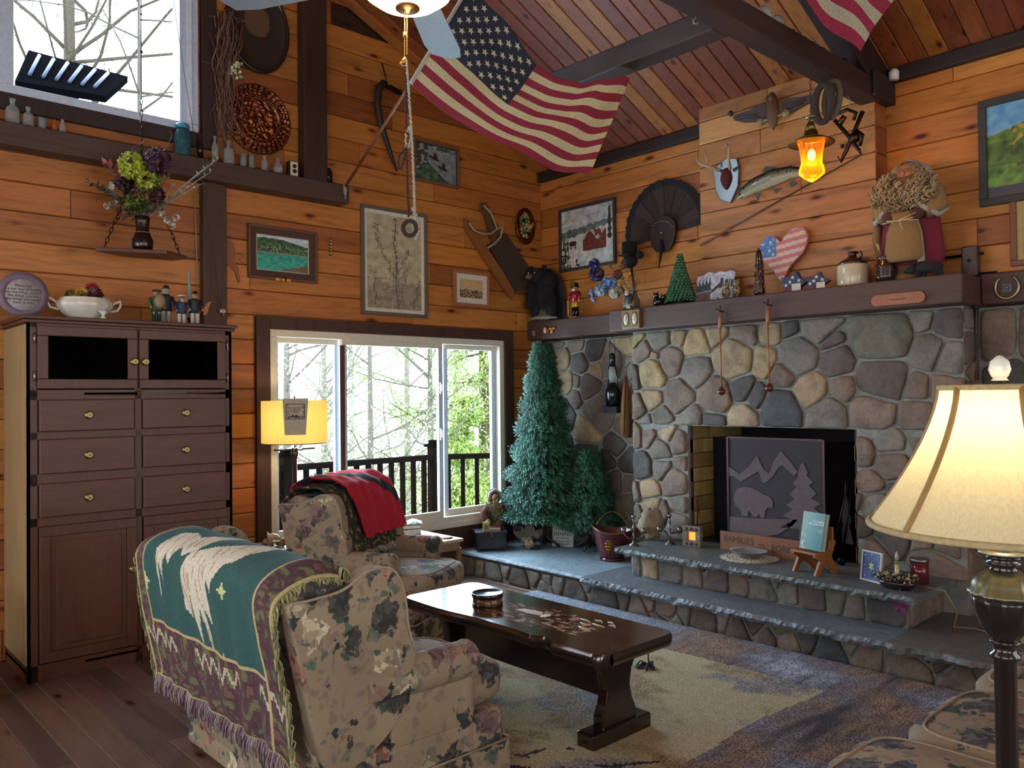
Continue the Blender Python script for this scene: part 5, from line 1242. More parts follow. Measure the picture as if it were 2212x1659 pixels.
doll('figurine', 'sea captain figurine in a blue double-breasted coat and white trousers', 'figurine', onC(392, .42), RL, .20, '22344f', 'b9b6ac', 1, 'c9c6bc', btn, beard='cfccc4')
def surf(t, s):
    b = B('a8622c'); b.prism(curve2([(.20*s, .30*s), (.30*s, .34*s), (.36*s, .55*s), (.42*s, .70*s), (.30*s, .64*s), (.22*s, .5*s)], 3), -.13*s, -.10*s, 'xz'); obj('oar', b, 'vc', t)
doll('figurine', 'pirate figurine in black with white front and wooden blade, rightmost on the cabinet', 'figurine', onC(421, .42), RL, .225, '1d2220', 'b9b5aa', 1, '1a1818', surf, hatshape='tricorn')
q = onC(409, .34); t = T('candle', 'slim pale blue taper candle standing among the cabinet figurines', 'candle', q, RL)
b = B('7f9fa6'); b.rod((0, 0, .04), (0, 0, .36), .0105, .007, 12); obj('wax', b, 'vc', t)
b = B('2a2626'); b.lathe([(0, 0), (.03, 0), (.03, .006), (.01, .012), (.01, .035), (.016, .045), (.016, .055), (0, .055)], n=16); obj('holder', b, 'vm', t)
# ================================================================ CEILING FAN with pull cords
fc = atD(880, -40, 3.12); fan = T('ceiling_fan', 'ceiling fan with a lit glass bowl and pale grey blades at the top edge', 'ceiling fan', fc, 0)
bz = atD(880, 19, 3.12).z - fc.z
b = B(); b.lathe([(0, bz), (.06, bz + .004), (.12, bz + .022), (.165, bz + .055), (.175, bz + .08), (0, bz + .085)], n=40); obj('light_bowl', b, 'bowl', fan)
b = B('4a3420'); b.lathe([(0, bz - .018), (.008, bz - .018), (.012, bz - .008), (.045, bz - .004), (.048, bz + .004), (0, bz + .006)], n=24); b.lathe([(0, bz + .085), (.18, bz + .085), (.18, bz + .10), (.10, bz + .12), (.10, bz + .25), (.05, bz + .30), (0, bz + .3)], n=32); b.rod((0, 0, bz + .3), (0, 0, ceilz(fc.x) - fc.z), .014); obj('motor_housing', b, 'vm', fan)
tip1 = atD(932, 132, 2.75) - fc; tip2 = atD(437, 12, 2.85) - fc
bladez = bz + .15
for k in range(5):
    a = math.radians((84, 164, 235, 300, 12)[k]); fh = V((FWD.x, FWD.y, 0)).normalized(); d = rt*math.cos(a) + fh*math.sin(a); s = V((-d.y, d.x, 0)); b = B('6a7076')
    P = [(.18, -.05), (.30, -.07), (.70, -.085), (.80, -.07), (.83, 0), (.80, .07), (.70, .085), (.30, .07), (.18, .05)]
    o = V((0, 0, bladez)); vs_ = [o + d*x + s*y + V((0, 0, y*.18)) for x, y in P]; vt = [p + V((0, 0, .006)) for p in vs_]; n = len(P)
    b.add(vs_ + vt, [tuple(range(n)), tuple(range(2*n-1, n-1, -1))] + [(i, (i+1) % n, n+(i+1) % n, n+i) for i in range(n)]); obj('blade', b, 'vc', fan)
    b = B('4a3420'); b.rod(o + d*.08, o + d*.24, .012); obj('blade_arm', b, 'vm', fan)
lamp('fan_light', fc + V((0, 0, bz - .06)), 3, (1, .80, .48), .05)
def fp_(px, py, d=3.12): return atD(px, py, d) - fc
b = B('a87c44')
for i in range(34): b.ball(fp_(874, 22 + i*3.3), .0028, 5, 4)
for i in range(30): b.ball(fp_(879, 22 + i*3.3), .0028, 5, 4)
b.C('b8843a'); b.tube([fp_(874, 70), fp_(874, 80)], [.006, .007], 8); b.tube([fp_(876, 124), fp_(871, 132), fp_(868, 140)], [.005, .009, .010], 8); obj('pull_chain', b, 'vm', fan)
cr = T('crocheted_cord', 'white crocheted pull cord looped on the fan chain', 'cord', fp_(877, 130) + fc, 0); o_ = fp_(877, 130)
b = B('a39c90')
def cordpts(P, n=40, am=.0025, ph=0):
    out = []
    for i in range(n+1):
        t = i/n*(len(P)-1); k = min(int(t), len(P)-2); f = t-k; x = P[k][0] + (P[k+1][0]-P[k][0])*f; y = P[k][1] + (P[k+1][1]-P[k][1])*f
        q_ = fp_(x, y) - o_; out.append(q_ + rt*(am*math.sin(i*2.4+ph)) + tw*(am*math.cos(i*2.4+ph)))
    return out
b.tube(cordpts([(877, 128), (883, 200), (890, 300), (894, 400), (896, 455), (900, 510)], 120), .0042, 6); b.tube(cordpts([(877, 128), (883, 200), (890, 300), (894, 400), (896, 455)], 120, .003, 3), .0038, 6)
b.tube(cordpts([(896, 455), (890, 470), (893, 505), (898, 518), (904, 500), (900, 462)], 40), .003, 6); b.tube(cordpts([(884, 275), (878, 285), (877, 315), (882, 320), (888, 300), (886, 280)], 30), .0045, 6); b.ball(fp_(886, 278) - o_, .010, 8, 6); b.ball(fp_(893, 452) - o_, .008, 8, 6); obj('cord', b, 'vf', cr)
cr = T('crocheted_cord', 'dark brown crocheted cord ending in a ring, hanging beside the white one', 'cord', fp_(877, 130) + fc, 0)
b = B('38221c'); b.tube(cordpts([(876, 145), (877, 250), (880, 400), (883, 468)], 120), .004, 6); b.tube(cordpts([(877, 320), (862, 335), (860, 362), (866, 366), (872, 345), (878, 322)], 30), .0045, 6)
b.tube([fp_(885 + 14.5*math.cos(a*PI/16), 493 + 16*math.sin(a*PI/16)) - o_ for a in range(33)], .0085, 8, False); obj('cord', b, 'vf', cr)
# ================================================================ FLAGS
RED, WHT, NAV = H('7c1a2c'), H('b3a47c'), H('1b1d2b')
P1 = [onL(746, 408, .10), None]
pole_b = onL(745, 405, .14); pole_t = atD(1040, -60, 4.75)
fg = T('flag_pole', 'thin wooden flagpole slanting up from the shelf timber end', 'flagpole', pole_b, 0)
b = B('7a4a2a'); b.rod((0, 0, 0), pole_t - pole_b, .011, .011, 10); obj('pole', b, 'ply', fg)
b = B('8d857c'); b.tube([(0, 0, .02), (.004, .01, -.02), (-.004, 0, -.06)], [.016, .018, .012], 8); b.tube([(0, 0, 0), (.01, 0, -.04), (-.01, 0, -.05), (.0, 0, -.09)], .006, 6); obj('pole_tie', b, 'vf', fg)
# corners of the flag: A hoist bottom, Bp hoist top, Cc fly top, Dd fly bottom
A = atD(887, 180, 5.15); Bp = atD(1012, -28, 4.85); Cc = atD(1360, 165, 4.88); Dd = atD(1276, 378, 5.0)
def lerp_(x, ys, xs):
    for i in range(len(xs)-1):
        if x <= xs[i+1]: f = (x-xs[i])/(xs[i+1]-xs[i]); f = f*f*(3-2*f)*.5 + f*.5; return ys[i] + (ys[i+1]-ys[i])*f
    return ys[-1]
def flag(u, v):     # u along the fly, v from top (0) to bottom (1)
    top = Bp*(1-u) + Cc*u; bot = A*(1-u) + Dd*u
    # measured sag of the two long edges (in picture pixels, turned into metres at that depth)
    st = V((0, 0, -lerp_(u, [0, .083, .237, .235, .196, .116, 0], [0, .2, .42, .55, .7, .85, 1])))
    sb = V((0, 0, -.10*math.sin(PI*u)**.75))
    p = (top + st)*(1-v) + (bot + sb)*v
    f = (.035*math.sin(u*9 + v*3.2) + .018*math.sin(u*21 + v*6 + 1) * u + .010*math.sin(u*5-v*14)) * min(1, u*4)
    return p + tw*f + V((0, 0, .012*math.sin(u*17+v*4)*u))
def flagc(u, v):
    if u < .012: return H('a8a294')
    if u < .42 and v < 7/13: return NAV
    return RED if int(v*13) % 2 == 0 else WHT
ft = T('american_flag', 'American flag hung from the slanting pole, spread beneath the roof slope', 'flag', (Bp+A)/2, 0)
fo = (Bp+A)/2
b = B(); 
b.sheet(lambda u, v: flag(u, v) - fo, 200, 13*8, lambda u, v: flagc(u, v), th=.002); obj('cloth', b, 'vf', ft)
b = B('b5ab93'); k = 0
for r in range(9):
    for c in range(6 if r % 2 == 0 else 5):
        uc = .012 + .408 * ((c + (.5 if r % 2 == 0 else 1)) / 6); vc_ = (7/13) * (r + .75) / 9.5
        pts = []
        for j in range(10):
            rr_ = (1 if j % 2 == 0 else .4); a = j*PI/5 + 2.4; uu = uc + .0185*rr_*math.sin(a); vv = vc_ - .0300*rr_*math.cos(a); pts.append(flag(uu, vv))
        n_ = (flag(uc + .01, vc_) - flag(uc - .01, vc_)).cross(flag(uc, vc_ + .01) - flag(uc, vc_ - .01)).normalized()
        if n_.dot(CAM - fo) < 0: n_ = -n_
        b.add([p + n_*.003 - fo for p in pts] + [flag(uc, vc_) + n_*.003 - fo], [(j, (j+1) % 10, 10) for j in range(10)])
obj('stars', b, 'vf', ft, recalc=False)
b = B('a8a294'); b.tube([flag(0, v/20) - fo for v in range(21)], .012, 6); obj('hoist_band', b, 'vf', ft)
# second flag above the tie beam
P0, P1_, P2_, P3_ = atD(1744, -4, 5.0), atD(1952, -30, 5.0), atD(1855, 126, 5.0), atD(1890, 60, 5.0)
G = atD(1850, 20, 5.0); f2 = T('striped_flag', 'lower corner of a second flag with red and cream stripes above the tie beam', 'flag', G, 0)
AA, BB, CCc, DDd = atD(1708, -40, 4.4), atD(1856, 126, 4.4), atD(1995, -70, 4.3), atD(1847, -236, 4.3)
def fl2(u, v):  # u: along stripe, v across stripes from the lower left edge
    lo = AA*(1-u) + BB*u; hi = DDd*(1-u) + CCc*u; p = lo*(1-v) + hi*v
    return p + tw*(.02*math.sin(u*8+v*9)) + V((0, 0, -.03*math.sin(u*PI*1.5)*(1-v*.3))) - rt*(.02*math.sin(v*PI)) - G
b = B(); b.sheet(fl2, 60, 72, lambda u, v: H('8a2038') if int(v*9 + .0) % 2 == 0 else H('a39a80'), th=.002); obj('cloth', b, 'vf', f2)
# ================================================================ FIREPLACE WALL DECORATION
def winter(u, v):
    n = fbm(u*10, v*10)
    if u > .86 and abs(u - .925) < .015 + .06*(v-.05)*(.6+.4*math.sin(v*60)) and .06 < v < .60: return H('20251f')
    if v < .36 - .10*u + .02*n: return mixc(H('8e9190'), H('bdbab0'), .5 + n + .3*nz(u*2, v*22))
    if v < .50 - .16*u + .04*nz(u*14): return mixc(H('39453f'), H('6b7270'), .5+n)
    if .42 < u < .86 and .40 < v < .74 and v < .78 - .0*u: 
        if v < .50 + .08*math.sin(u*20): return H('a79f96') if n > -.1 else H('6e3020')
        return mixc(H('7c3018'), H('3f2a22'), .5 + 1.1*nz(u*26, v*26))
    if (u-.22)**2/.006 + (v-.58)**2/.002 < 1 or (abs(u-.18) < .012 and .58 < v < .68) or (abs(u-.27) < .012 and .58 < v < .68): return H('2a1a16')
    if u < .14 and abs(nz(u*30, v*9)) < .22 and v > .45: return H('262420')
    if ((u-.70)/.03)**2 + ((v-.72)/.02)**2 < 1 or ((u-.80)/.04)**2 + ((v-.66)/.03)**2 < 1: return H('3c342c')
    if v > .78 and u < .35 and nz(u*22, v*14) > .3: return H('2c2a26')
    return mixc(H('a3a49c'), H('c6c2b4'), .5 + n - .3*(u > .6 and v > .7))
picture('framed_painting', 'dark framed winter painting with deer and red barn in snow near the corner', rectR((1210, 455), (1333, 570)), RR, .026, '2c2622', [], winter, 160, 128)
def hill(u, v):
    n = fbm(u*9, v*9)
    if v < .33 - .25*u + .02*n: return mixc(H('4f87b0'), H('6fa0bf'), .5+n)
    if abs(u - .5 - .05*math.sin(v*9)) < .022 and .12 < v < .72: return H('2a2418')
    if v < .55 and .15 < u and nz(u*16, v*16) > .12 and (u-.5)**2 + (v-.38)**2 < .08: return H('a88a2c') if n > .1 else H('47581c')
    if v < .40: return mixc(H('3f5c20'), H('6f8428'), .5+n)
    if v < .66: return mixc(H('2c4a1c'), H('53702a'), .5+n)
    if abs(v - .70 + .1*u) < .03 and u > .3: return H('5a4030')
    if v > .88 and u < .4: return H('3c3a44')
    return mixc(H('3c6020'), H('6c9434'), .5+n)
P = onR(2117, 330, .0); w_ = .62; h_ = .66
picture('framed_painting', 'large dark framed landscape of a green hill with trees at the right edge', ((0, P.y + w_/2, 3.02), w_, h_), RR, .045, '2f2a24', [], hill, 130, 120, d=.035)
P = onR(2185, 550, .0)
picture('framed_print', 'tan print in brown frame, only its left edge showing at the right edge', ((0, P.y + .19, 2.52), .38, .44), RR, .035, '6d4528', [(.03, 'a8905e')], lambda u, v: H('a08a5c'), 10, 10)
def lR(c0, px, py, d, out=0): q = onR(px, py, d); return (q.y - c0.y, -(out), q.z - c0.z)
# turkey fan
c0 = onR(1438, 500, 0); t = T('turkey_fan', 'mounted turkey tail fan spread dark brown against the boards', 'mounted trophy', c0, RR)
b = B(); q0 = lR(c0, 1438, 505, 0); R1 = .50
for i in range(19):
    a = math.radians(196 - i * 9.2) if False else math.radians(183 - i*9.6); d = V((math.cos(a), 0, math.sin(a))); s = V((-math.sin(a), 0, math.cos(a))); L = .40 + .05*math.sin(i/18*PI); wv = .047
    o = V((q0[0], -.02 - .004*(i % 2), q0[2])); b.C(r9.choice(['3d2822', '452e26', '38241e']))
    P_ = [o + s*.010, o + d*L*.6 + s*wv*.8, o + d*L*.90 + s*wv, o + d*L*.90 - s*wv, o + d*L*.6 - s*wv*.8, o - s*.010]; b.add(P_, [tuple(range(6))])
    b.C('17100e'); b.add([o + d*L*.88 + s*wv - V((0, .003, 0)), o + d*L*1.0 + s*wv*.8 - V((0, .003, 0)), o + d*L*1.03 - V((0, .003, 0)), o + d*L*1.0 - s*wv*.8 - V((0, .003, 0)), o + d*L*.88 - s*wv - V((0, .003, 0))], [tuple(range(5))])
obj('tail_feathers', b, 'fur', t, recalc=False)
b = B('2f1e1a'); b.prism(curve2([(q0[0] - .13, q0[2] + .06), (q0[0], q0[2] + .15), (q0[0] + .13, q0[2] + .08), (q0[0] + .12, q0[2] - .06), (q0[0] + .06, q0[2] - .15), (q0[0] - .06, q0[2] - .15), (q0[0] - .12, q0[2] - .06)], 5), -.055, -.02, 'xz'); obj('mount', b, 'ply', t, bevel=.006)
b = B('150e0c'); b.tube([(q0[0], -.07, q0[2] - .06), (q0[0] + .01, -.08, q0[2] - .16), (q0[0] - .025, -.07, q0[2] - .30)], [.010, .016, .004], 8); obj('beard', b, 'fur', t)
b = B('8a6a3a'); b.ball((q0[0], -.06, q0[2]), .01, 8, 6)
for i in range(9): a = math.radians(20 + i*14); b.C('6c5a44'); b.ball((q0[0] + .12*math.cos(a) , -.06, q0[2] + .10*math.sin(a)), (.014, .006, .006), 6, 4)
obj('feather_tips', b, 'vc', t)
# antlers on a shield
BX = .181
c0 = onR(1573, 385, BX); t = T('antler_mount', 'small deer antlers on a grey shield with a crimson heart centre', 'mounted trophy', c0, RR)
b = B('46474a'); b.prism([(-.13, .10), (-.06, .12), (0, .15), (.09, .13), (.11, .06), (.10, -.08), (.03, -.20), (-.06, -.16), (-.10, -.08), (-.11, .02)], -.024, -.002, 'xz'); obj('shield', b, 'vg', t, bevel=.006)
b = B('5c0f18'); b.ball((.0, -.028, -.01), (.048, .03, .085), 16, 10, fn=lambda d: 1 - .25*max(0, -d.z)*abs(d.x)); obj('velvet_centre', b, 'fur', t)
b = B('a08c68')
for s, P_ in ((-1, [(-.04, -.05, .06), (-.12, -.12, .10), (-.17, -.14, .13), (-.20, -.12, .17), (-.185, -.11, .24)]), (1, [(.05, -.05, .05), (.08, -.12, .10), (.10, -.14, .16), (.08, -.13, .215), (.02, -.11, .20)])):
    b.tube(P_, [.014, .012, .010, .008, .003], 8)
for p, q in (((-.10, -.12, .12), (-.115, -.15, .22)), ((.10, -.14, .15), (.115, -.16, .235)), ((-.18, -.13, .14), (-.14, -.15, .15))): b.rod(p, q, .007, .002)
obj('antlers', b, 'vc', t)
# trout
c0 = onR(1665, 402, BX); t = T('trout_mount', 'mounted silver trout with speckled back curving up on the chimney boards', 'mounted trophy', c0, RR)
def fl3(px, py, out=.05): q = onR(px, py, BX); return V((q.y - c0.y, -out, q.z - c0.z))
sp_ = [fl3(1601, 431), fl3(1612, 419), fl3(1640, 402), fl3(1680, 385), fl3(1715, 375), fl3(1740, 374), fl3(1758, 372)]
rad = [.012, .040, .058, .062, .046, .028, .018]
def trout(u, v):
    k = u*(len(sp_)-1); i = min(int(k), len(sp_)-2); f = k-i; p = sp_[i]*(1-f) + sp_[i+1]*f; r = rad[i]*(1-f) + rad[i+1]*f
    d = (sp_[i+1]-sp_[i]).normalized(); up = V((-d.z, 0, d.x)); a = 2*PI*v
    return p + up*(r*math.cos(a)) + V((0, -1, 0))*(r*.62*math.sin(a))
def trc(u, v):
    a = math.cos(2*PI*v)
    if u < .12: return H('7c7558') if nz(u*90, v*30) < .2 else H('3c3a2c')
    if a > -.1 and nz(u*70, v*46) > .42: return H('1c1c18')
    return mixc(H('77745e'), H('1a1d1c'), max(0, min(1, (a+.1)*1.3))) if a > -.4 else H('8f8a70')
b = B(); b.sheet(trout, 70, 28, trc); obj('body', b, 'vg', t)
b = B('3d3a30')
for P_ in ([fl3(1655, 374), fl3(1662, 362), fl3(1682, 364), fl3(1684, 376)], [fl3(1712, 398), fl3(1718, 408), fl3(1730, 398), fl3(1722, 392)], [fl3(1676, 410), fl3(1685, 420), fl3(1697, 409)], [fl3(1636, 420), fl3(1646, 434), fl3(1652, 420)], [fl3(1706, 366), fl3(1716, 358), fl3(1718, 368)]):
    n = len(P_); b.add(P_ + [p - V((0, .006, 0)) for p in P_], [tuple(range(n)), tuple(range(2*n-1, n-1, -1))] + [(i, (i+1) % n, n+(i+1) % n, n+i) for i in range(n)])
obj('fins', b, 'vc', t)
b = B('0c0c0a'); b.ball(fl3(1609, 424, .075), .009, 8, 6); obj('eye', b, 'vg', t)
# wooden eagle
c0 = onR(1672, 247, BX); t = T('eagle_carving', 'carved dark brown eagle with outspread wings high on the chimney boards', 'wall ornament', c0, RR)
def e2(px, py): q = onR(px, py, BX); return (q.y - c0.y, q.z - c0.z)
b = B('4a352f')
b.prism([e2(*p) for p in ((1588, 255), (1600, 247), (1625, 240), (1645, 228), (1660, 226), (1664, 245), (1655, 262), (1635, 264), (1612, 266), (1592, 262))], -.035, -.006, 'xz')
b.prism([e2(*p) for p in ((1692, 226), (1705, 214), (1735, 212), (1762, 205), (1755, 222), (1735, 232), (1712, 246), (1695, 248))], -.035, -.006, 'xz')
b.C('3c2b26')
for (x0, y0, x1, y1) in ((1595, 258, 1640, 250), (1605, 262, 1648, 256), (1700, 240, 1740, 226), (1698, 232, 1745, 218)): a, c = e2(x0, y0), e2(x1, y1); b.rod((a[0], -.04, a[1]), (c[0], -.04, c[1]), .006)
obj('wings', b, 'ply', t, bevel=.006)
b = B('5c3c26'); p = e2(1676, 240); b.ball((p[0], -.05, p[1]), (.05, .035, .12), 14, 10); p = e2(1678, 214); b.ball((p[0], -.07, p[1]), (.028, .03, .032), 10, 8); b.rod((p[0] - .01, -.09, p[1]), (p[0] - .045, -.10, p[1] - .015), .012, .004)
p = e2(1677, 268); b.C('6a5438'); b.prism([(p[0] - .04, p[1] + .08), (p[0] + .04, p[1] + .08), (p[0] + .03, p[1]), (p[0], p[1] - .05), (p[0] - .03, p[1])], -.06, -.03, 'xz')
for (x, y) in ((1649, 266), (1704, 248)): p = e2(x, y); b.C('8a7a58'); b.ball((p[0], -.04, p[1]), .03, 10, 8, fn=lambda d: 1 + .2*nz(d.x*4, d.z*4))
a, c = e2(1650, 266), e2(1706, 247); b.rod((a[0], -.045, a[1]), (c[0], -.045, c[1]), .011)
p = e2(1583, 247); b.C('2c221e'); b.ball((p[0], -.03, p[1]), .022, 10, 8); obj('body', b, 'vc', t)
# long thin cane
a, c = onR(1512, 530, BX + .02), onR(1862, 333, BX + .02); b = B('3e2418'); b.rod((0, 0, 0), c - a, .007, .004); b.C('7a5030'); b.rod((0, 0, 0), (c-a)*.22, .009, .008); TM('walking_cane', b, 'ply', 'long thin dark cane slanting across the chimney boards', 'cane', a)
# heart flag
hc = onR(1690, 548, .22); t = T('heart_sign', 'wooden heart painted as a flag with blue corner and pink stripes', 'wall ornament', hc, RR)
hp = curve2([(-.0, .085), (-.06, .135), (-.13, .13), (-.175, .06), (-.15, -.02), (-.07, -.11), (-.0, -.20), (.07, -.10), (.17, -.01), (.205, .09), (.17, .16), (.09, .165), (.03, .12)], 6)
b = B(); n = 70; cell = .40/n
hp2 = [(x, z) for x, z in hp]
b.C('a0605c'); b.prism(hp2, -.02, 0, 'xz'); obj('board', b, 'vc', t)
b = B()
for i in range(n):
    for j in range(n):
        x, z = -.19 + cell*(i+.5), -.20 + cell*(j+.5)
        if not inpoly(x*1.04, z*1.04, hp2): continue
        if x < -.035 and z > -.02: c = H('3c5c8c') if nz(x*60, z*60) < .35 else H('6c86a8')
        else: c = H('a65a62') if int((z + .3 - x*.12)*36) % 2 else H('b49a80')
        b.add([(x - cell/2, -.0215, z - cell/2), (x + cell/2, -.0215, z - cell/2), (x + cell/2, -.0215, z + cell/2), (x - cell/2, -.0215, z + cell/2)], [(0, 1, 2, 3)], [c])
for (x, z) in ((-.14, .08), (-.08, .09), (-.15, .02), (-.09, .03), (-.06, .0)):
    b.add([(x + (.016 if k % 2 == 0 else .006)*math.sin(k*PI/5), -.023, z + (.016 if k % 2 == 0 else .006)*math.cos(k*PI/5)) for k in range(10)], [tuple(range(10))], [H('b0b4b8')])
obj('painted_flag', b, 'art', t, recalc=False)
# ================================================================ MANTEL DECORATION
def onM(px, d=.34, z=MZ + .0005): p = onR(px, 640, d); return V((d, p.y, z))
CB = onM(1, .34)
def onS(px, d=.12, z=2.2505): p = onR(px, 660, d); return V((d, p.y, z))
# black bear plaque
q = onS(1180, .12); t = T('bear_carving', 'black bear figure climbing an arched dark board at the corner shelf', 'bear figure', q, RR + .25)
b = B('23252a'); b.prism([(-.17, 0), (.19, 0), (.19, .30), (.15, .42), (.05, .50), (-.02, .50), (-.10, .46), (-.17, .36)], .01, .03, 'xz'); obj('arched_board', b, 'vg', t, bevel=.004)
b = B('0f0f11')
fu = lambda d: 1 + .05*nz(d.x*6, d.y*6, d.z*6)
b.ball((0, -.04, .24), (.12, .075, .18), 22, 16, fn=fu); b.ball((-.06, -.07, .43), (.085, .08, .075), 18, 12, fn=fu); b.ball((.03, -.03, .37), (.10, .07, .09), 16, 10)
for s in (-1, 1): b.ball((-.06 + s*.072, -.05, .50), (.03, .02, .03), 10, 8)
b.tube([(-.08, -.08, .34), (-.12, -.10, .22), (-.12, -.11, .12)], [.05, .04, .032], 10); b.tube([(.07, -.06, .22), (.10, -.07, .10), (.09, -.08, .05)], [.07, .055, .045], 10); b.tube([(-.05, -.06, .18), (-.07, -.08, .08), (-.07, -.09, .05)], [.06, .05, .04], 10)
obj('fur', b, 'fur', t)
b = B('6b4a38'); b.ball((-.10, -.145, .415), (.036, .045, .03), 14, 10); b.C('0a0a0a'); b.ball((-.11, -.185, .425), (.014, .01, .01), 8, 6); b.C('7c2a28'); b.ball((-.105, -.17, .395), (.018, .02, .006), 8, 5); obj('muzzle', b, 'vc', t)
b = B('e0d8c0'); [b.ball((-.06 + x, -.14, .45), .007, 6, 5) for x in (-.05, .02)]; obj('eyes', b, 'vg', t)
b = B('4f4a42'); b.ball((-.0, -.05, .06), (.09, .05, .07), 14, 8, fn=lambda d: 1 + .15*nz(d.x*3, d.z*3)); b.C('8a8474'); b.tube([(-.15, -.08, .02), (-.05, -.09, .03), (.06, -.08, .028), (.16, -.07, .02)], [.012, .018, .016, .01], 8); obj('rock_ledge', b, 'stone', t)
# nutcracker
q = onS(1243, .13)
t = T('nutcracker', 'red coated fireman nutcracker with number one hat plate on the corner shelf', 'nutcracker', q, RR)
b = B('8e7a58'); b.box(-.045, .045, -.04, .035, 0, .014); obj('base', b, 'vc', t)
b = B('101010'); [b.rod((x, 0, .014), (x, 0, .10), .018) for x in (-.02, .02)]; obj('boots', b, 'vg', t)
b = B('b08420'); [b.rod((x, 0, .10), (x, 0, .155), .020) for x in (-.018, .018)]; obj('trousers', b, 'vc', t)
b = B('8e1a24'); b.lathe([(0, .15), (.038, .15), (.036, .20), (.042, .235), (.03, .245), (0, .245)], n=16)
for s in (-1, 1): b.tube([(s*.04, 0, .235), (s*.066, -.01, .20), (s*.066, -.02, .165)], [.016, .015, .012], 8)
obj('coat', b, 'vg', t)
b = B('b08c68'); b.ball((0, 0, .268), (.026, .026, .028), 12, 8); [b.ball((s*.066, -.024, .155), .012, 8, 6) for s in (-1, 1)]; obj('head_and_hands', b, 'vc', t)
b = B('ded8c8'); b.ball((0, -.022, .255), (.02, .012, .016), 8, 6); obj('beard', b, 'vc', t)
b = B('0e0e0e'); b.lathe([(.052, .282), (.030, .288), (.030, .32), (0, .33)], n=18); obj('hat', b, 'vg', t)
b = B('b08a34'); b.prism([(-.02, .29), (.02, .29), (.022, .33), (0, .355), (-.022, .33)], -.036, -.030, 'xz'); obj('hat_plate', b, 'vm', t); text('number', 'No 1', .016, '1a1410', t, (0, -.0365, .312))
b = B('c9b48c'); b.tube([(-.066, -.03, .165), (-.062, -.03, .02)], .004, 5); obj('staff', b, 'vc', t)
# stoneware crock + flowers
q = onM(1328, .26, 2.2505 if False else MZ + .0005); q = onR(1330, 670, .30); q = V((.30, max(q.y, 1.36), MZ + .0005))
t = T('stoneware_vase', 'grey stoneware vase with blue sprig near the left end of the mantel', 'vase', q, RR)
b = B('6f665f'); b.lathe([(0, 0), (.068, 0), (.072, .015), (.07, .09), (.052, .125), (.045, .15), (.052, .165), (.046, .168), (.03, .15), (0, .12)], n=30); obj('body', b, 'vg', t)
b = B('46505c')
for k in range(6): b.ball((-.02 + .01*nz(k)*2, -.0705 + .002*k*.2, .05 + k*.012), (.012, .003, .006), 8, 5)
obj('blue_sprig', b, 'vc', t)
fq = q + V((0, 0, .15)); t = T('silk_flowers', 'blue, white and coral silk flowers in the stoneware vase', 'flowers', fq, RR)
def mfl(px, py, d=.0): p = onR(px, py, .30 + d) - fq; return (p.y, -(p.x), p.z)
b = B()
for (x, y, r, cs, n) in [(1289, 592, .062, ['1c2a6a', '283884', '141f52'], 110), (1284, 570, .04, ['22307a', '18245c'], 50), (1311, 612, .045, ['7c9ccc', '9ab4d8', '6a8ac0'], 90), (1300, 625, .05, ['7c9ac4', '9ab2d0'], 60), (1322, 610, .04, ['6486bc', '86a2cc'], 60), (1281, 632, .03, ['7590c0'], 30), (1296, 628, .042, ['c8c4b4', 'b8b29e'], 80), (1328, 633, .045, ['ccc6b6', 'b8ae9c'], 90), (1334, 593, .038, ['a04a3c', 'b86450', '8c3a34'], 50), (1345, 575, .025, ['8c4a3c'], 20), (1283, 645, .02, ['8aa2cc'], 16)]: clump(b, mfl(x, y, r9.uniform(-.03, .04)), r, n, cs, .017)
obj('petals', b, 'leaf', t, recalc=False)
b = B()
for (x, y) in ((1318, 580), (1340, 600), (1290, 600), (1310, 640), (1350, 560), (1275, 640)): spray(b, (0, 0, 0), mfl(x, y), 10, ['2f3f2c', '3c4a30'], .04, .010, .02)
obj('leaves', b, 'leaf', t, recalc=False)
# hat stand (black top hat ornament)
q = onR(1349, 552, .20); t = T('hat_ornament', 'black carved bear head in a top hat poking above the flowers', 'ornament', V((.06, q.y - .0, q.z)), RR)
b = B('0e0d0f'); b.lathe([(.10, -.02), (.065, -.012), (.065, .09), (.0, .095)], (-.0, -.07, .03), 24); b.ball((0, -.07, -.045), (.075, .06, .055), 14, 10); b.ball((.10, -.06, -.0), .035, 10, 8); obj('body', b, 'fur', t)
b = B('241a16'); b.rod((0, -.05, -.09), (0, -.01, -.30), .010); obj('stick', b, 'vc', t); b = B('8c3a34'); b.ball((-.068, -.09, .01), .012, 8, 6); obj('bow', b, 'vc', t)
# eagle figurine
q = onM(1363, .40); t = T('eagle_figurine', 'bald eagle figurine with raised wings landing on a snowy branch base', 'figurine', q, RR)
b = B('2a2220')
for s in (-1, 1):
    for k in range(7):
        f = k/6; b.prism([(s*.015, .07), (s*(.03 + .045*f), .12 + .05*f), (s*(.045 + .035*f), .22 - .09*(1-f)), (s*(.025 + .045*f), .19 - .06*(1-f))], -.01 - .004*k, -.004 - .004*k, 'xz')
b.ball((0, -.02, .085), (.03, .03, .05), 12, 8); obj('wings', b, 'vc', t)
b = B('c8c2b0'); b.ball((-.008, -.045, .135), (.018, .022, .022), 10, 8); b.prism([(-.02, .03), (.02, .03), (.03, .0), (-.01, .01)], -.05, -.04, 'xz'); obj('head_and_tail', b, 'vc', t)
b = B('9c7a24'); b.rod((-.012, -.065, .133), (-.02, -.082, .122), .006, .002); obj('beak', b, 'vc', t)
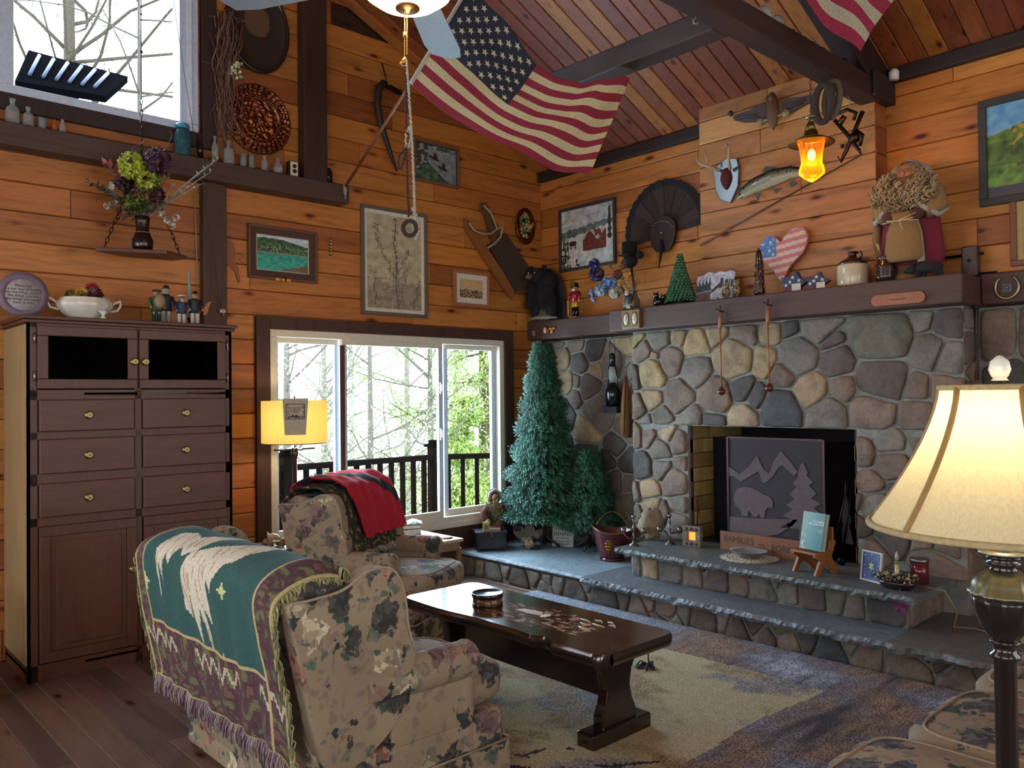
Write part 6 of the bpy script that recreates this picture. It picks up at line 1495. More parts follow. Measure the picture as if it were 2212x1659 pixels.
b = B('39423a'); b.lathe([(0, 0), (.075, 0), (.078, .012), (.05, .03), (0, .035)], n=20, sy=.6); b.C('8a9088'); b.tube([(-.05, -.03, .03), (0, -.04, .045), (.05, -.03, .03)], .006, 6); b.C('a08040'); [b.rod((x, -.03, .03), (x*1.5, -.04, .065), .003) for x in (-.03, -.01, .02, .035)]; obj('base', b, 'vc', t)
# double oval picture block hung on the mantel face
q = onR(1366, 690, MX + .001); t = T('oval_frame_pair', 'wooden block frame with two small oval pictures fixed to the mantel face', 'picture', q, RR)
b = B('7d6038'); b.box(-.088, .088, -.028, -.001, -.075, .075); obj('block', b, 'ply', t, bevel=.005)
for s in (-1, 1):
    b = B('b9b19c'); b.lathe([(0, 0), (.026, 0), (.026, -.002), (0, -.003)], (s*.043, -.028, 0), 28, axis='y'); b.v = [V((v.x, v.y, v.z*1.8)) for v in b.v]; o = obj('oval_picture', b, 'art', t)
    b = B('5c3f20'); b.tube([(s*.043 + .030*math.cos(a*PI/16), -.030, .054*math.sin(a*PI/16)) for a in range(33)], .004, 6, False); obj('oval_rim', b, 'vc', o)
    b = B('4c463c'); b.tube([(s*.043 - .012, -.0315, -.008), (s*.043 + .008, -.0315, .004), (s*.043 + .012, -.0315, .018)], .0022, 5); b.rod((s*.043 - .004, -.0315, -.014), (s*.043 + .01, -.0315, -.010), .002); obj('engraving', b, 'vc', o)
# small ornaments on left beam face
q = onR(1187, 713, .201); t = T('angel_ornament', 'two tiny painted angels holding a red heart on the corner shelf face', 'ornament', q, RR)
b = B('b8b08c'); b.ball((-.045, -.012, 0), (.022, .012, .03), 10, 8); b.C('a8781c'); b.ball((.04, -.012, -.01), (.018, .012, .028), 10, 8); b.ball((.065, -.012, .012), (.022, .008, .012), 8, 6); b.ball((.02, -.012, .012), (.02, .008, .012), 8, 6); obj('figures', b, 'vc', t)
b = B('9c1420'); b.ball((-.01, -.018, -.002), (.022, .012, .022), 12, 8); obj('heart', b, 'vc', t)
b = B('8f8a80'); q = onR(1153, 720, .201); b.box(-.014, .014, -.003, 0, -.022, .022); b.box(-.004, .004, -.0035, -.003, -.012, .012, '3a3028'); TM('card_tag', b, 'vc', 'tiny grey card pinned to the corner end of the shelf face', 'tag', q, RR)
# black cat figures
for i, (px, s, lb) in enumerate(((1420, 1.0, 'round black cat ornament, left of a pair beside the green ceramic tree'), (1436, .85, 'small black cat ornament, right of a pair beside the green ceramic tree'))):
    q = onM(px, .44 - .05*i); t = T('cat_ornament', lb, 'ornament', q, RR, 'black cat ornaments')
    b = B('0f0f12'); b.ball((0, 0, .035*s), (.04*s, .03*s, .036*s), 14, 10); b.ball((.0, -.02, .08*s), (.028*s, .024*s, .024*s), 12, 8)
    for x in (-1, 1): b.rod((x*.016*s, -.02, .095*s), (x*.022*s, -.02, .118*s), .009*s, .001)
    obj('body', b, 'vg', t); b = B('c8c8c0'); [b.ball((x*.010*s, -.043*s, .084*s), .004, 6, 4) for x in (-1, 1)]; b.ball((0, -.045*s, .075*s), .003, 5, 4); obj('eyes', b, 'vg', t)
# ceramic tree
q = onM(1470, .32); t = T('ceramic_tree', 'dark green glazed ceramic Christmas tree on the mantel', 'christmas tree', q, RR)
b = B('123a26'); b.lathe([(0, 0), (.06, 0), (.055, .03), (.03, .04), (0, .04)], n=24); obj('stand', b, 'vg', t)
b = B()
HT_ = .40
for k in range(17):
    z = .03 + (HT_ - .06)*k/16; r = .125*(1 - k/16.6) + .008; n = max(5, int(r*2*PI/.034))
    for i in range(n):
        a = 2*PI*(i + .5*(k % 2))/n + .1*nz(i, k); b.C(r9.choice(['1c4f30', '174428', '22593a']))
        c_ = V((r*.55*math.cos(a), r*.55*math.sin(a), z + .03)); e_ = V((r*math.cos(a), r*math.sin(a), z - .004)); b.tube([c_, (c_+e_)/2 + V((0, 0, .006)), e_], [.016, .018, .004], 6)
obj('branches', b, 'vg', t)
# slate painted with an eagle
def slatec(u, v):
    n = fbm(u*10, v*10)
    if .42 < u < .72 and abs(v - .55 + (u-.5)*.9) < .06 or (.62 < u < .74 and .2 < v < .55 and abs(u - .72 + (v-.2)*.25) < .05): return H('2a2322')
    if u < .40 and v < .60 and v > .12 + .25*abs(math.sin(u*34)): return H('26302a')
    if u > .75 and .28 < v < .52 and nz(u*40, 4) > -.2: return H('243020')
    if v > .62 and u < .42: return mixc(H('6a3a20'), H('37322e'), .5 + n)
    if v > .55: return mixc(H('8a8a8e'), H('b0aeb0'), .5+n)
    return mixc(H('8c8a94'), H('b8b4b8'), .5+n)
q = onM(1543, .30); t = T('slate_painting', 'irregular slate slab painted with an eagle and pine shore on the mantel', 'painted slate', q, RR)
b = B(); 
def sl_(u, v): x = (u-.5)*.33; top = .215 + .022*nz(u*5, 2) + .02*math.sin(u*3); z = top*(1-v); return (x + .008*nz(v*6), -.02 + .04*z/.2, z)
b.sheet(sl_, 60, 40, slatec, th=-.012, sm=False); obj('slab', b, 'art', t)
b = B('16130f'); b.tube([(.06, .04, .10), (.06, .01, .005), (.06, -.05, .005), (.06, -.05, .03)], .003, 5); obj('easel', b, 'vm', t)
# owls
for i, (px, h, lb) in enumerate(((1569, .12, 'speckled owl figurine, lower and left of the owl pair on the mantel'), (1592, .135, 'speckled owl figurine, taller and right of the owl pair on the mantel'))):
    q = onM(px, .38); t = T('owl_figurine', lb, 'figurine', q, RR, 'owl figurines')
    b = B('8a7550'); b.ball((0, 0, h*.48), (.028, .026, h*.36), 14, 10); b.ball((0, -.005, h*.85), (.027, .024, .024), 12, 8)
    for s in (-1, 1): b.rod((s*.014, -.008, h*.95), (s*.024, -.010, h*1.08), .006, .001)
    b.C('3a2c1c')
    for k in range(34): a, z = r9.uniform(PI, 2*PI), r9.uniform(.2, .75); b.ball((.028*math.cos(a)*math.sin(PI*z)**.3, .026*math.sin(a)*math.sin(PI*z)**.3 - .0, h*z), (.004, .004, .006), 5, 3)
    b.C('4a3826'); b.lathe([(0, 0), (.035, 0), (.03, .014), (0, .018)], n=12); obj('body', b, 'vc', t)
    b = B('120e0a'); [b.ball((s*.010, -.028, h*.87), .0055, 6, 5) for s in (-1, 1)]; obj('eyes', b, 'vg', t)
# seed cone candle
q = onM(1641, .42); t = T('seed_cone', 'tall slim brown ornament of glazed seeds in front of the heart sign', 'ornament', q, RR)
b = B('241410'); b.lathe([(0, 0), (.035, 0), (.037, .03), (.030, .20), (.020, .30), (.008, .335), (0, .34)], n=20)
for k in range(340):
    z = r9.random()*.32 + .008; r = (.037 - .006*z/.2 if z < .2 else .031 - (z-.2)*.18); a = r9.uniform(0, 2*PI); b.C(r9.choice(['3c2016', '6a3c20', '8c6038', '2a1610', 'a07848'])); b.ball((r*math.cos(a), r*math.sin(a), z), (.005, .005, .007), 5, 3)
obj('seeds', b, 'vg', t)
# star blocks
for i, (px, s, rz_, lb) in enumerate(((1716, 1.0, .0, 'larger blue and white starred wooden block ornament on the mantel'), (1766, .85, .2, 'smaller blue starred wooden ornament right of its larger twin'))):
    q = onM(px, .40); t = T('star_block', lb, 'ornament', q, RR + rz_, 'blue star ornaments')
    b = B('1c2446'); P_ = [(.105*s*(1 if k % 2 == 0 else .62)*math.sin(k*PI/5 + .25), .060*s + .085*s*(1 if k % 2 == 0 else .62)*math.cos(k*PI/5 + .25)) for k in range(10)]; P_ = [(x, max(z, 0)) for x, z in P_]
    b.prism(P_, -.02, .02, 'xz'); obj('star', b, 'vc', t, bevel=.003)
    b = B('b8b4a8'); 
    for (x, z) in ((-.05, .05), (-.0, .10), (.045, .075), (-.02, .07)): b.add([(x*s + (.016 if k % 2 == 0 else .006)*math.sin(k*PI/5), -.0215, z*s + (.016 if k % 2 == 0 else .006)*math.cos(k*PI/5)) for k in range(10)], [tuple(range(10))])
    b.box(-.035*s + .03, .03*s + .03, -.026, -.0212, .0, .055*s, 'b5b2a8'); b.C('5c2028'); b.box(-.07*s, -.01, -.024, -.0212, .0, .03*s); obj('painted_trim', b, 'vc', t, recalc=False)
# jug
q = onM(1843, .33); t = T('stoneware_jug', 'cream stoneware jug with dark brown shoulder and looped handle', 'jug', q, RR)
b = B('a8a088'); b.lathe([(0, 0), (.094, 0), (.098, .008), (.098, .135), (.090, .150), (0, .15)], n=40); obj('body', b, 'vg', t)
b = B('24120e'); b.lathe([(.092, .149), (.080, .168), (.045, .190), (.026, .20), (.024, .225), (.030, .228), (.030, .235), (0, .236)], n=40); obj('shoulder', b, 'vg', t); b = B('24120e'); b.tube([(.026, 0, .225), (.055, 0, .228), (.062, 0, .205), (.052, 0, .186)], .008, 8); obj('handle', b, 'vg', t)
# dark crock with wheat
q = onM(1913, .38); t = T('brown_crock', 'dark brown ribbed pottery crock with dried wheat beside the jug', 'pot', q, RR)
b = B('2c1c16'); b.lathe([(0, 0), (.045, 0), (.055, .02)] + [(.058 + .002*(k % 2), .03 + k*.01) for k in range(9)] + [(.045, .135), (.042, .155), (.048, .162), (.038, .162), (0, .12)], n=30); obj('body', b, 'vg', t)
b = B('a88c50')
for k in range(9): b.tube([(-.02, 0, .14), (-.03 - .01*nz(k), 0, .20), (-.045 + .02*nz(k*2.2), .01*nz(k), .255)], [.0015, .003, .005], 5)
obj('wheat', b, 'vc', t)
# large santa
q = V((.17, onR(1962, 560, .22).y + .0, 2.2505)); q = V((.26, onR(1970, 560, .26).y, MZ + .0005))
sa = T('santa_doll', 'tall old-world Santa doll with curly blond beard holding a burlap sack', 'doll', q, RR)
b = B('6a1526'); b.lathe([(0, .10), (.18, .10), (.20, .16), (.17, .40), (.16, .55), (.12, .62), (0, .64)], n=28, sy=.5)
obj('coat', b, 'vf', sa)
b = B('86683f')
for s in (-1, 1): b.tube([(s*.08, .0, .60), (s*.14, -.02, .54), (s*.165, -.04, .46), (s*.12, -.10, .41)], [.06, .07, .065, .045], 14)
b.ball((0, .01, .56), (.17, .09, .10), 18, 12); obj('burlap_cape', b, 'vf', sa)
b = B('b0a898')
for s in (-1, 1): b.tube([(s*.05, -.095, .42), (s*.085, -.11, .28), (s*.10, -.115, .11)], [.018, .022, .022], 8)
[b.tube([(s*.225, -.02, .43), (s*.19, -.08, .39), (s*.12, -.13, .44), (s*.09, -.12, .47)], [.012, .018, .018, .012], 8) for s in (-1, 1)]
b.tube([(-.13, .0, .60), (-.10, -.0, .70), (0, .0, .765), (.10, 0, .70), (.13, 0, .60)], .026, 10); obj('fur_trim', b, 'fur', sa)
b = B('6a1526'); b.ball((0, .02, .665), (.115, .09, .105), 18, 12); obj('hood', b, 'vf', sa)
b = B('a06c50'); b.ball((.0, -.055, .68), (.064, .055, .065), 16, 12); b.ball((0, -.112, .672), (.012, .014, .013), 8, 6); obj('face', b, 'vc', sa)
b = B('7a6038'); b.tube([(.018 + .013*math.cos(a*PI/8), -.112, .690 + .010*math.sin(a*PI/8)) for a in range(17)], .002, 4, False); b.tube([(-.018 + .013*math.cos(a*PI/8), -.112, .690 + .010*math.sin(a*PI/8)) for a in range(17)], .002, 4, False); obj('spectacles', b, 'vm', sa)
b = B('8a6c40'); b.ball((0, -.05, .56), (.165, .10, .115), 20, 14); 
for i in range(260):
    a = r9.uniform(0, 2*PI); q_ = r9.random()**.5; x = .20*q_*math.cos(a); z = .55 + .15*q_*math.sin(a) + (.06 if abs(x) > .08 else 0)*0; y0 = -.10 - .06*math.sqrt(max(0, 1-q_*q_)); b.C(r9.choice(['a08c62', 'b09a70', '86724c', 'bca880', '947e56']))
    if abs(x) < .06 and z > .61: continue
    ph = r9.random()*6; r_ = r9.uniform(.008, .016); b.tube([(x + r_*math.cos(k*1.1+ph), y0 - .008*math.sin(k*.8+ph), z + .012*2 - k*.007 + r_*.4*math.sin(k*1.1+ph)) for k in range(7)], [.004, .005, .005, .005, .005, .004, .002], 5)
for i in range(80):
    a = r9.uniform(.3, PI-.3); x = .11*math.cos(a); z = .665 + .095*math.sin(a); b.C(r9.choice(['b0a080', 'a08c68'])); b.tube([(x*.7, -.075, z*.2 + .8*.68), (x*.95, -.07, z - .01), (x*1.25, -.06, z - .07), (x*1.5, -.06, z - .14)], [.004, .006, .006, .003], 5)
obj('beard', b, 'fur', sa)
b = B('4a2c20'); 
for s in (-1, 1): b.ball((s*.085, -.135, .405), (.042, .035, .035), 12, 8)
obj('mittens', b, 'vf', sa)
b = B('7f6238'); b.lathe([(0, .12), (.10, .12), (.115, .15), (.10, .30), (.07, .38), (.09, .42), (.07, .42), (0, .38)], (0, -.13, 0), 24, sy=.45, wob=.03, lobes=6); obj('burlap_sack', b, 'vf', sa)
b = B('b09c6c'); b.tube([(-.08, -.18, .375), (0, -.19, .365), (.08, -.18, .375)], .004, 5); b.tube([(0, -.19, .37), (-.10, -.19, .36)], .003, 4); b.tube([(0, -.19, .37), (.10, -.19, .40)], .003, 4); b.tube([(0, -.19, .37), (.02, -.19, .31)], .003, 4); b.tube([(0, -.19, .37), (.11, -.19, .355)], .003, 4); obj('raffia_bow', b, 'vc', sa)
b = B('4c3420'); [b.ball((x, -.14, z), (.02, .02, .02), 7, 5, fn=lambda d: 1 + .4*nz(d.x*5, d.y*5, d.z*5)) for x, z in ((-.02, .43), (.02, .45), (0, .42), (.035, .42), (-.04, .42), (.01, .48))]; obj('pine_cones', b, 'vc', sa)
b = B('6f5432'); b.lathe([(0, 0), (.085, 0), (.09, .03), (.06, .06), (.06, .13), (0, .14)], (-.02, -.04, 0), 20, sy=.8); obj('boots', b, 'vf', sa)
b = B('7a6040'); b.tube([(-.20, .0, .50), (-.215, -.01, .3), (-.19, -.01, .10)], [.02, .028, .012], 8); obj('shawl_end', b, 'vf', sa)
# little black bear
q = onM(2003, .40); t = T('bear_figurine', 'small black bear figurine walking at the Santa doll feet', 'figurine', q, RR)
b = B('12151a'); b.ball((0.01, 0, .065), (.085, .035, .035), 18, 12); b.ball((-.085, -.005, .062), (.034, .028, .026), 12, 9); b.ball((-.12, -.005, .052), (.018, .014, .012), 8, 6)
for x in (-.05, -.02, .05, .075): b.tube([(x, .012*(-1)**int(x*100), .05), (x, .012, .02), (x - .005, 0, .008)], [.02, .016, .016], 8)
for s in (-1, 1): b.ball((-.075, s*.018, .088), .008, 6, 5)
obj('body', b, 'fur', t)
# wooden press / yarn winder on the right shelf
q = onS(2100, .10); t = T('wooden_press', 'antique dark wooden box press with iron rods beside the Santa doll', 'tool', q, RR)
b = B('3a2824'); b.box(-.045, .045, -.04, .03, 0, .19); obj('block', b, 'ply', t, bevel=.008)
b = B('1a1210'); b.rod((-.16, -.0, .14), (.07, -.0, .14), .009); b.rod((-.02, -.0, .02), (.14, -.0, .015), .007); b.lathe([(0, 0), (.014, 0), (.014, -.004), (0, -.004)], (0, -.041, .10), 4, axis='y', sm=False); obj('rods', b, 'vm', t)
# plaque on the mantel face
q = onR(1941, 646, MX + .001); t = T('wood_plaque', 'orange-brown rounded wooden plaque with burnt lettering on the mantel face', 'plaque', q, RR)
P_ = [(x, z) for x, z in [(.125*math.copysign(1, math.cos(a)) + .035*math.cos(a), .036*math.sin(a)) for a in [k*PI/12 + PI/24 for k in range(24)]]]
b = B('8a4f2c'); b.prism(P_, -.018, 0, 'xz'); obj('board', b, 'ply', t, bevel=.003); b = B('3a1c10'); [b.tube([(x, -.019, -.005), (x + .006, -.019, .01*nz(x*90)), (x + .012, -.019, -.004)], .0015, 4) for x in [-.045 + .012*k for k in range(8)]]; [b.ball((x, -.019, 0), .003, 6, 4) for x in (-.12, .12)]; obj('burnt_script', b, 'vc', t)
# horseshoe
q = onR(2176, 620, .201); t = T('horseshoe', 'pale old horseshoe nailed to the right shelf timber', 'horseshoe', q, RR)
b = B('8d8268'); b.tube([(.062*math.sin(a), -.008, -.068*math.cos(a)) for a in [k*PI/14 - PI*.80 for k in range(0, 24)]], [.007 + .003*math.sin(k*PI/23) for k in range(24)], 6); obj('shoe', b, 'vm', t)
b = B('3c3c40'); b.box(-.026, .026, -.005, -.001, -.03, .02); b.C('8a8a88'); b.ball((0, -.01, -.005), .009, 8, 6); obj('plate', b, 'vm', t)
# snack forks hung from the mantel
for i, (px, top, bot, lb) in enumerate(((1555, 672, 852, 'long wooden spiked lantern hook, left of the two hanging from the mantel'), (1658, 658, 845, 'long wooden spiked lantern hook, right of the two hanging from the mantel'))):
    a = onR(px, top, MX + .03); c = onR(px, bot, MX + .03); L_ = a.z - c.z; t = T('hanging_utensil', lb, 'fireplace tool', a, RR, 'wooden utensils hung from the mantel')
    b = B('8f5226'); b.tube([(0, 0, -.01), (0, 0, -.05), (0, 0, -.10), (0, 0, -.14)], [.008, .012, .014, .008], 10); b.tube([(0, 0, -.12), (.004, 0, -L_ + .05)], .0055, 8); obj('handle', b, 'ply', t)
    b = B('4a2012'); b.ball((.004, 0, -L_ + .02), (.03, .03, .026), 14, 10); b.lathe([(.02, -L_ + .05), (.012, -L_ + .055), (.018, -L_ + .04)], (.004, 0, 0), 10); obj('burr', b, 'vg', t)
    b = B('8a5a30'); [b.rod((.004, 0, -L_ + .02), (.004 + .06*math.cos(k*2*PI/5), .05*math.sin(k*2*PI/5), -L_ + .022), .003, .0015, 5) for k in range(5)]; obj('spikes', b, 'vc', t)
    b = B('1c1210'); b.tube([(-.03, .0, .02), (0, .0, .0), (.03, .01, -.01)], .004, 5); b.tube([(.005, 0, .04), (0, 0, -.02)], .003, 5); b.rod((0, .03, .0), (0, 0, .0), .003); obj('hook', b, 'vm', t)
# lantern hung at the left mantel end
q = onR(1322, 722, .14); t = T('oil_lantern', 'black hurricane oil lantern hung on wire below the mantel end', 'lantern', q, RR)
def zL(py): return onR(1322, py, .14).z - q.z
b = B('0e0e10'); b.lathe([(0, zL(878)), (.062, zL(878)), (.066, zL(850)), (.060, zL(842)), (.035, zL(832)), (.020, zL(826)), (0, zL(826))], n=28); b.lathe([(0, zL(792)), (.026, zL(792)), (.028, zL(775)), (.020, zL(768)), (.022, zL(764)), (0, zL(762))], n=20)
for s in (-1, 1): b.tube([(s*.052, 0, zL(846)), (s*.05, 0, zL(815)), (s*.034, 0, zL(790))], .006, 8)
obj('frame', b, 'vg', t)
b = B('3a4246'); b.lathe([(.018, zL(828)), (.035, zL(815)), (.034, zL(800)), (.020, zL(791))], n=20); obj('globe', b, 'glass', t)
b = B('101012'); b.box(-.072, .072, -.04, .04, zL(878) - .055, zL(878)); obj('wick_box', b, 'matte', t)
b = B('2a2624'); b.tube([(-.03, 0, zL(775)), (-.03, 0, zL(740)), (0, 0, zL(728)), (.03, 0, zL(740)), (.03, 0, zL(775))], .0025, 5); b.rod((0, 0, zL(728)), (0, .0, 2.06 - q.z), .003); obj('bail', b, 'vm', t)
# leather flute case
a = onR(1353, 812, .12); t = T('leather_quiver', 'tan leather quiver hanging where the chimney breast begins', 'quiver', a, RR)
def zq_(py): return onR(1350, py, .12).z - a.z
b = B('7a5226'); b.tube([(.0, 0, 0), (-.005, 0, zq_(835)), (-.012, 0, zq_(870)), (-.016, 0, zq_(910)), (-.016, 0, zq_(945))], [.008, .024, .038, .044, .040], 14); b.C('5c3a1a'); b.tube([(.004, -.02, 0), (.006, -.04, zq_(880)), (-.004, -.04, zq_(940))], .006, 6); obj('case', b, 'vf', t)
b = B('2c1a10'); b.tube([(0, 0, 0), (.005, .0, .08), (.002, .05, .12)], .003, 5); obj('strap', b, 'vc', t)
b = B('241a18'); P_ = [onR(2106, y, .16) for y in (668, 720, 780, 822)]; b.tube(P_, .006, 6); b.tube([p + V((.01, .02, 0)) for p in P_[:4]], .004, 6); b.lathe([(0, 0), (.025, 0), (.02, .05), (0, .06)], P_[0] + V((0, 0, .0)), 12); TM('bellows_cord', b, 'vc', 'dark hanging cords with a tassel in the nook right of the chimney breast', 'cord')
# ================================================================ HANGING FROM THE TIE BEAM
def tb_at(px): # point on the underside line of the tie beam (y = 3.30, z = 3.47)
    p = hit(px, 160, 1, 3.30); return p
lc_ = hit(1753, 330, 1, 3.305); lx = lc_.x
def z_(py): return hit(1753, py, 1, 3.305).z
t = T('hanging_lantern', 'lit amber glass lantern hanging on a chain from the tie beam', 'lantern', (lx, 3.305, z_(340)), RR); O = z_(340)
k_ = (z_(300) - z_(390)) / 90
b = B(); prof = [(30, 300), (26, 315), (22, 335), (21, 352), (26, 366), (26, 376), (14, 386), (4, 392), (0, 394)]
b.lathe([(r*k_, z_(y) - O) for r, y in prof], n=40, wob=.02, lobes=12); obj('glass', b, 'amber', t, recalc=True)
b = B('6a5a34'); b.lathe([(0, z_(283) - O), (12*k_, z_(283) - O), (16*k_, z_(297) - O), (46*k_, z_(308) - O), (48*k_, z_(311) - O), (30*k_, z_(304) - O), (0, z_(300) - O)], n=40); b.lathe([(0, z_(262) - O), (6*k_, z_(264) - O), (10*k_, z_(284) - O), (0, z_(284) - O)], n=24)
b.tube([(0, 0, z_(256) - O), (-14*k_, 0, z_(275) - O), (-16*k_, 0, z_(300) - O), (-20*k_, 0, z_(345) - O)], .003, 6); b.C('8c8268'); b.lathe([(0, z_(252) - O), (12*k_, z_(252) - O), (12*k_, z_(256) - O), (0, z_(258) - O)], n=24); obj('hood', b, 'vm', t)
b = B('5a4c38'); chain(b, (0, 0, z_(252) - O), (0, 0, 3.47 - O), .012, .0022); obj('chain', b, 'vm', t)
b = B(); b.ball((0, 0, z_(335) - O), (.022, .022, .036), 12, 10); obj('bulb', b, 'bulb', t)
lamp('lantern_bulb', (lx, 3.305, z_(345)), 5, (1, .55, .15), .03)
# horse collar
t = T('horse_collar', 'worn leather horse collar hung from the tie beam', 'horse collar', (lambda p: V((p.x, 3.30, p.z)))(hit(1778, 222, 1, 3.30)), RR); O = t.location
def tq(px, py, out=0): p = hit(px, py, 1, 3.30) - O; return V((0, 0, p.z)) + V(((px - 1778)*k_*1.0, -out, 0))
b = B('3a2e22'); P_ = [tq(1778 + 19*math.sin(a), 224 - 36*math.cos(a), .02*math.cos(a)) for a in [k*2*PI/30 for k in range(31)]]; b.tube(P_, [.020 + .006*math.sin(k*PI/15)**2 for k in range(31)], 10, False); obj('pad', b, 'vf', t)
b = B('5a4a32'); P_ = [tq(1792 + 17*math.sin(a), 222 - 36*math.cos(a), -.04) for a in [k*2*PI/30 for k in range(31)]]; b.tube(P_, .02, 10, False); obj('outer_roll', b, 'vf', t)
b = B('2a2220'); b.rod(tq(1778, 192, 0), (0, 0, 3.47 - O.z), .005); obj('strap', b, 'vc', t)
# ice tongs / folding tool
t = T('ice_tongs', 'rusty crossed iron tongs hung by a hook from the tie beam end', 'tool', (lambda p: V((p.x, 3.30, p.z)))(hit(1835, 290, 1, 3.30)), RR); O = t.location
def tq(px, py, out=0): p = hit(1835, py, 1, 3.30) - O; return V(((px - 1835)*k_*.96, -out, p.z))
b = B('33261f')
b.tube([tq(1800, 252), tq(1830, 290), tq(1858, 330), tq(1862, 338)], [.014, .013, .012, .004], 6); b.tube([tq(1868, 248), tq(1845, 290), tq(1826, 325), tq(1812, 345), tq(1806, 332)], [.014, .013, .013, .010, .004], 6, True)
b.tube([tq(1806, 240), tq(1830, 236), tq(1852, 248), tq(1845, 262)], .012, 6); b.ball(tq(1846, 300), .035, 10, 8, fn=lambda d: 1 + .3*nz(d.x*3, d.y*3, d.z*3)); b.ball(tq(1817, 312), .014, 8, 6); b.tube([tq(1850, 285), tq(1866, 298), tq(1858, 320)], .014, 6); b.C('4a3a28'); b.tube([tq(1824, 248), tq(1812, 262)], .018, 6)
obj('iron_arms', b, 'vm', t)
b = B('9a9284'); b.tube([tq(1835, 236), tq(1838, 215), tq(1832, 208), tq(1836, 196)], .003, 5); b.rod(tq(1836, 198), (tq(1836, 198).x, 0, 3.47 - O.z), .003); obj('hook', b, 'vm', t)
# hook on cross beam
p = hit(1503, 30, 2, 3.47); b = B('a8a098'); b.tube([(0, 0, 0), (0, 0, -.02), (-.015, .0, -.035), (-.01, 0, -.05), (.008, 0, -.05), (.015, 0, -.04)], .003, 6); TM('ceiling_hook', b, 'vm', 'single bare white hook screwed under the dark cross beam', 'hook', p, math.radians(137))
# glass insulators along the tie beam
for i, (px, py, mt, r, h, lb) in enumerate([(1650, 22, 'glass', .045, .09, 'large clear glass dish standing on the tie beam, highest of the row'), (1678, 38, 'glass', .045, .08, 'large clear glass globe second in the row on the tie beam'), (1710, 58, 'vc', .03, .05, 'small dark dog-shaped knickknack on the tie beam'), (1737, 74, 'vc', .025, .05, 'dark knickknack left of a small clear one on the tie beam'), (1760, 88, 'glass', .028, .06, 'small clear glass jar in the middle of the tie beam row'), (1776, 98, 'vc', .028, .05, 'dark round knickknack behind a clear jar on the tie beam'), (1798, 110, 'glass', .028, .05, 'small clear glass jar nearest the wall on the tie beam'), (1822, 118, 'vc', .035, .06, 'black knickknack under the striped flag tip on the tie beam')]):
    p = hit(px, py + 8, 1, 3.31); b = B('14100f'); b.lathe([(0, 0), (r*.8, 0), (r, h*.4), (r*.7, h*.8), (r*.35, h), (0, h)], n=18); TM('glass_ornament' if mt == 'glass' else 'dark_ornament', b, mt, lb, 'ornament', (p.x, 3.31, 3.6005))
b = B('c8c4bc'); p = hit(1918, 170, 0, .10); b.lathe([(0, 0), (.03, 0), (.034, .05), (.02, .07), (0, .07)], n=16); TM('white_bell', b, 'vg', 'little white bell ornament tucked beside the rafter foot', 'ornament', (.10, 3.43, 3.66 - .05))
# ================================================================ HEARTH OBJECTS
HZ = .2005; UZ_ = .4155
# Christmas trees
def xtree(name, label, loc, Ht, Rb, nspr, seed, zlo):
    rr = random.Random(seed); t = T(name, label, 'christmas tree', loc, 0)
    b = B('2c1c12'); b.rod((0, 0, .02), (0, 0, Ht*.96), .02, .005); obj('trunk', b, 'vc', t)
    b = B('1c2420'); [b.rod((0, 0, .10), (.14*math.cos(k*PI/2+.4), .14*math.sin(k*PI/2+.4), .01), .010) for k in range(4)]; obj('stand', b, 'vc', t)
    b = B('14301f'); 
    for i in range(int(nspr/9)):
        z = zlo + (Ht - zlo - .06)*rr.random()**1.25; r = Rb*(1 - (z-.1)/(Ht-.08))**.9; a = rr.uniform(0, 2*PI); b.rod((0, 0, z + .04), (r*math.cos(a), r*math.sin(a), z + .02), .004, .002, 4)
    obj('branches', b, 'vc', t)
    b = B(); cols = ['1d5236', '174530', '25603c', '34785a', '0f3022', '5a9a80', '12382a', '1a4a3a']
    for i in range(nspr):
        z = zlo + (Ht - zlo - .02)*rr.random()**1.35; rmax = Rb*max(.04, (1 - (z-.1)/(Ht-.06)))**.85 * (1 + .16*nz(z*9, math.floor(i/3) % 7)); rmax *= 1 + .15*math.sin(z*31)
        a = rr.uniform(0, 2*PI); q = rmax * rr.uniform(.55, 1.0); p = V((q*math.cos(a), q*math.sin(a), z)); out = V((math.cos(a), math.sin(a), rr.uniform(-.35, .25))).normalized(); L = rr.uniform(.055, .095)
        lt = max(0, min(1, (q/max(rmax, .01) - .62)*2.2 + .5*nz(z*7, a*2))); b.C(mixc(H(rr.choice(('0c2a1a', '103222', '143a26'))), H(rr.choice(('2c6a4c', '3c8064', '26603e', '4a8c74'))), lt)); sd = out.cross(V((0, 0, 1))).normalized(); up = sd.cross(out)
        for k in range(9):
            f = k/8; o = p + out*L*(f-.3); an = k*2.4; e = (out*.75 + sd*math.cos(an) + up*math.sin(an)).normalized()*rr.uniform(.024, .040); g = e.cross(out).normalized()*.0042
            b.add([o - g, o + g, o + e], [(0, 1, 2)], sm=False)
    obj('needles', b, 'leaf', t, recalc=False)
    b = B('b0401c'); 
    for i in range(26): z = rr.uniform(.2, Ht*.8); r = Rb*(1 - z/Ht)*.95; a = rr.uniform(0, 6.3); b.C(rr.choice(['5a2018', '7a6040', '6a4a38'])); b.ball((r*math.cos(a), r*math.sin(a), z), .009, 6, 5)
    obj('berries', b, 'vc', t)
    return t
xtree('christmas_tree', 'tall artificial green Christmas tree in the corner of the hearth', V((.47, .48, HZ)), 2.03 - .2, .38, 9500, 1, .27)
xtree('christmas_tree', 'shorter artificial Christmas tree in front, right of the tall one', V((.30, .86, HZ)), .88, .25, 3400, 2, .19)
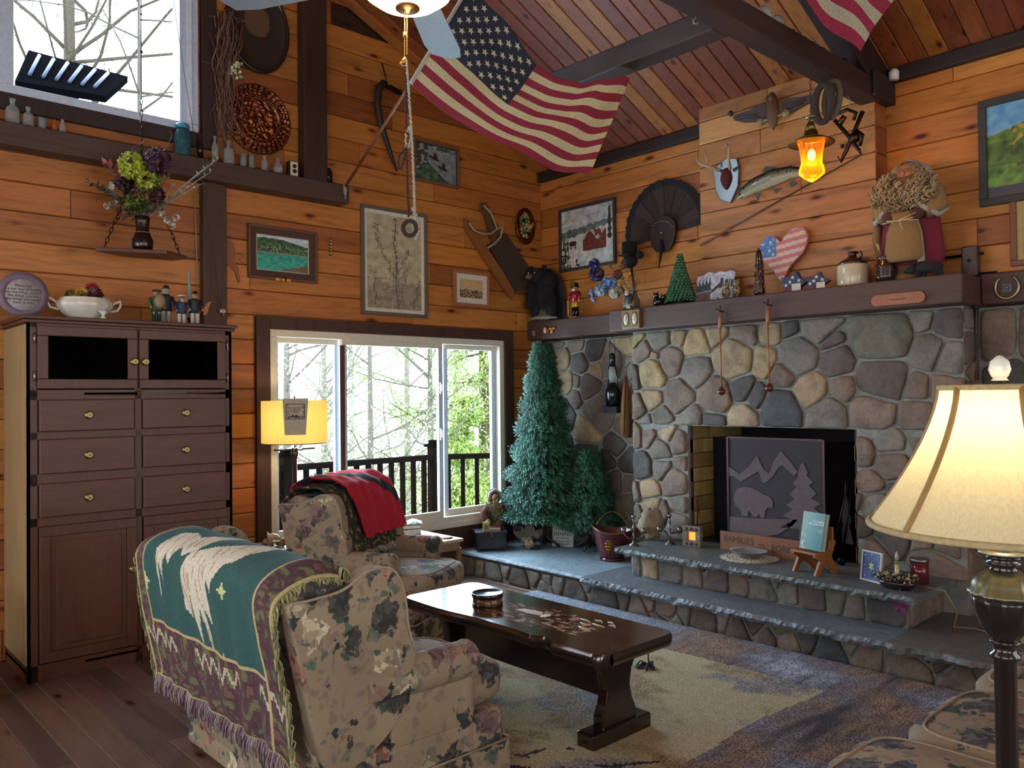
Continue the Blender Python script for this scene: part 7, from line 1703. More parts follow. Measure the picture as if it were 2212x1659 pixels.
# santa small
q = V((.76, .13, HZ)); t = T('santa_doll', 'small Santa doll in a rust red coat by the window and tree', 'doll', q, math.radians(160))
b = B('5c2a22'); b.lathe([(0, .04), (.10, .04), (.11, .10), (.09, .30), (.06, .38), (0, .40)], n=20, sy=.75); b.tube([(.05, 0, .36), (.13, -.03, .31), (.19, -.05, .22)], [.035, .038, .03], 10); b.tube([(-.05, 0, .36), (-.12, -.04, .30), (-.10, -.09, .25)], [.035, .035, .03], 10); b.ball((0, .01, .44), (.065, .06, .075), 14, 10); obj('coat', b, 'vf', t)
b = B('b8b0a4'); b.tube([(-.06, -.02, .41), (-.045, -.02, .475), (0, -.02, .505), (.045, -.02, .475), (.06, -.02, .41)], .016, 8); b.ball((.19, -.055, .205), (.035, .03, .02), 10, 8); b.ball((-.10, -.10, .24), .025, 8, 6); b.ball((.0, -.05, .02), (.07, .06, .03), 12, 8); obj('fur_trim', b, 'fur', t)
b = B('8a6048'); b.ball((0, -.035, .435), (.038, .03, .038), 12, 9); obj('face', b, 'vc', t)
b = B('3a3830'); b.lathe([(0, 0), (.04, 0), (.045, .06), (0, .06)], (.20, -.06, .13), 14); obj('lantern', b, 'vc', t)
b = B()
for i in range(120): x = r9.gauss(0, .035); z = r9.uniform(.14, .42); b.C(r9.choice(['a08a5c', 'b8a478', '86704a'])); ph = r9.random()*6; b.tube([(x + .008*math.cos(k+ph), -.085 - .006*math.sin(k+ph), z - .008*k) for k in range(6)], .0045, 5)
b.ball((0, -.06, .30), (.05, .03, .10), 12, 8); obj('beard', b, 'fur', t)
b = B('463828'); [b.rod((r9.uniform(-.03, .03) - .05, -.11, .24), (r9.uniform(-.12, .02) - .05, -.12, .42), .002, .001, 4) for k in range(16)]; obj('twigs', b, 'vc', t)
# chest
q = onZ(1030, 1189, .2) ; t = T('treasure_chest', 'small dark wooden chest with a metal latch on the hearth corner', 'chest', V((.90, .23, HZ)), math.radians(148))
b = B('23222a'); b.box(-.125, .125, -.085, .085, .02, .15); b.C('1a181e'); [b.box(x-.012, x+.012, y-.012, y+.012, 0, .15) for x in (-.118, .118) for y in (-.078, .078)]; b.box(-.13, .13, -.09, .09, .02, .035); obj('body', b, 'vg', t, bevel=.003)
b = B('2c2c36'); b.box(-.14, .14, -.10, .10, .15, .172); obj('lid', b, 'vg', t, bevel=.004)
b = B('5a5648'); b.box(-.008, .008, -.105, -.098, .12, .165); b.ball((0, -.108, .125), .008, 8, 6); obj('latch', b, 'vm', t)
ct_ = t.location
b = B('a8963c'); b.box(-.028, .028, -.01, .01, 0, .075); b.box(-.018, .018, -.0115, -.01, .012, .05, '4a6a5c'); TM('card_box', b, 'vc', 'little yellow picture card box standing on the chest', 'box', (ct_.x + .055, ct_.y + .015, HZ + .1725), math.radians(148))
book('book', 'small closed book with a tan cover lying on the chest lid', (ct_.x - .05, ct_.y - .0, HZ + .1725), math.radians(135), .12, .09, .02, '6b4a4c')
# stones
def rock(name, label, px, py, z0, r, col, fn=None, cat='stone', mat='stone', dx=0):
    q = onZ(px, py, z0); b = B(col); b.ball((0, 0, r[2]*.92), r, 26, 18, fn=fn or (lambda d: 1 + .12*nz(d.x*2+px, d.y*2, d.z*2))); zmin = min(p.z for p in b.v); b.v = [V((p.x, p.y, p.z - zmin)) for p in b.v]
    TM(name, b, mat, label, cat, (q.x, q.y, z0 + .001), math.radians(137))
def heart(b, s, d):
    P_ = [(16*math.sin(a)**3*s, (13*math.cos(a) - 5*math.cos(2*a) - 2*math.cos(3*a) - math.cos(4*a))*s) for a in [k*2*PI/36 for k in range(36)]]; b.prism(P_, -d, d, 'xz'); zm = min(v.z for v in b.v); b.v = [V((v.x, v.y, v.z - zm)) for v in b.v]; return b
for (px, s, c, lb, x_, y_) in ((1129, .0062, '857b6c', 'larger grey heart-shaped stone leaning by the tree', .55, .30), (1140, .0032, 'a39784', 'small pale heart-shaped stone in front of the larger heart', .60, .38)):
    b = heart(B(c), s, .022 if s > .004 else .014); o = TM('heart_stone', b, 'stone', lb, 'stone', (x_, y_, HZ), math.radians(140), 'heart stones', bevel=.01, seg=3)
rock('driftwood_rock', 'rough cream coral rock at the front of the heart stones', 1143, 1186, .2, (.05, .05, .035), 'a3927c', lambda d: 1 + .45*nz(d.x*3+4, d.y*3, d.z*3)); rock('round_rock', 'smooth grey brown boulder between heart stones and sign', 1172, 1170, .2, (.085, .07, .06), '82705f')
# sign
q = onZ(1216, 1181, .2); t = T('fishing_sign', 'white square sign with black fishing lettering on the hearth', 'sign', V((q.x, q.y, HZ)), math.radians(122)); t.rotation_euler = (-.12, 0, math.radians(122)); t.scale = (1.28,) * 3
b = B('b5b4aa'); b.box(-.075, .075, -.008, .008, 0, .165); obj('board', b, 'matte', t, bevel=.002)
text('lettering', 'I JUST WANT TO GO', .016, '1a1a1a', t, (0, -.0088, .147)); text('lettering', 'FISHING', .034, '1a1a1a', t, (0, -.0088, .085), sc=(1.05, 1.1), th=.001); text('lettering', '-AND IGNORE-', .014, '1a1a1a', t, (0, -.0088, .058)); text('lettering', 'ALL OF MY ADULT', .014, '1a1a1a', t, (0, -.0088, .038)); text('lettering', '• PROBLEMS •', .018, '1a1a1a', t, (0, -.0088, .017))
b = B('1a1a1a'); 
for s in (-1, 1): b.tube([(s*.010, -.009, .135), (s*.002, -.009, .118), (-s*.008, -.009, .108), (-s*.014, -.009, .112), (-s*.013, -.009, .120)], .0013, 5)
b.rod((-.06, -.009, .118), (-.02, -.009, .118), .0008, n=4); b.rod((.02, -.009, .118), (.06, -.009, .118), .0008, n=4); obj('hook_emblem', b, 'vc', t)
# coal bucket
q = onZ(1322, 1196, .2); q = V((.50, 1.285, HZ)); t = T('coal_bucket', 'dark red coal scuttle with gold leaf emblem and brass bail handle', 'bucket', q, math.radians(128))
b = B('4a171c')
def scut(u, v):
    a = 2*PI*u; r = .092 + .070*v**.8; lip = max(0, math.cos(a))**3 * .05 * v**3; z = .02 + .235*v + max(0, -math.cos(a))**2*.03*v**3 - .015*math.sin(a)**2*v**3; k = 1 + (.012*math.cos(a*40) if .25 < v < .8 else 0); return ((r*k + lip)*math.cos(a), (r*k)*math.sin(a), z)
b.sheet(scut, 96, 16, th=.004); b.lathe([(0, .0), (.095, 0), (.10, .012), (.090, .03), (0, .03)], n=60, wob=.03, lobes=30); obj('bucket', b, 'vg', t)
b = B('7a5a30'); b.tube([(scut(k/48, 1)[0], scut(k/48, 1)[1], scut(k/48, 1)[2]) for k in range(49)], .004, 6, False); b.tube([(-.14 + .28*k/14, .05 + .06*math.sin(PI*k/14), .245 + .13*math.sin(PI*k/14)**.7) for k in range(15)], .004, 6); obj('handle', b, 'vm', t)
b = B('97622c'); r_ = .136
for (z, w) in ((.17, .02), (.15, .035), (.125, .03), (.10, .022), (.08, .012)): b.ball((-.02, -r_ + (.17 - z)*.18 - .0, z), (w, .008, .018), 10, 6)
b.tube([(-.06, -.118, .17), (-.05, -.115, .12), (-.02, -.115, .07), (.02, -.118, .10), (.03, -.122, .17)], .004, 5); obj('emblem', b, 'copper', t)
b = B('a8793c'); b.box(-.05, .05, -.05, .05, 0, .10); TM('wood_block', b, 'ply', 'yellow wood kindling block behind the coal bucket', 'wood block', (.30, 1.08, HZ), .5)
# on the upper slab
rock('fossil_rock', 'large rough honeycombed rock standing behind the candelabras', 1407, 1166, .415, (.10, .085, .135), '857458', lambda d: (1 + .22*nz(d.x*2, d.y*2, d.z*2+3) + .10*nz(d.x*9, d.y*9, d.z*9)) * (1 - .25*max(0, d.z)))
for i, (px, py, lb) in enumerate(((1366, 1178, 'twisted silver candelabra, left of the pair on the upper slab'), (1447, 1176, 'twisted silver candelabra, right of the pair on the upper slab'))):
    q = onZ(px + (60 if i == 0 else 0), py, .415) if False else hit(px, py, 2, .415); q = V((q.x, max(q.y, 1.755), UZ_)); t = T('candelabra', lb, 'candelabra', q, math.radians(125), 'silver candelabras')
    s = 1.0
    b = B('6f6a60'); b.lathe([(0, 0), (.04*s, 0), (.036*s, .008), (.012*s, .02), (.009*s, .05), (0, .05)], n=20)
    b.tube([(.004*math.sin(k*1.2), .004*math.cos(k*1.2), .04*s + k*.0105*s) for k in range(16)], [.008 if k % 2 else .006 for k in range(16)], 8); b.lathe([(0, .2*s), (.010*s, .2*s), (.018*s, .225*s), (.015*s, .225*s), (0, .215*s)], n=14); obj('stem', b, 'vm', t)
    for sx in (-1, 1):
        b = B('6f6a60'); b.tube([(0, 0, .06*s), (sx*.03*s, 0, .045*s), (sx*.06*s, 0, .07*s), (sx*.075*s, 0, .09*s)], .004, 6); b.lathe([(0, .09*s), (.016*s, .095*s), (.020*s, .13*s), (.016*s, .13*s), (0, .10*s)], (sx*.075*s, 0, 0), 14); obj('arm', b, 'vm', t)
q = hit(1496, 1180, 2, .415); t = T('votive_holder', 'little square mosaic votive holder glowing orange by the firebox', 'candle holder', V((q.x, q.y, UZ_)), RR + .1)
b = B('6f6458'); bars(b, .15, .15, .042, -.02, .02); b.v = [p + V((0, 0, .075)) for p in b.v]; b.box(-.034, .034, .01, .018, .04, .11, '7a3a18'); obj('frame', b, 'stone', t, bevel=.008, seg=3)
b = B('3c3630'); [b.ball((x, -.024, z), .011, 8, 6) for x in (-.04, 0, .04) for z in (.022, .130)]; obj('beads', b, 'vg', t)
b = B(); b.box(-.03, .03, .004, .008, .044, .108); obj('glow_panel', b, 'screen', t)  # orange glow is put into the panel material; no flame modelled
# firescreen
t = T('fire_screen', 'three-panel dark metal fire screen with cut-out bear, pine and mountains', 'fire screen', V((.335, 2.60, UZ_)), RR)
SA, SB_ = onR(1572, 1100, .36), onR(1768, 1100, .42)
x0s, x1s = SA.y - 2.60, SB_.y - 2.60; HS = .80; wS = x1s - x0s
b = B('241a1a'); b.box(x0s, x1s, -.006, .002, .015, HS); obj('mesh_panel', b, 'matte', t)
b = B('4a3a38'); [b.box(*q) for q in ((x0s - .012, x0s + .004, -.014, .006, 0, HS + .01), (x1s - .004, x1s + .012, -.014, .006, 0, HS + .01), (x0s, x1s, -.012, .004, HS, HS + .014))]; obj('frame', b, 'vm', t)
def S2(px, py):
    u = (px - 1575) / (1768 - 1575); top = 960 + u*10; bot = 1185 + u*28; v = (py - top)/(bot - top); return (x0s + wS*u, HS*(1 - v))
CUT = '4d3f3f'
def cz(P_, nm): b = B(CUT); b.prism([S2(*p) for p in P_], -.011, -.007, 'xz'); obj(nm, b, 'matte', t)
cz([(1575, 1018), (1600, 1035), (1620, 1020), (1638, 997), (1650, 1025), (1662, 1035), (1672, 1010), (1687, 988), (1705, 1010), (1720, 1032), (1712, 1040), (1700, 1028), (1690, 1018), (1682, 1022), (1672, 1038), (1660, 1050), (1650, 1055), (1640, 1030), (1622, 1040), (1602, 1051), (1588, 1040), (1575, 1038)], 'mountain_cutout')
cz([(1588, 1075), (1594, 1065), (1606, 1062), (1625, 1064), (1642, 1072), (1650, 1078), (1662, 1082), (1669, 1092), (1668, 1106), (1658, 1105), (1653, 1112), (1652, 1126), (1645, 1127), (1640, 1118), (1635, 1125), (1628, 1122), (1618, 1110), (1617, 1122), (1604, 1123), (1600, 1108), (1590, 1100), (1586, 1086)], 'bear_cutout')
tp = [(1727, 1012), (1731, 1012)]; Lf = []; Rt = []
for k, (w, y) in enumerate(((10, 1035), (8, 1042), (20, 1055), (12, 1062), (26, 1078), (16, 1088), (34, 1100), (20, 1108), (40, 1122), (22, 1130), (46, 1146), (12, 1148))): Lf.append((1729 - w, y)); Rt.append((1729 + min(w, 36), y - 2))
cz([(1727, 1014)] + Lf + [(1722, 1150), (1720, 1172), (1742, 1172), (1738, 1150)] + Rt[::-1] + [(1731, 1014)], 'pine_cutout')
cz([(1575, 1122), (1620, 1127), (1700, 1130), (1718, 1130), (1708, 1142), (1680, 1160), (1640, 1168), (1612, 1160), (1575, 1156)], 'shore_cutout')
for s in (-1, 1):
    b = B('0d0a0a'); xx = x0s if s < 0 else x1s; b.add([(xx, 0, .01), (xx + s*.22, .13, .01), (xx + s*.22, .13, HS), (xx, 0, HS), (xx, .006, .01), (xx + s*.22, .136, .01), (xx + s*.22, .136, HS), (xx, .006, HS)], [(0, 1, 2, 3), (7, 6, 5, 4), (0, 4, 5, 1), (1, 5, 6, 2), (2, 6, 7, 3), (3, 7, 4, 0)]); obj('side_panel', b, 'out', t)
b = B('2a1d1b'); xx = x1s + .12
b.prism([(xx - .05, .12), (xx + .05, .12), (xx + .02, .25), (xx + .035, .27), (xx + .012, .4), (xx, .55), (xx - .012, .4), (xx - .035, .27), (xx - .02, .25)], .055, .06, 'xz'); obj('side_cutout', b, 'matte', t)
# families board
a, c = hit(1576, 1186, 2, .415), hit(1746, 1215, 2, .415); c = V((.49, 2.96, 0)); a = V((.49, 2.30, 0)); t = T('wood_sign', 'long brown board carved with family lettering before the fire screen', 'sign', V((.47, 2.63, UZ_)), RR)
b = B('75492e'); b.box(-.335, .335, -.012, .012, 0, .135); obj('board', b, 'ply', t, bevel=.003)
text('lettering', 'FAMILIES', .062, '2a160c', t, (-.18, -.0128, .082)); text('lettering', 'are', .034, '2a160c', t, (.0, -.0128, .072)); text('lettering', 'FOREVER', .062, '2a160c', t, (.20, -.0128, .062))
# doily, crystal dish
def doily(label, p, r, seed, z):
    rr = random.Random(seed); t = T('crochet_doily', label, 'doily', p, 0); b = B('b5ac98')
    for k in range(6): rad_ = r*(.2 + .155*k); b.tube([(rad_*(1 + .03*math.sin(a*.7*k+a))*math.cos(a*PI/40), rad_*math.sin(a*PI/40), .004 + .002*math.sin(a*2)) for a in range(81)], .004, 5, False)
    for k in range(44): a0 = k*2*PI/44; b.tube([(r*(.18+.2*j)*math.cos(a0 + .16*(j % 2)), r*(.18+.2*j)*math.sin(a0 + .16*(j % 2)), .004) for j in range(5)], .003, 4)
    for k in range(30): a0 = k*2*PI/30; b.tube([(r*(.97 + .06*math.sin(j*PI/4))*math.cos(a0 + j*.05), r*(.97 + .06*math.sin(j*PI/4))*math.sin(a0 + j*.05), .004) for j in range(5)], .003, 4)
    obj('lace', b, 'vf', t); return t
q = hit(1619, 1206, 2, .415); doily('white crocheted lace doily under the crystal dish on the slab', V((min(q.x, .72), q.y, UZ_)), .19, 3, .415)
t = TM('crystal_dish', B('b8c8d8').lathe([(0, .004), (.05, .0), (.07, .006), (.115, .04), (.13, .048), (.11, .042), (.06, .012), (0, .010)], n=44, wob=.03, lobes=11), 'glass', 'clear crystal dish with fluted rim sitting on the lace doily', 'bowl', V((min(q.x, .72), q.y, UZ_ + .009)))
q = V((.42, onR(2122, 1290, .42).y, .2025)); doily('partly hidden lace doily on the low hearth behind the big lamp', V((.55, 4.22, .2025)), .15, 4, .2)
# book stand
q = V((.72, 3.14, UZ_)); t = T('book_stand', 'small scrolled wooden stool used as a book stand on the slab', 'book stand', q, RR - .25)
b = B('8a5228')
for s in (-1, 1):
    x_ = s*.085; P_ = curve2([(-.10, .0), (-.06, .0), (-.045, .04), (-.02, .055), (.0, .055), (.04, .03), (.06, .0), (.10, .0), (.085, .05), (.05, .10), (.06, .15), (.085, .20), (.03, .21), (.01, .16), (-.02, .125), (-.09, .13), (-.10, .11), (-.06, .09), (-.075, .05)], 4)
    bb = B('8a5228'); bb.prism(P_, x_ - .009, x_ + .009, 'yz'); obj('side', bb, 'ply', t, bevel=.002)
b.box(-.10, .10, -.105, .0, .125, .14); obj('seat', b, 'ply', t, bevel=.003)
b = B('8a5228'); b.box(-.10, .10, .045, .06, .14, .29); obj('back_board', b, 'ply', t, bevel=.003)
bk = T('book', 'teal hardcover fly casting book propped upright on the wooden stand', 'book', q + V((.038, .01, .142)), RR - .25); bk.rotation_euler = (-.20, 0, RR - .25)
b = B('1c5f5c'); b.box(-.085, .085, -.026, -.022, 0, .235); b.box(-.085, .085, .010, .014, 0, .235); b.box(-.087, -.082, -.026, .014, 0, .235); obj('cover', b, 'vg', bk)
b = B('a39a88'); b.box(-.080, .082, -.022, .010, .004, .231); obj('pages', b, 'matte', bk)
b = B(); b.sheet(lambda u, v: (-.085 + .045*u, -.0265, .235*(1-v)), 8, 30, lambda u, v: mixc(H('4a6e60'), H('76806a'), .5 + nz(u*4, v*9))); obj('photo_strip', b, 'art', bk)
text('title', 'Fly Casting\nwith Lefty Kreh', .019, 'e0e0d8', bk, (.080, -.0265, .172), align='RIGHT'); text('subtitle', 'by Lefty Kreh\nPhotographs by\nIrv Swope', .009, 'c8d0c8', bk, (.078, -.0265, .125), align='RIGHT')
b = B('d0d4cc'); b.ball((-.06, -.0275, .045), (.004, .001, .006), 6, 4); b.rod((-.06, -.0272, .02), (-.06, -.0272, .042), .004, .006, 5); b.rod((-.06, -.0272, .04), (-.052, -.0272, .06), .001); obj('fisherman_figure', b, 'art', bk)
# star picture, candle bowl, tin can, purple star
q = V((.74, 3.50, UZ_)); t = T('star_picture', 'little white-framed blue picture with a star snowflake', 'picture', q, RR - .35); t.rotation_euler = (-.12, 0, RR - .35)
bars(b := B('a8a898'), .15, .18, .010, -.008, .006); b.v = [p + V((0, 0, .09)) for p in b.v]; obj('frame', b, 'vc', t)
b = B('1c2c68'); b.box(-.066, .066, -.002, .002, .009, .171); b.C('101c3c'); b.add([(.045*(1 if k % 2 == 0 else .55)*math.sin(k*PI/6), -.003, .09 + .055*(1 if k % 2 == 0 else .55)*math.cos(k*PI/6)) for k in range(12)], [tuple(range(12))]); b.C('8f9878'); b.add([(.026*(1 if k % 2 == 0 else .4)*math.sin(k*PI/6), -.004, .09 + .036*(1 if k % 2 == 0 else .4)*math.cos(k*PI/6)) for k in range(12)], [tuple(range(12))]); b.C('b8bcc0'); [b.ball((x, -.004, z), .005, 6, 4) for x, z in ((-.05, .15), (.05, .15), (-.05, .09), (.055, .10), (-.04, .03), (.04, .035), (.0, .16))]; obj('print', b, 'art', t, recalc=False)
q = V((.80, 3.68, UZ_)); t = T('candle_bowl', 'purple oval bowl of dark berry garland around a drip candle', 'bowl', q, RR)
b = B('2f1722'); b.lathe([(0, 0), (.075, 0), (.105, .03), (.115, .045), (.105, .045), (0, .02)], n=32, sy=.7); obj('bowl', b, 'vg', t)
b = B()
for i in range(300): a = r9.uniform(0, 6.3); q_ = .12*r9.random()**.5; b.C(r9.choice(['1c1210', '3a2a1c', '8a7a50', 'b0a070', '241816'])); b.ball((q_*math.cos(a), q_*.7*math.sin(a), .045 + .035*r9.random()), r9.uniform(.004, .008), 5, 4)
for i in range(30): a = r9.uniform(0, 6.3); b.C('2c2018'); b.tube([(.06*math.cos(a), .04*math.sin(a), .05), (.12*math.cos(a), .08*math.sin(a), .07), (.155*math.cos(a+.2), .10*math.sin(a+.2), .05)], .0018, 4)
obj('berry_garland', b, 'vc', t)
b = B('a39460'); b.rod((0, 0, .04), (0, 0, .14), .012, .012, 12); b.C('5c6a48'); b.rod((0, 0, .14), (0, 0, .155), .013); b.C('8f8a68'); b.lathe([(0, .155), (.010, .16), (.011, .18), (.004, .205), (0, .215)], n=12); obj('candle', b, 'vg', t)
t = T('tin_can', 'red and silver coffee tin behind the candle bowl', 'can', V((.58, 3.72, UZ_)), RR)
b = B('5c1a22'); b.lathe([(0, 0), (.05, 0), (.05, .13), (0, .13)], n=30); obj('label', b, 'vg', t); b = B('807a78'); b.lathe([(.05, .125), (.053, .127), (.053, .145), (.046, .148), (0, .146)], n=30); obj('lid', b, 'vm', t)
b = B('8c8088'); [b.ball((-.01 + .02*nz(k*3.3), -.049, .045 + .02*nz(k*7.7)), (.012, .004, .01), 8, 5) for k in range(8)]; obj('print', b, 'vc', t)
q = onR(1947, 1308, UX - .06); t = T('barn_star', 'purple metal barn star leaning below the upper slab end', 'star', V((UX - .045, q.y, q.z)), RR)
b = B('6a3058'); P_ = [(.058*(1 if k % 2 == 0 else .42)*math.sin(k*PI/5), .058*(1 if k % 2 == 0 else .42)*math.cos(k*PI/5)) for k in range(10)]; b.add([(x, 0, z) for x, z in P_] + [(0, -.018, 0)], [(k, (k+1) % 10, 10) for k in range(10)] + [tuple(range(9, -1, -1))]); obj('star', b, 'vg', t)
b = B('3a3430'); b.rod((0, 0, .05), (0, .0, .10), .002); obj('hanger', b, 'vc', t)
b = B('8c7350'); P_ = [V((.72, 3.80, .43)), V((.70, 3.90, .42)), V((.66, 3.95, .30)), V((.66, 3.93, .215)), V((.60, 4.02, .212)), V((.62, 4.10, .21)), V((.58, 4.16, .212))]; b.tube(P_, .004, 6); TM('lamp_cord', b, 'vc', 'tan lamp cord looping down from the slab beside the candle bowl', 'cord')
# fire tools right of screen
b = B('0e0c0c'); a = hit(1898, 1150, 0, .40); t = T('fireplace_poker', 'black iron poker leaning at the right jamb of the firebox', 'fireplace tool', V((.40, 3.19, UZ_)), RR)
b.tube([(-.10, 0, .01), (-.03, .02, .35), (.02, .06, .62)], .006, 6); b.tube([(-.02, -.02, .01), (.0, .03, .3), (.03, .05, .55)], .009, 6); b.ball((-.02, -.02, .03), (.03, .02, .03), 8, 6); obj('rods', b, 'vm', t)
b = B('5c3018'); t = T('fire_fork', 'short twisted copper fire fork leaning on the firebox brick', 'fireplace tool', V((.25, 1.935, UZ_)), RR)
b.tube([(0.0, 0, .0), (.0, .01, .17), (.004, .01, .20), (-.01, .01, .25), (.0, .01, .31), (.01, .01, .25), (.004, .01, .20)], .004, 6); obj('rod', b, 'vm', t)
# ================================================================ OUTSIDE
# deck
b = B('4a3a30'); b.box(-2.5, 6.5, -2.3, -.16, -.12, -.02); ST('trim_12', b, 'matte')
pr = hit(938, 982, 2, .95); ry = pr.y
def rail(name, P, Q, label, posts):
    t = T(name, label, 'railing', P, 0); d = (Q - P); L_ = d.length; u = d.normalized(); s = V((-u.y, u.x, 0))
    def bb(b, a0, a1, w, z0, z1): 
        A0, A1 = u*a0, u*a1; b.add([A0 + s*w + V((0, 0, z0)), A0 - s*w + V((0, 0, z0)), A1 - s*w + V((0, 0, z0)), A1 + s*w + V((0, 0, z0)), A0 + s*w + V((0, 0, z1)), A0 - s*w + V((0, 0, z1)), A1 - s*w + V((0, 0, z1)), A1 + s*w + V((0, 0, z1))], [(0, 1, 2, 3), (7, 6, 5, 4), (0, 4, 5, 1), (1, 5, 6, 2), (2, 6, 7, 3), (3, 7, 4, 0)])
    b = B('2a221d'); bb(b, 0, L_, .045, .90, .95); obj('top_rail', b, 'out', t); b = B('2a221d'); bb(b, 0, L_, .02, .08, .14); obj('bottom_rail', b, 'out', t)
    n = int(L_/.128)
    for i in range(1, n): b = B('2a221d'); bb(b, i*L_/n - .02, i*L_/n + .02, .02, .10, .92); obj('baluster', b, 'out', t)
    for a in posts:
        b = B('2a221d'); bb(b, a - .05, a + .05, .05, -.02, 1.03); obj('post', b, 'out', t); b = B('1a1512'); bb(b, a - .075, a + .075, .075, 1.03, 1.06); bb(b, a - .04, a + .04, .04, 1.06, 1.10); obj('post_cap', b, 'out', t)
Pc = V((pr.x, ry, 0)); 
rail('deck_railing', V((pr.x + 3.7, ry, 0)), Pc, 'dark deck railing running parallel to the window behind the chair', (2.05 + 0.0, 3.7))
pe = hit(1060, 979, 2, .95); rail('deck_railing', Pc, V((pe.x, pe.y, 0)), 'dark deck railing section turning away behind the right window pane', ())
# pergola-like eave seen through the upper window
p1, p2, p3, p4 = onL(62, 122, -1.4), onL(276, 178, -1.4), onL(228, 222, -.9), onL(32, 190, -.9)
t = T('feeder_platform', 'dark slatted wooden platform on a post outside the upper window', 'platform', p1, 0)
O = p1; p2, p3, p4 = p2 - O, p3 - O, p4 - O; p0 = V((0, 0, 0)); up = V((0, 0, .05))
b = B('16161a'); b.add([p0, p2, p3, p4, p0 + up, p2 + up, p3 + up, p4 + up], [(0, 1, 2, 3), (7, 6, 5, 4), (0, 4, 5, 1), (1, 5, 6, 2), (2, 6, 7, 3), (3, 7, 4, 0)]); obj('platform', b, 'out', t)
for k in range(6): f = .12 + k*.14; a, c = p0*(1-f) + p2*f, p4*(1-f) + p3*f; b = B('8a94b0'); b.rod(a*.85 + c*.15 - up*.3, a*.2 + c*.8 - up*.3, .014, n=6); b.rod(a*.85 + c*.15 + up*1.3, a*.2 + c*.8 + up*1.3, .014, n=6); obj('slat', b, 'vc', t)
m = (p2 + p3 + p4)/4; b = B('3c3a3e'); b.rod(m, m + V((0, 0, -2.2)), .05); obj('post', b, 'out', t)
p1, p2 = onL(20, 196, -.6), onL(376, 268, -.6); b = B('131319'); b.box(p2.x - .6, p1.x + .6, -1.5, -.55, 3.10, 3.40 if False else 3.36); TM('porch_roof', b, 'out', 'dark porch roof edge just below the upper window', 'roof')
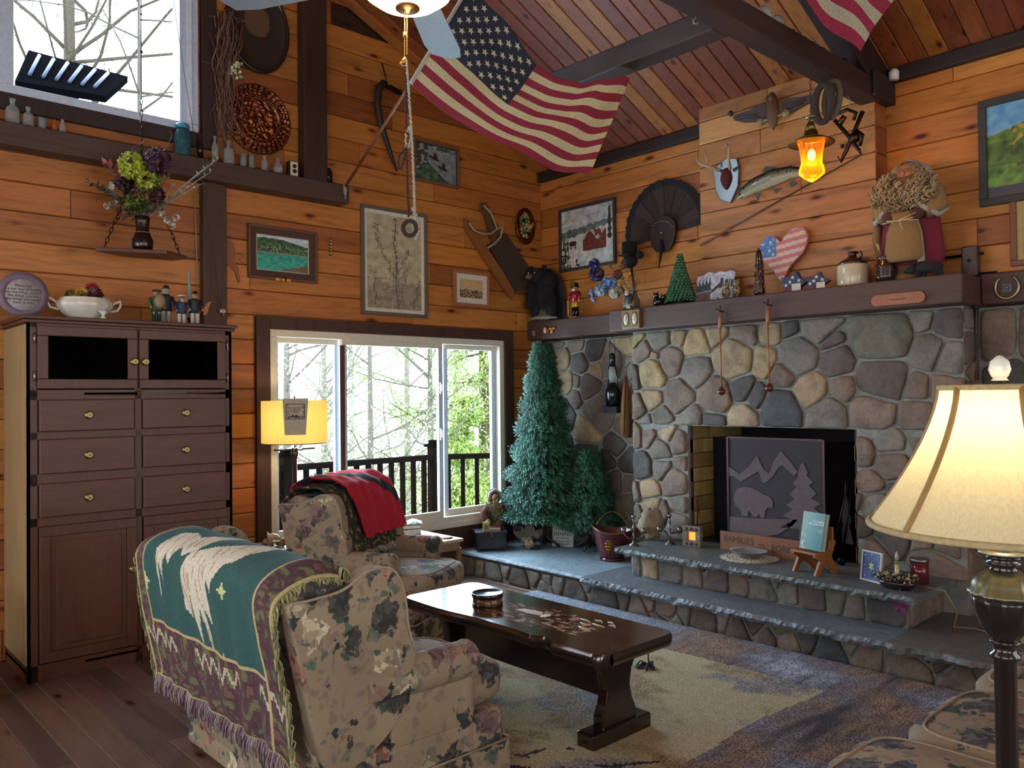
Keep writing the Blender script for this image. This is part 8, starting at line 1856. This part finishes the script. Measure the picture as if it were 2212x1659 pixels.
# hillside and trees
b = B('8a8f70'); b.sheet(lambda u, v: (-14 + 34*u, -3 - 26*v, -3 + 3.2*v*v + .5*nz(u*9, v*9)), 40, 30, lambda u, v: H('d0ccb8') if nz(u*20, v*20) < .2 else H('b8c894')); ST('trim_13', b, 'matte')
def tree(label, x, y, z0, h, r, seed, kind, col='8a8078', leafc=None, nb=26, lean=0):
    rr = random.Random(seed); t = T('bare_tree' if kind == 'bare' else 'evergreen_tree', label, 'tree', (x, y, z0), 0, None)
    b = B(col); P_ = [V((lean*k*.1*h + .06*h*.1*nz(k, seed), .04*nz(seed, k), h*k/8)) for k in range(9)]; b.tube(P_, [r*(1 - k*.11) for k in range(9)], 8); obj('trunk', b, 'out', t)
    b = B(col); tips = []
    for i in range(nb):
        k = rr.uniform(.15, .97); i0 = min(int(k*8), 7); p = P_[i0]*(1-(k*8-i0)) + P_[i0+1]*(k*8-i0); a = rr.uniform(0, 2*PI); L_ = h*(.38*(1-k) + .12)*rr.uniform(.6, 1.1) if kind == 'bare' else h*.30*(1.02-k)
        up_ = rr.uniform(.1, .9) if kind == 'bare' else rr.uniform(-.25, .05); d = V((math.cos(a), math.sin(a), up_)).normalized(); pts = [p]; 
        for j in range(5): d = (d + V((rr.gauss(0, .16), rr.gauss(0, .16), rr.gauss(.03, .12)))).normalized(); pts.append(pts[-1] + d*L_/5)
        b.tube(pts, [r*.18*(1-j/6) + .003 for j in range(6)], 5)
        for j in range(1, 6):
            for m_ in range(3):
                dd_ = (d + V((rr.gauss(0, .8), rr.gauss(0, .8), rr.gauss(0, .5)))).normalized(); q_ = pts[j] + dd_*L_*rr.uniform(.15, .4); m2 = (pts[j]+q_)/2 + V((rr.gauss(0, .02), 0, rr.gauss(0, .03)))*L_; b.tube([pts[j], m2, q_], [.004, .003, .0015], 4); tips.append(q_); tips.append(m2)
    obj('branches', b, 'out', t)
    if leafc:
        b = B()
        for q_ in tips:
            for m_ in range(4 if kind == 'bare' else 16):
                o = q_ + V((rr.gauss(0, .10), rr.gauss(0, .10), rr.gauss(0, .06))); e = V((rr.gauss(0, 1), rr.gauss(0, 1), rr.gauss(0, 1))).normalized()*.035; g = e.cross(V((rr.random(), rr.random(), 1))).normalized()*.012; b.C(rr.choice(leafc)); b.add([o - e, o + g, o + e, o - g], [(0, 1, 2, 3)], sm=False)
        obj('leaves', b, 'leaf', t, recalc=False)
    return t
def outp(px, py, dist): r = ray(px, py).normalized(); return CAM + r*dist
LCOL = ['b0c860', 'c8dc80', '98b44c']
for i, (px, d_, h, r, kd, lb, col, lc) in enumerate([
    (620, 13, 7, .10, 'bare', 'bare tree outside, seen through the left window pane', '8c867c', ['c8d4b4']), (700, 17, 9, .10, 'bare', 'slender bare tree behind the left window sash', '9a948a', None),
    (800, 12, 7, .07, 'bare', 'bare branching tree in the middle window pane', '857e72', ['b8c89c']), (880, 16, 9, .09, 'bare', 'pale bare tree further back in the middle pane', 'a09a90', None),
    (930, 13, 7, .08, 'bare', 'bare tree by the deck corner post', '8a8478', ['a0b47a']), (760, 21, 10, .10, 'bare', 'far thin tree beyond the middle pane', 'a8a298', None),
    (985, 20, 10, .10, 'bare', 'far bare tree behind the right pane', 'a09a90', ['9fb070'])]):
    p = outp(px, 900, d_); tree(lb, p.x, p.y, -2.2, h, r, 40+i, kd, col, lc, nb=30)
p = outp(1046, 900, 14); tree('bright green leafy conifer at the right of the window view', p.x, p.y, -2.2, 9, .14, 61, 'ever', '5c5a3c', LCOL, nb=60)
p = outp(1010, 1000, 12); tree('low yellow-green shrub tree below the right pane view', p.x, p.y, -1.6, 3.2, .05, 62, 'ever', '6c6a48', LCOL, nb=40)
p = outp(150, 60, 15); tree('tall bare forked tree rising behind the upper window platform', p.x, p.y, -.5, 13, .16, 70, 'bare', '5c544a', None, nb=44)
p = outp(300, 60, 13); tree('thin bare tree at the right of the upper window view', p.x, p.y, -.5, 9, .06, 71, 'bare', '6a625a', None, nb=30)
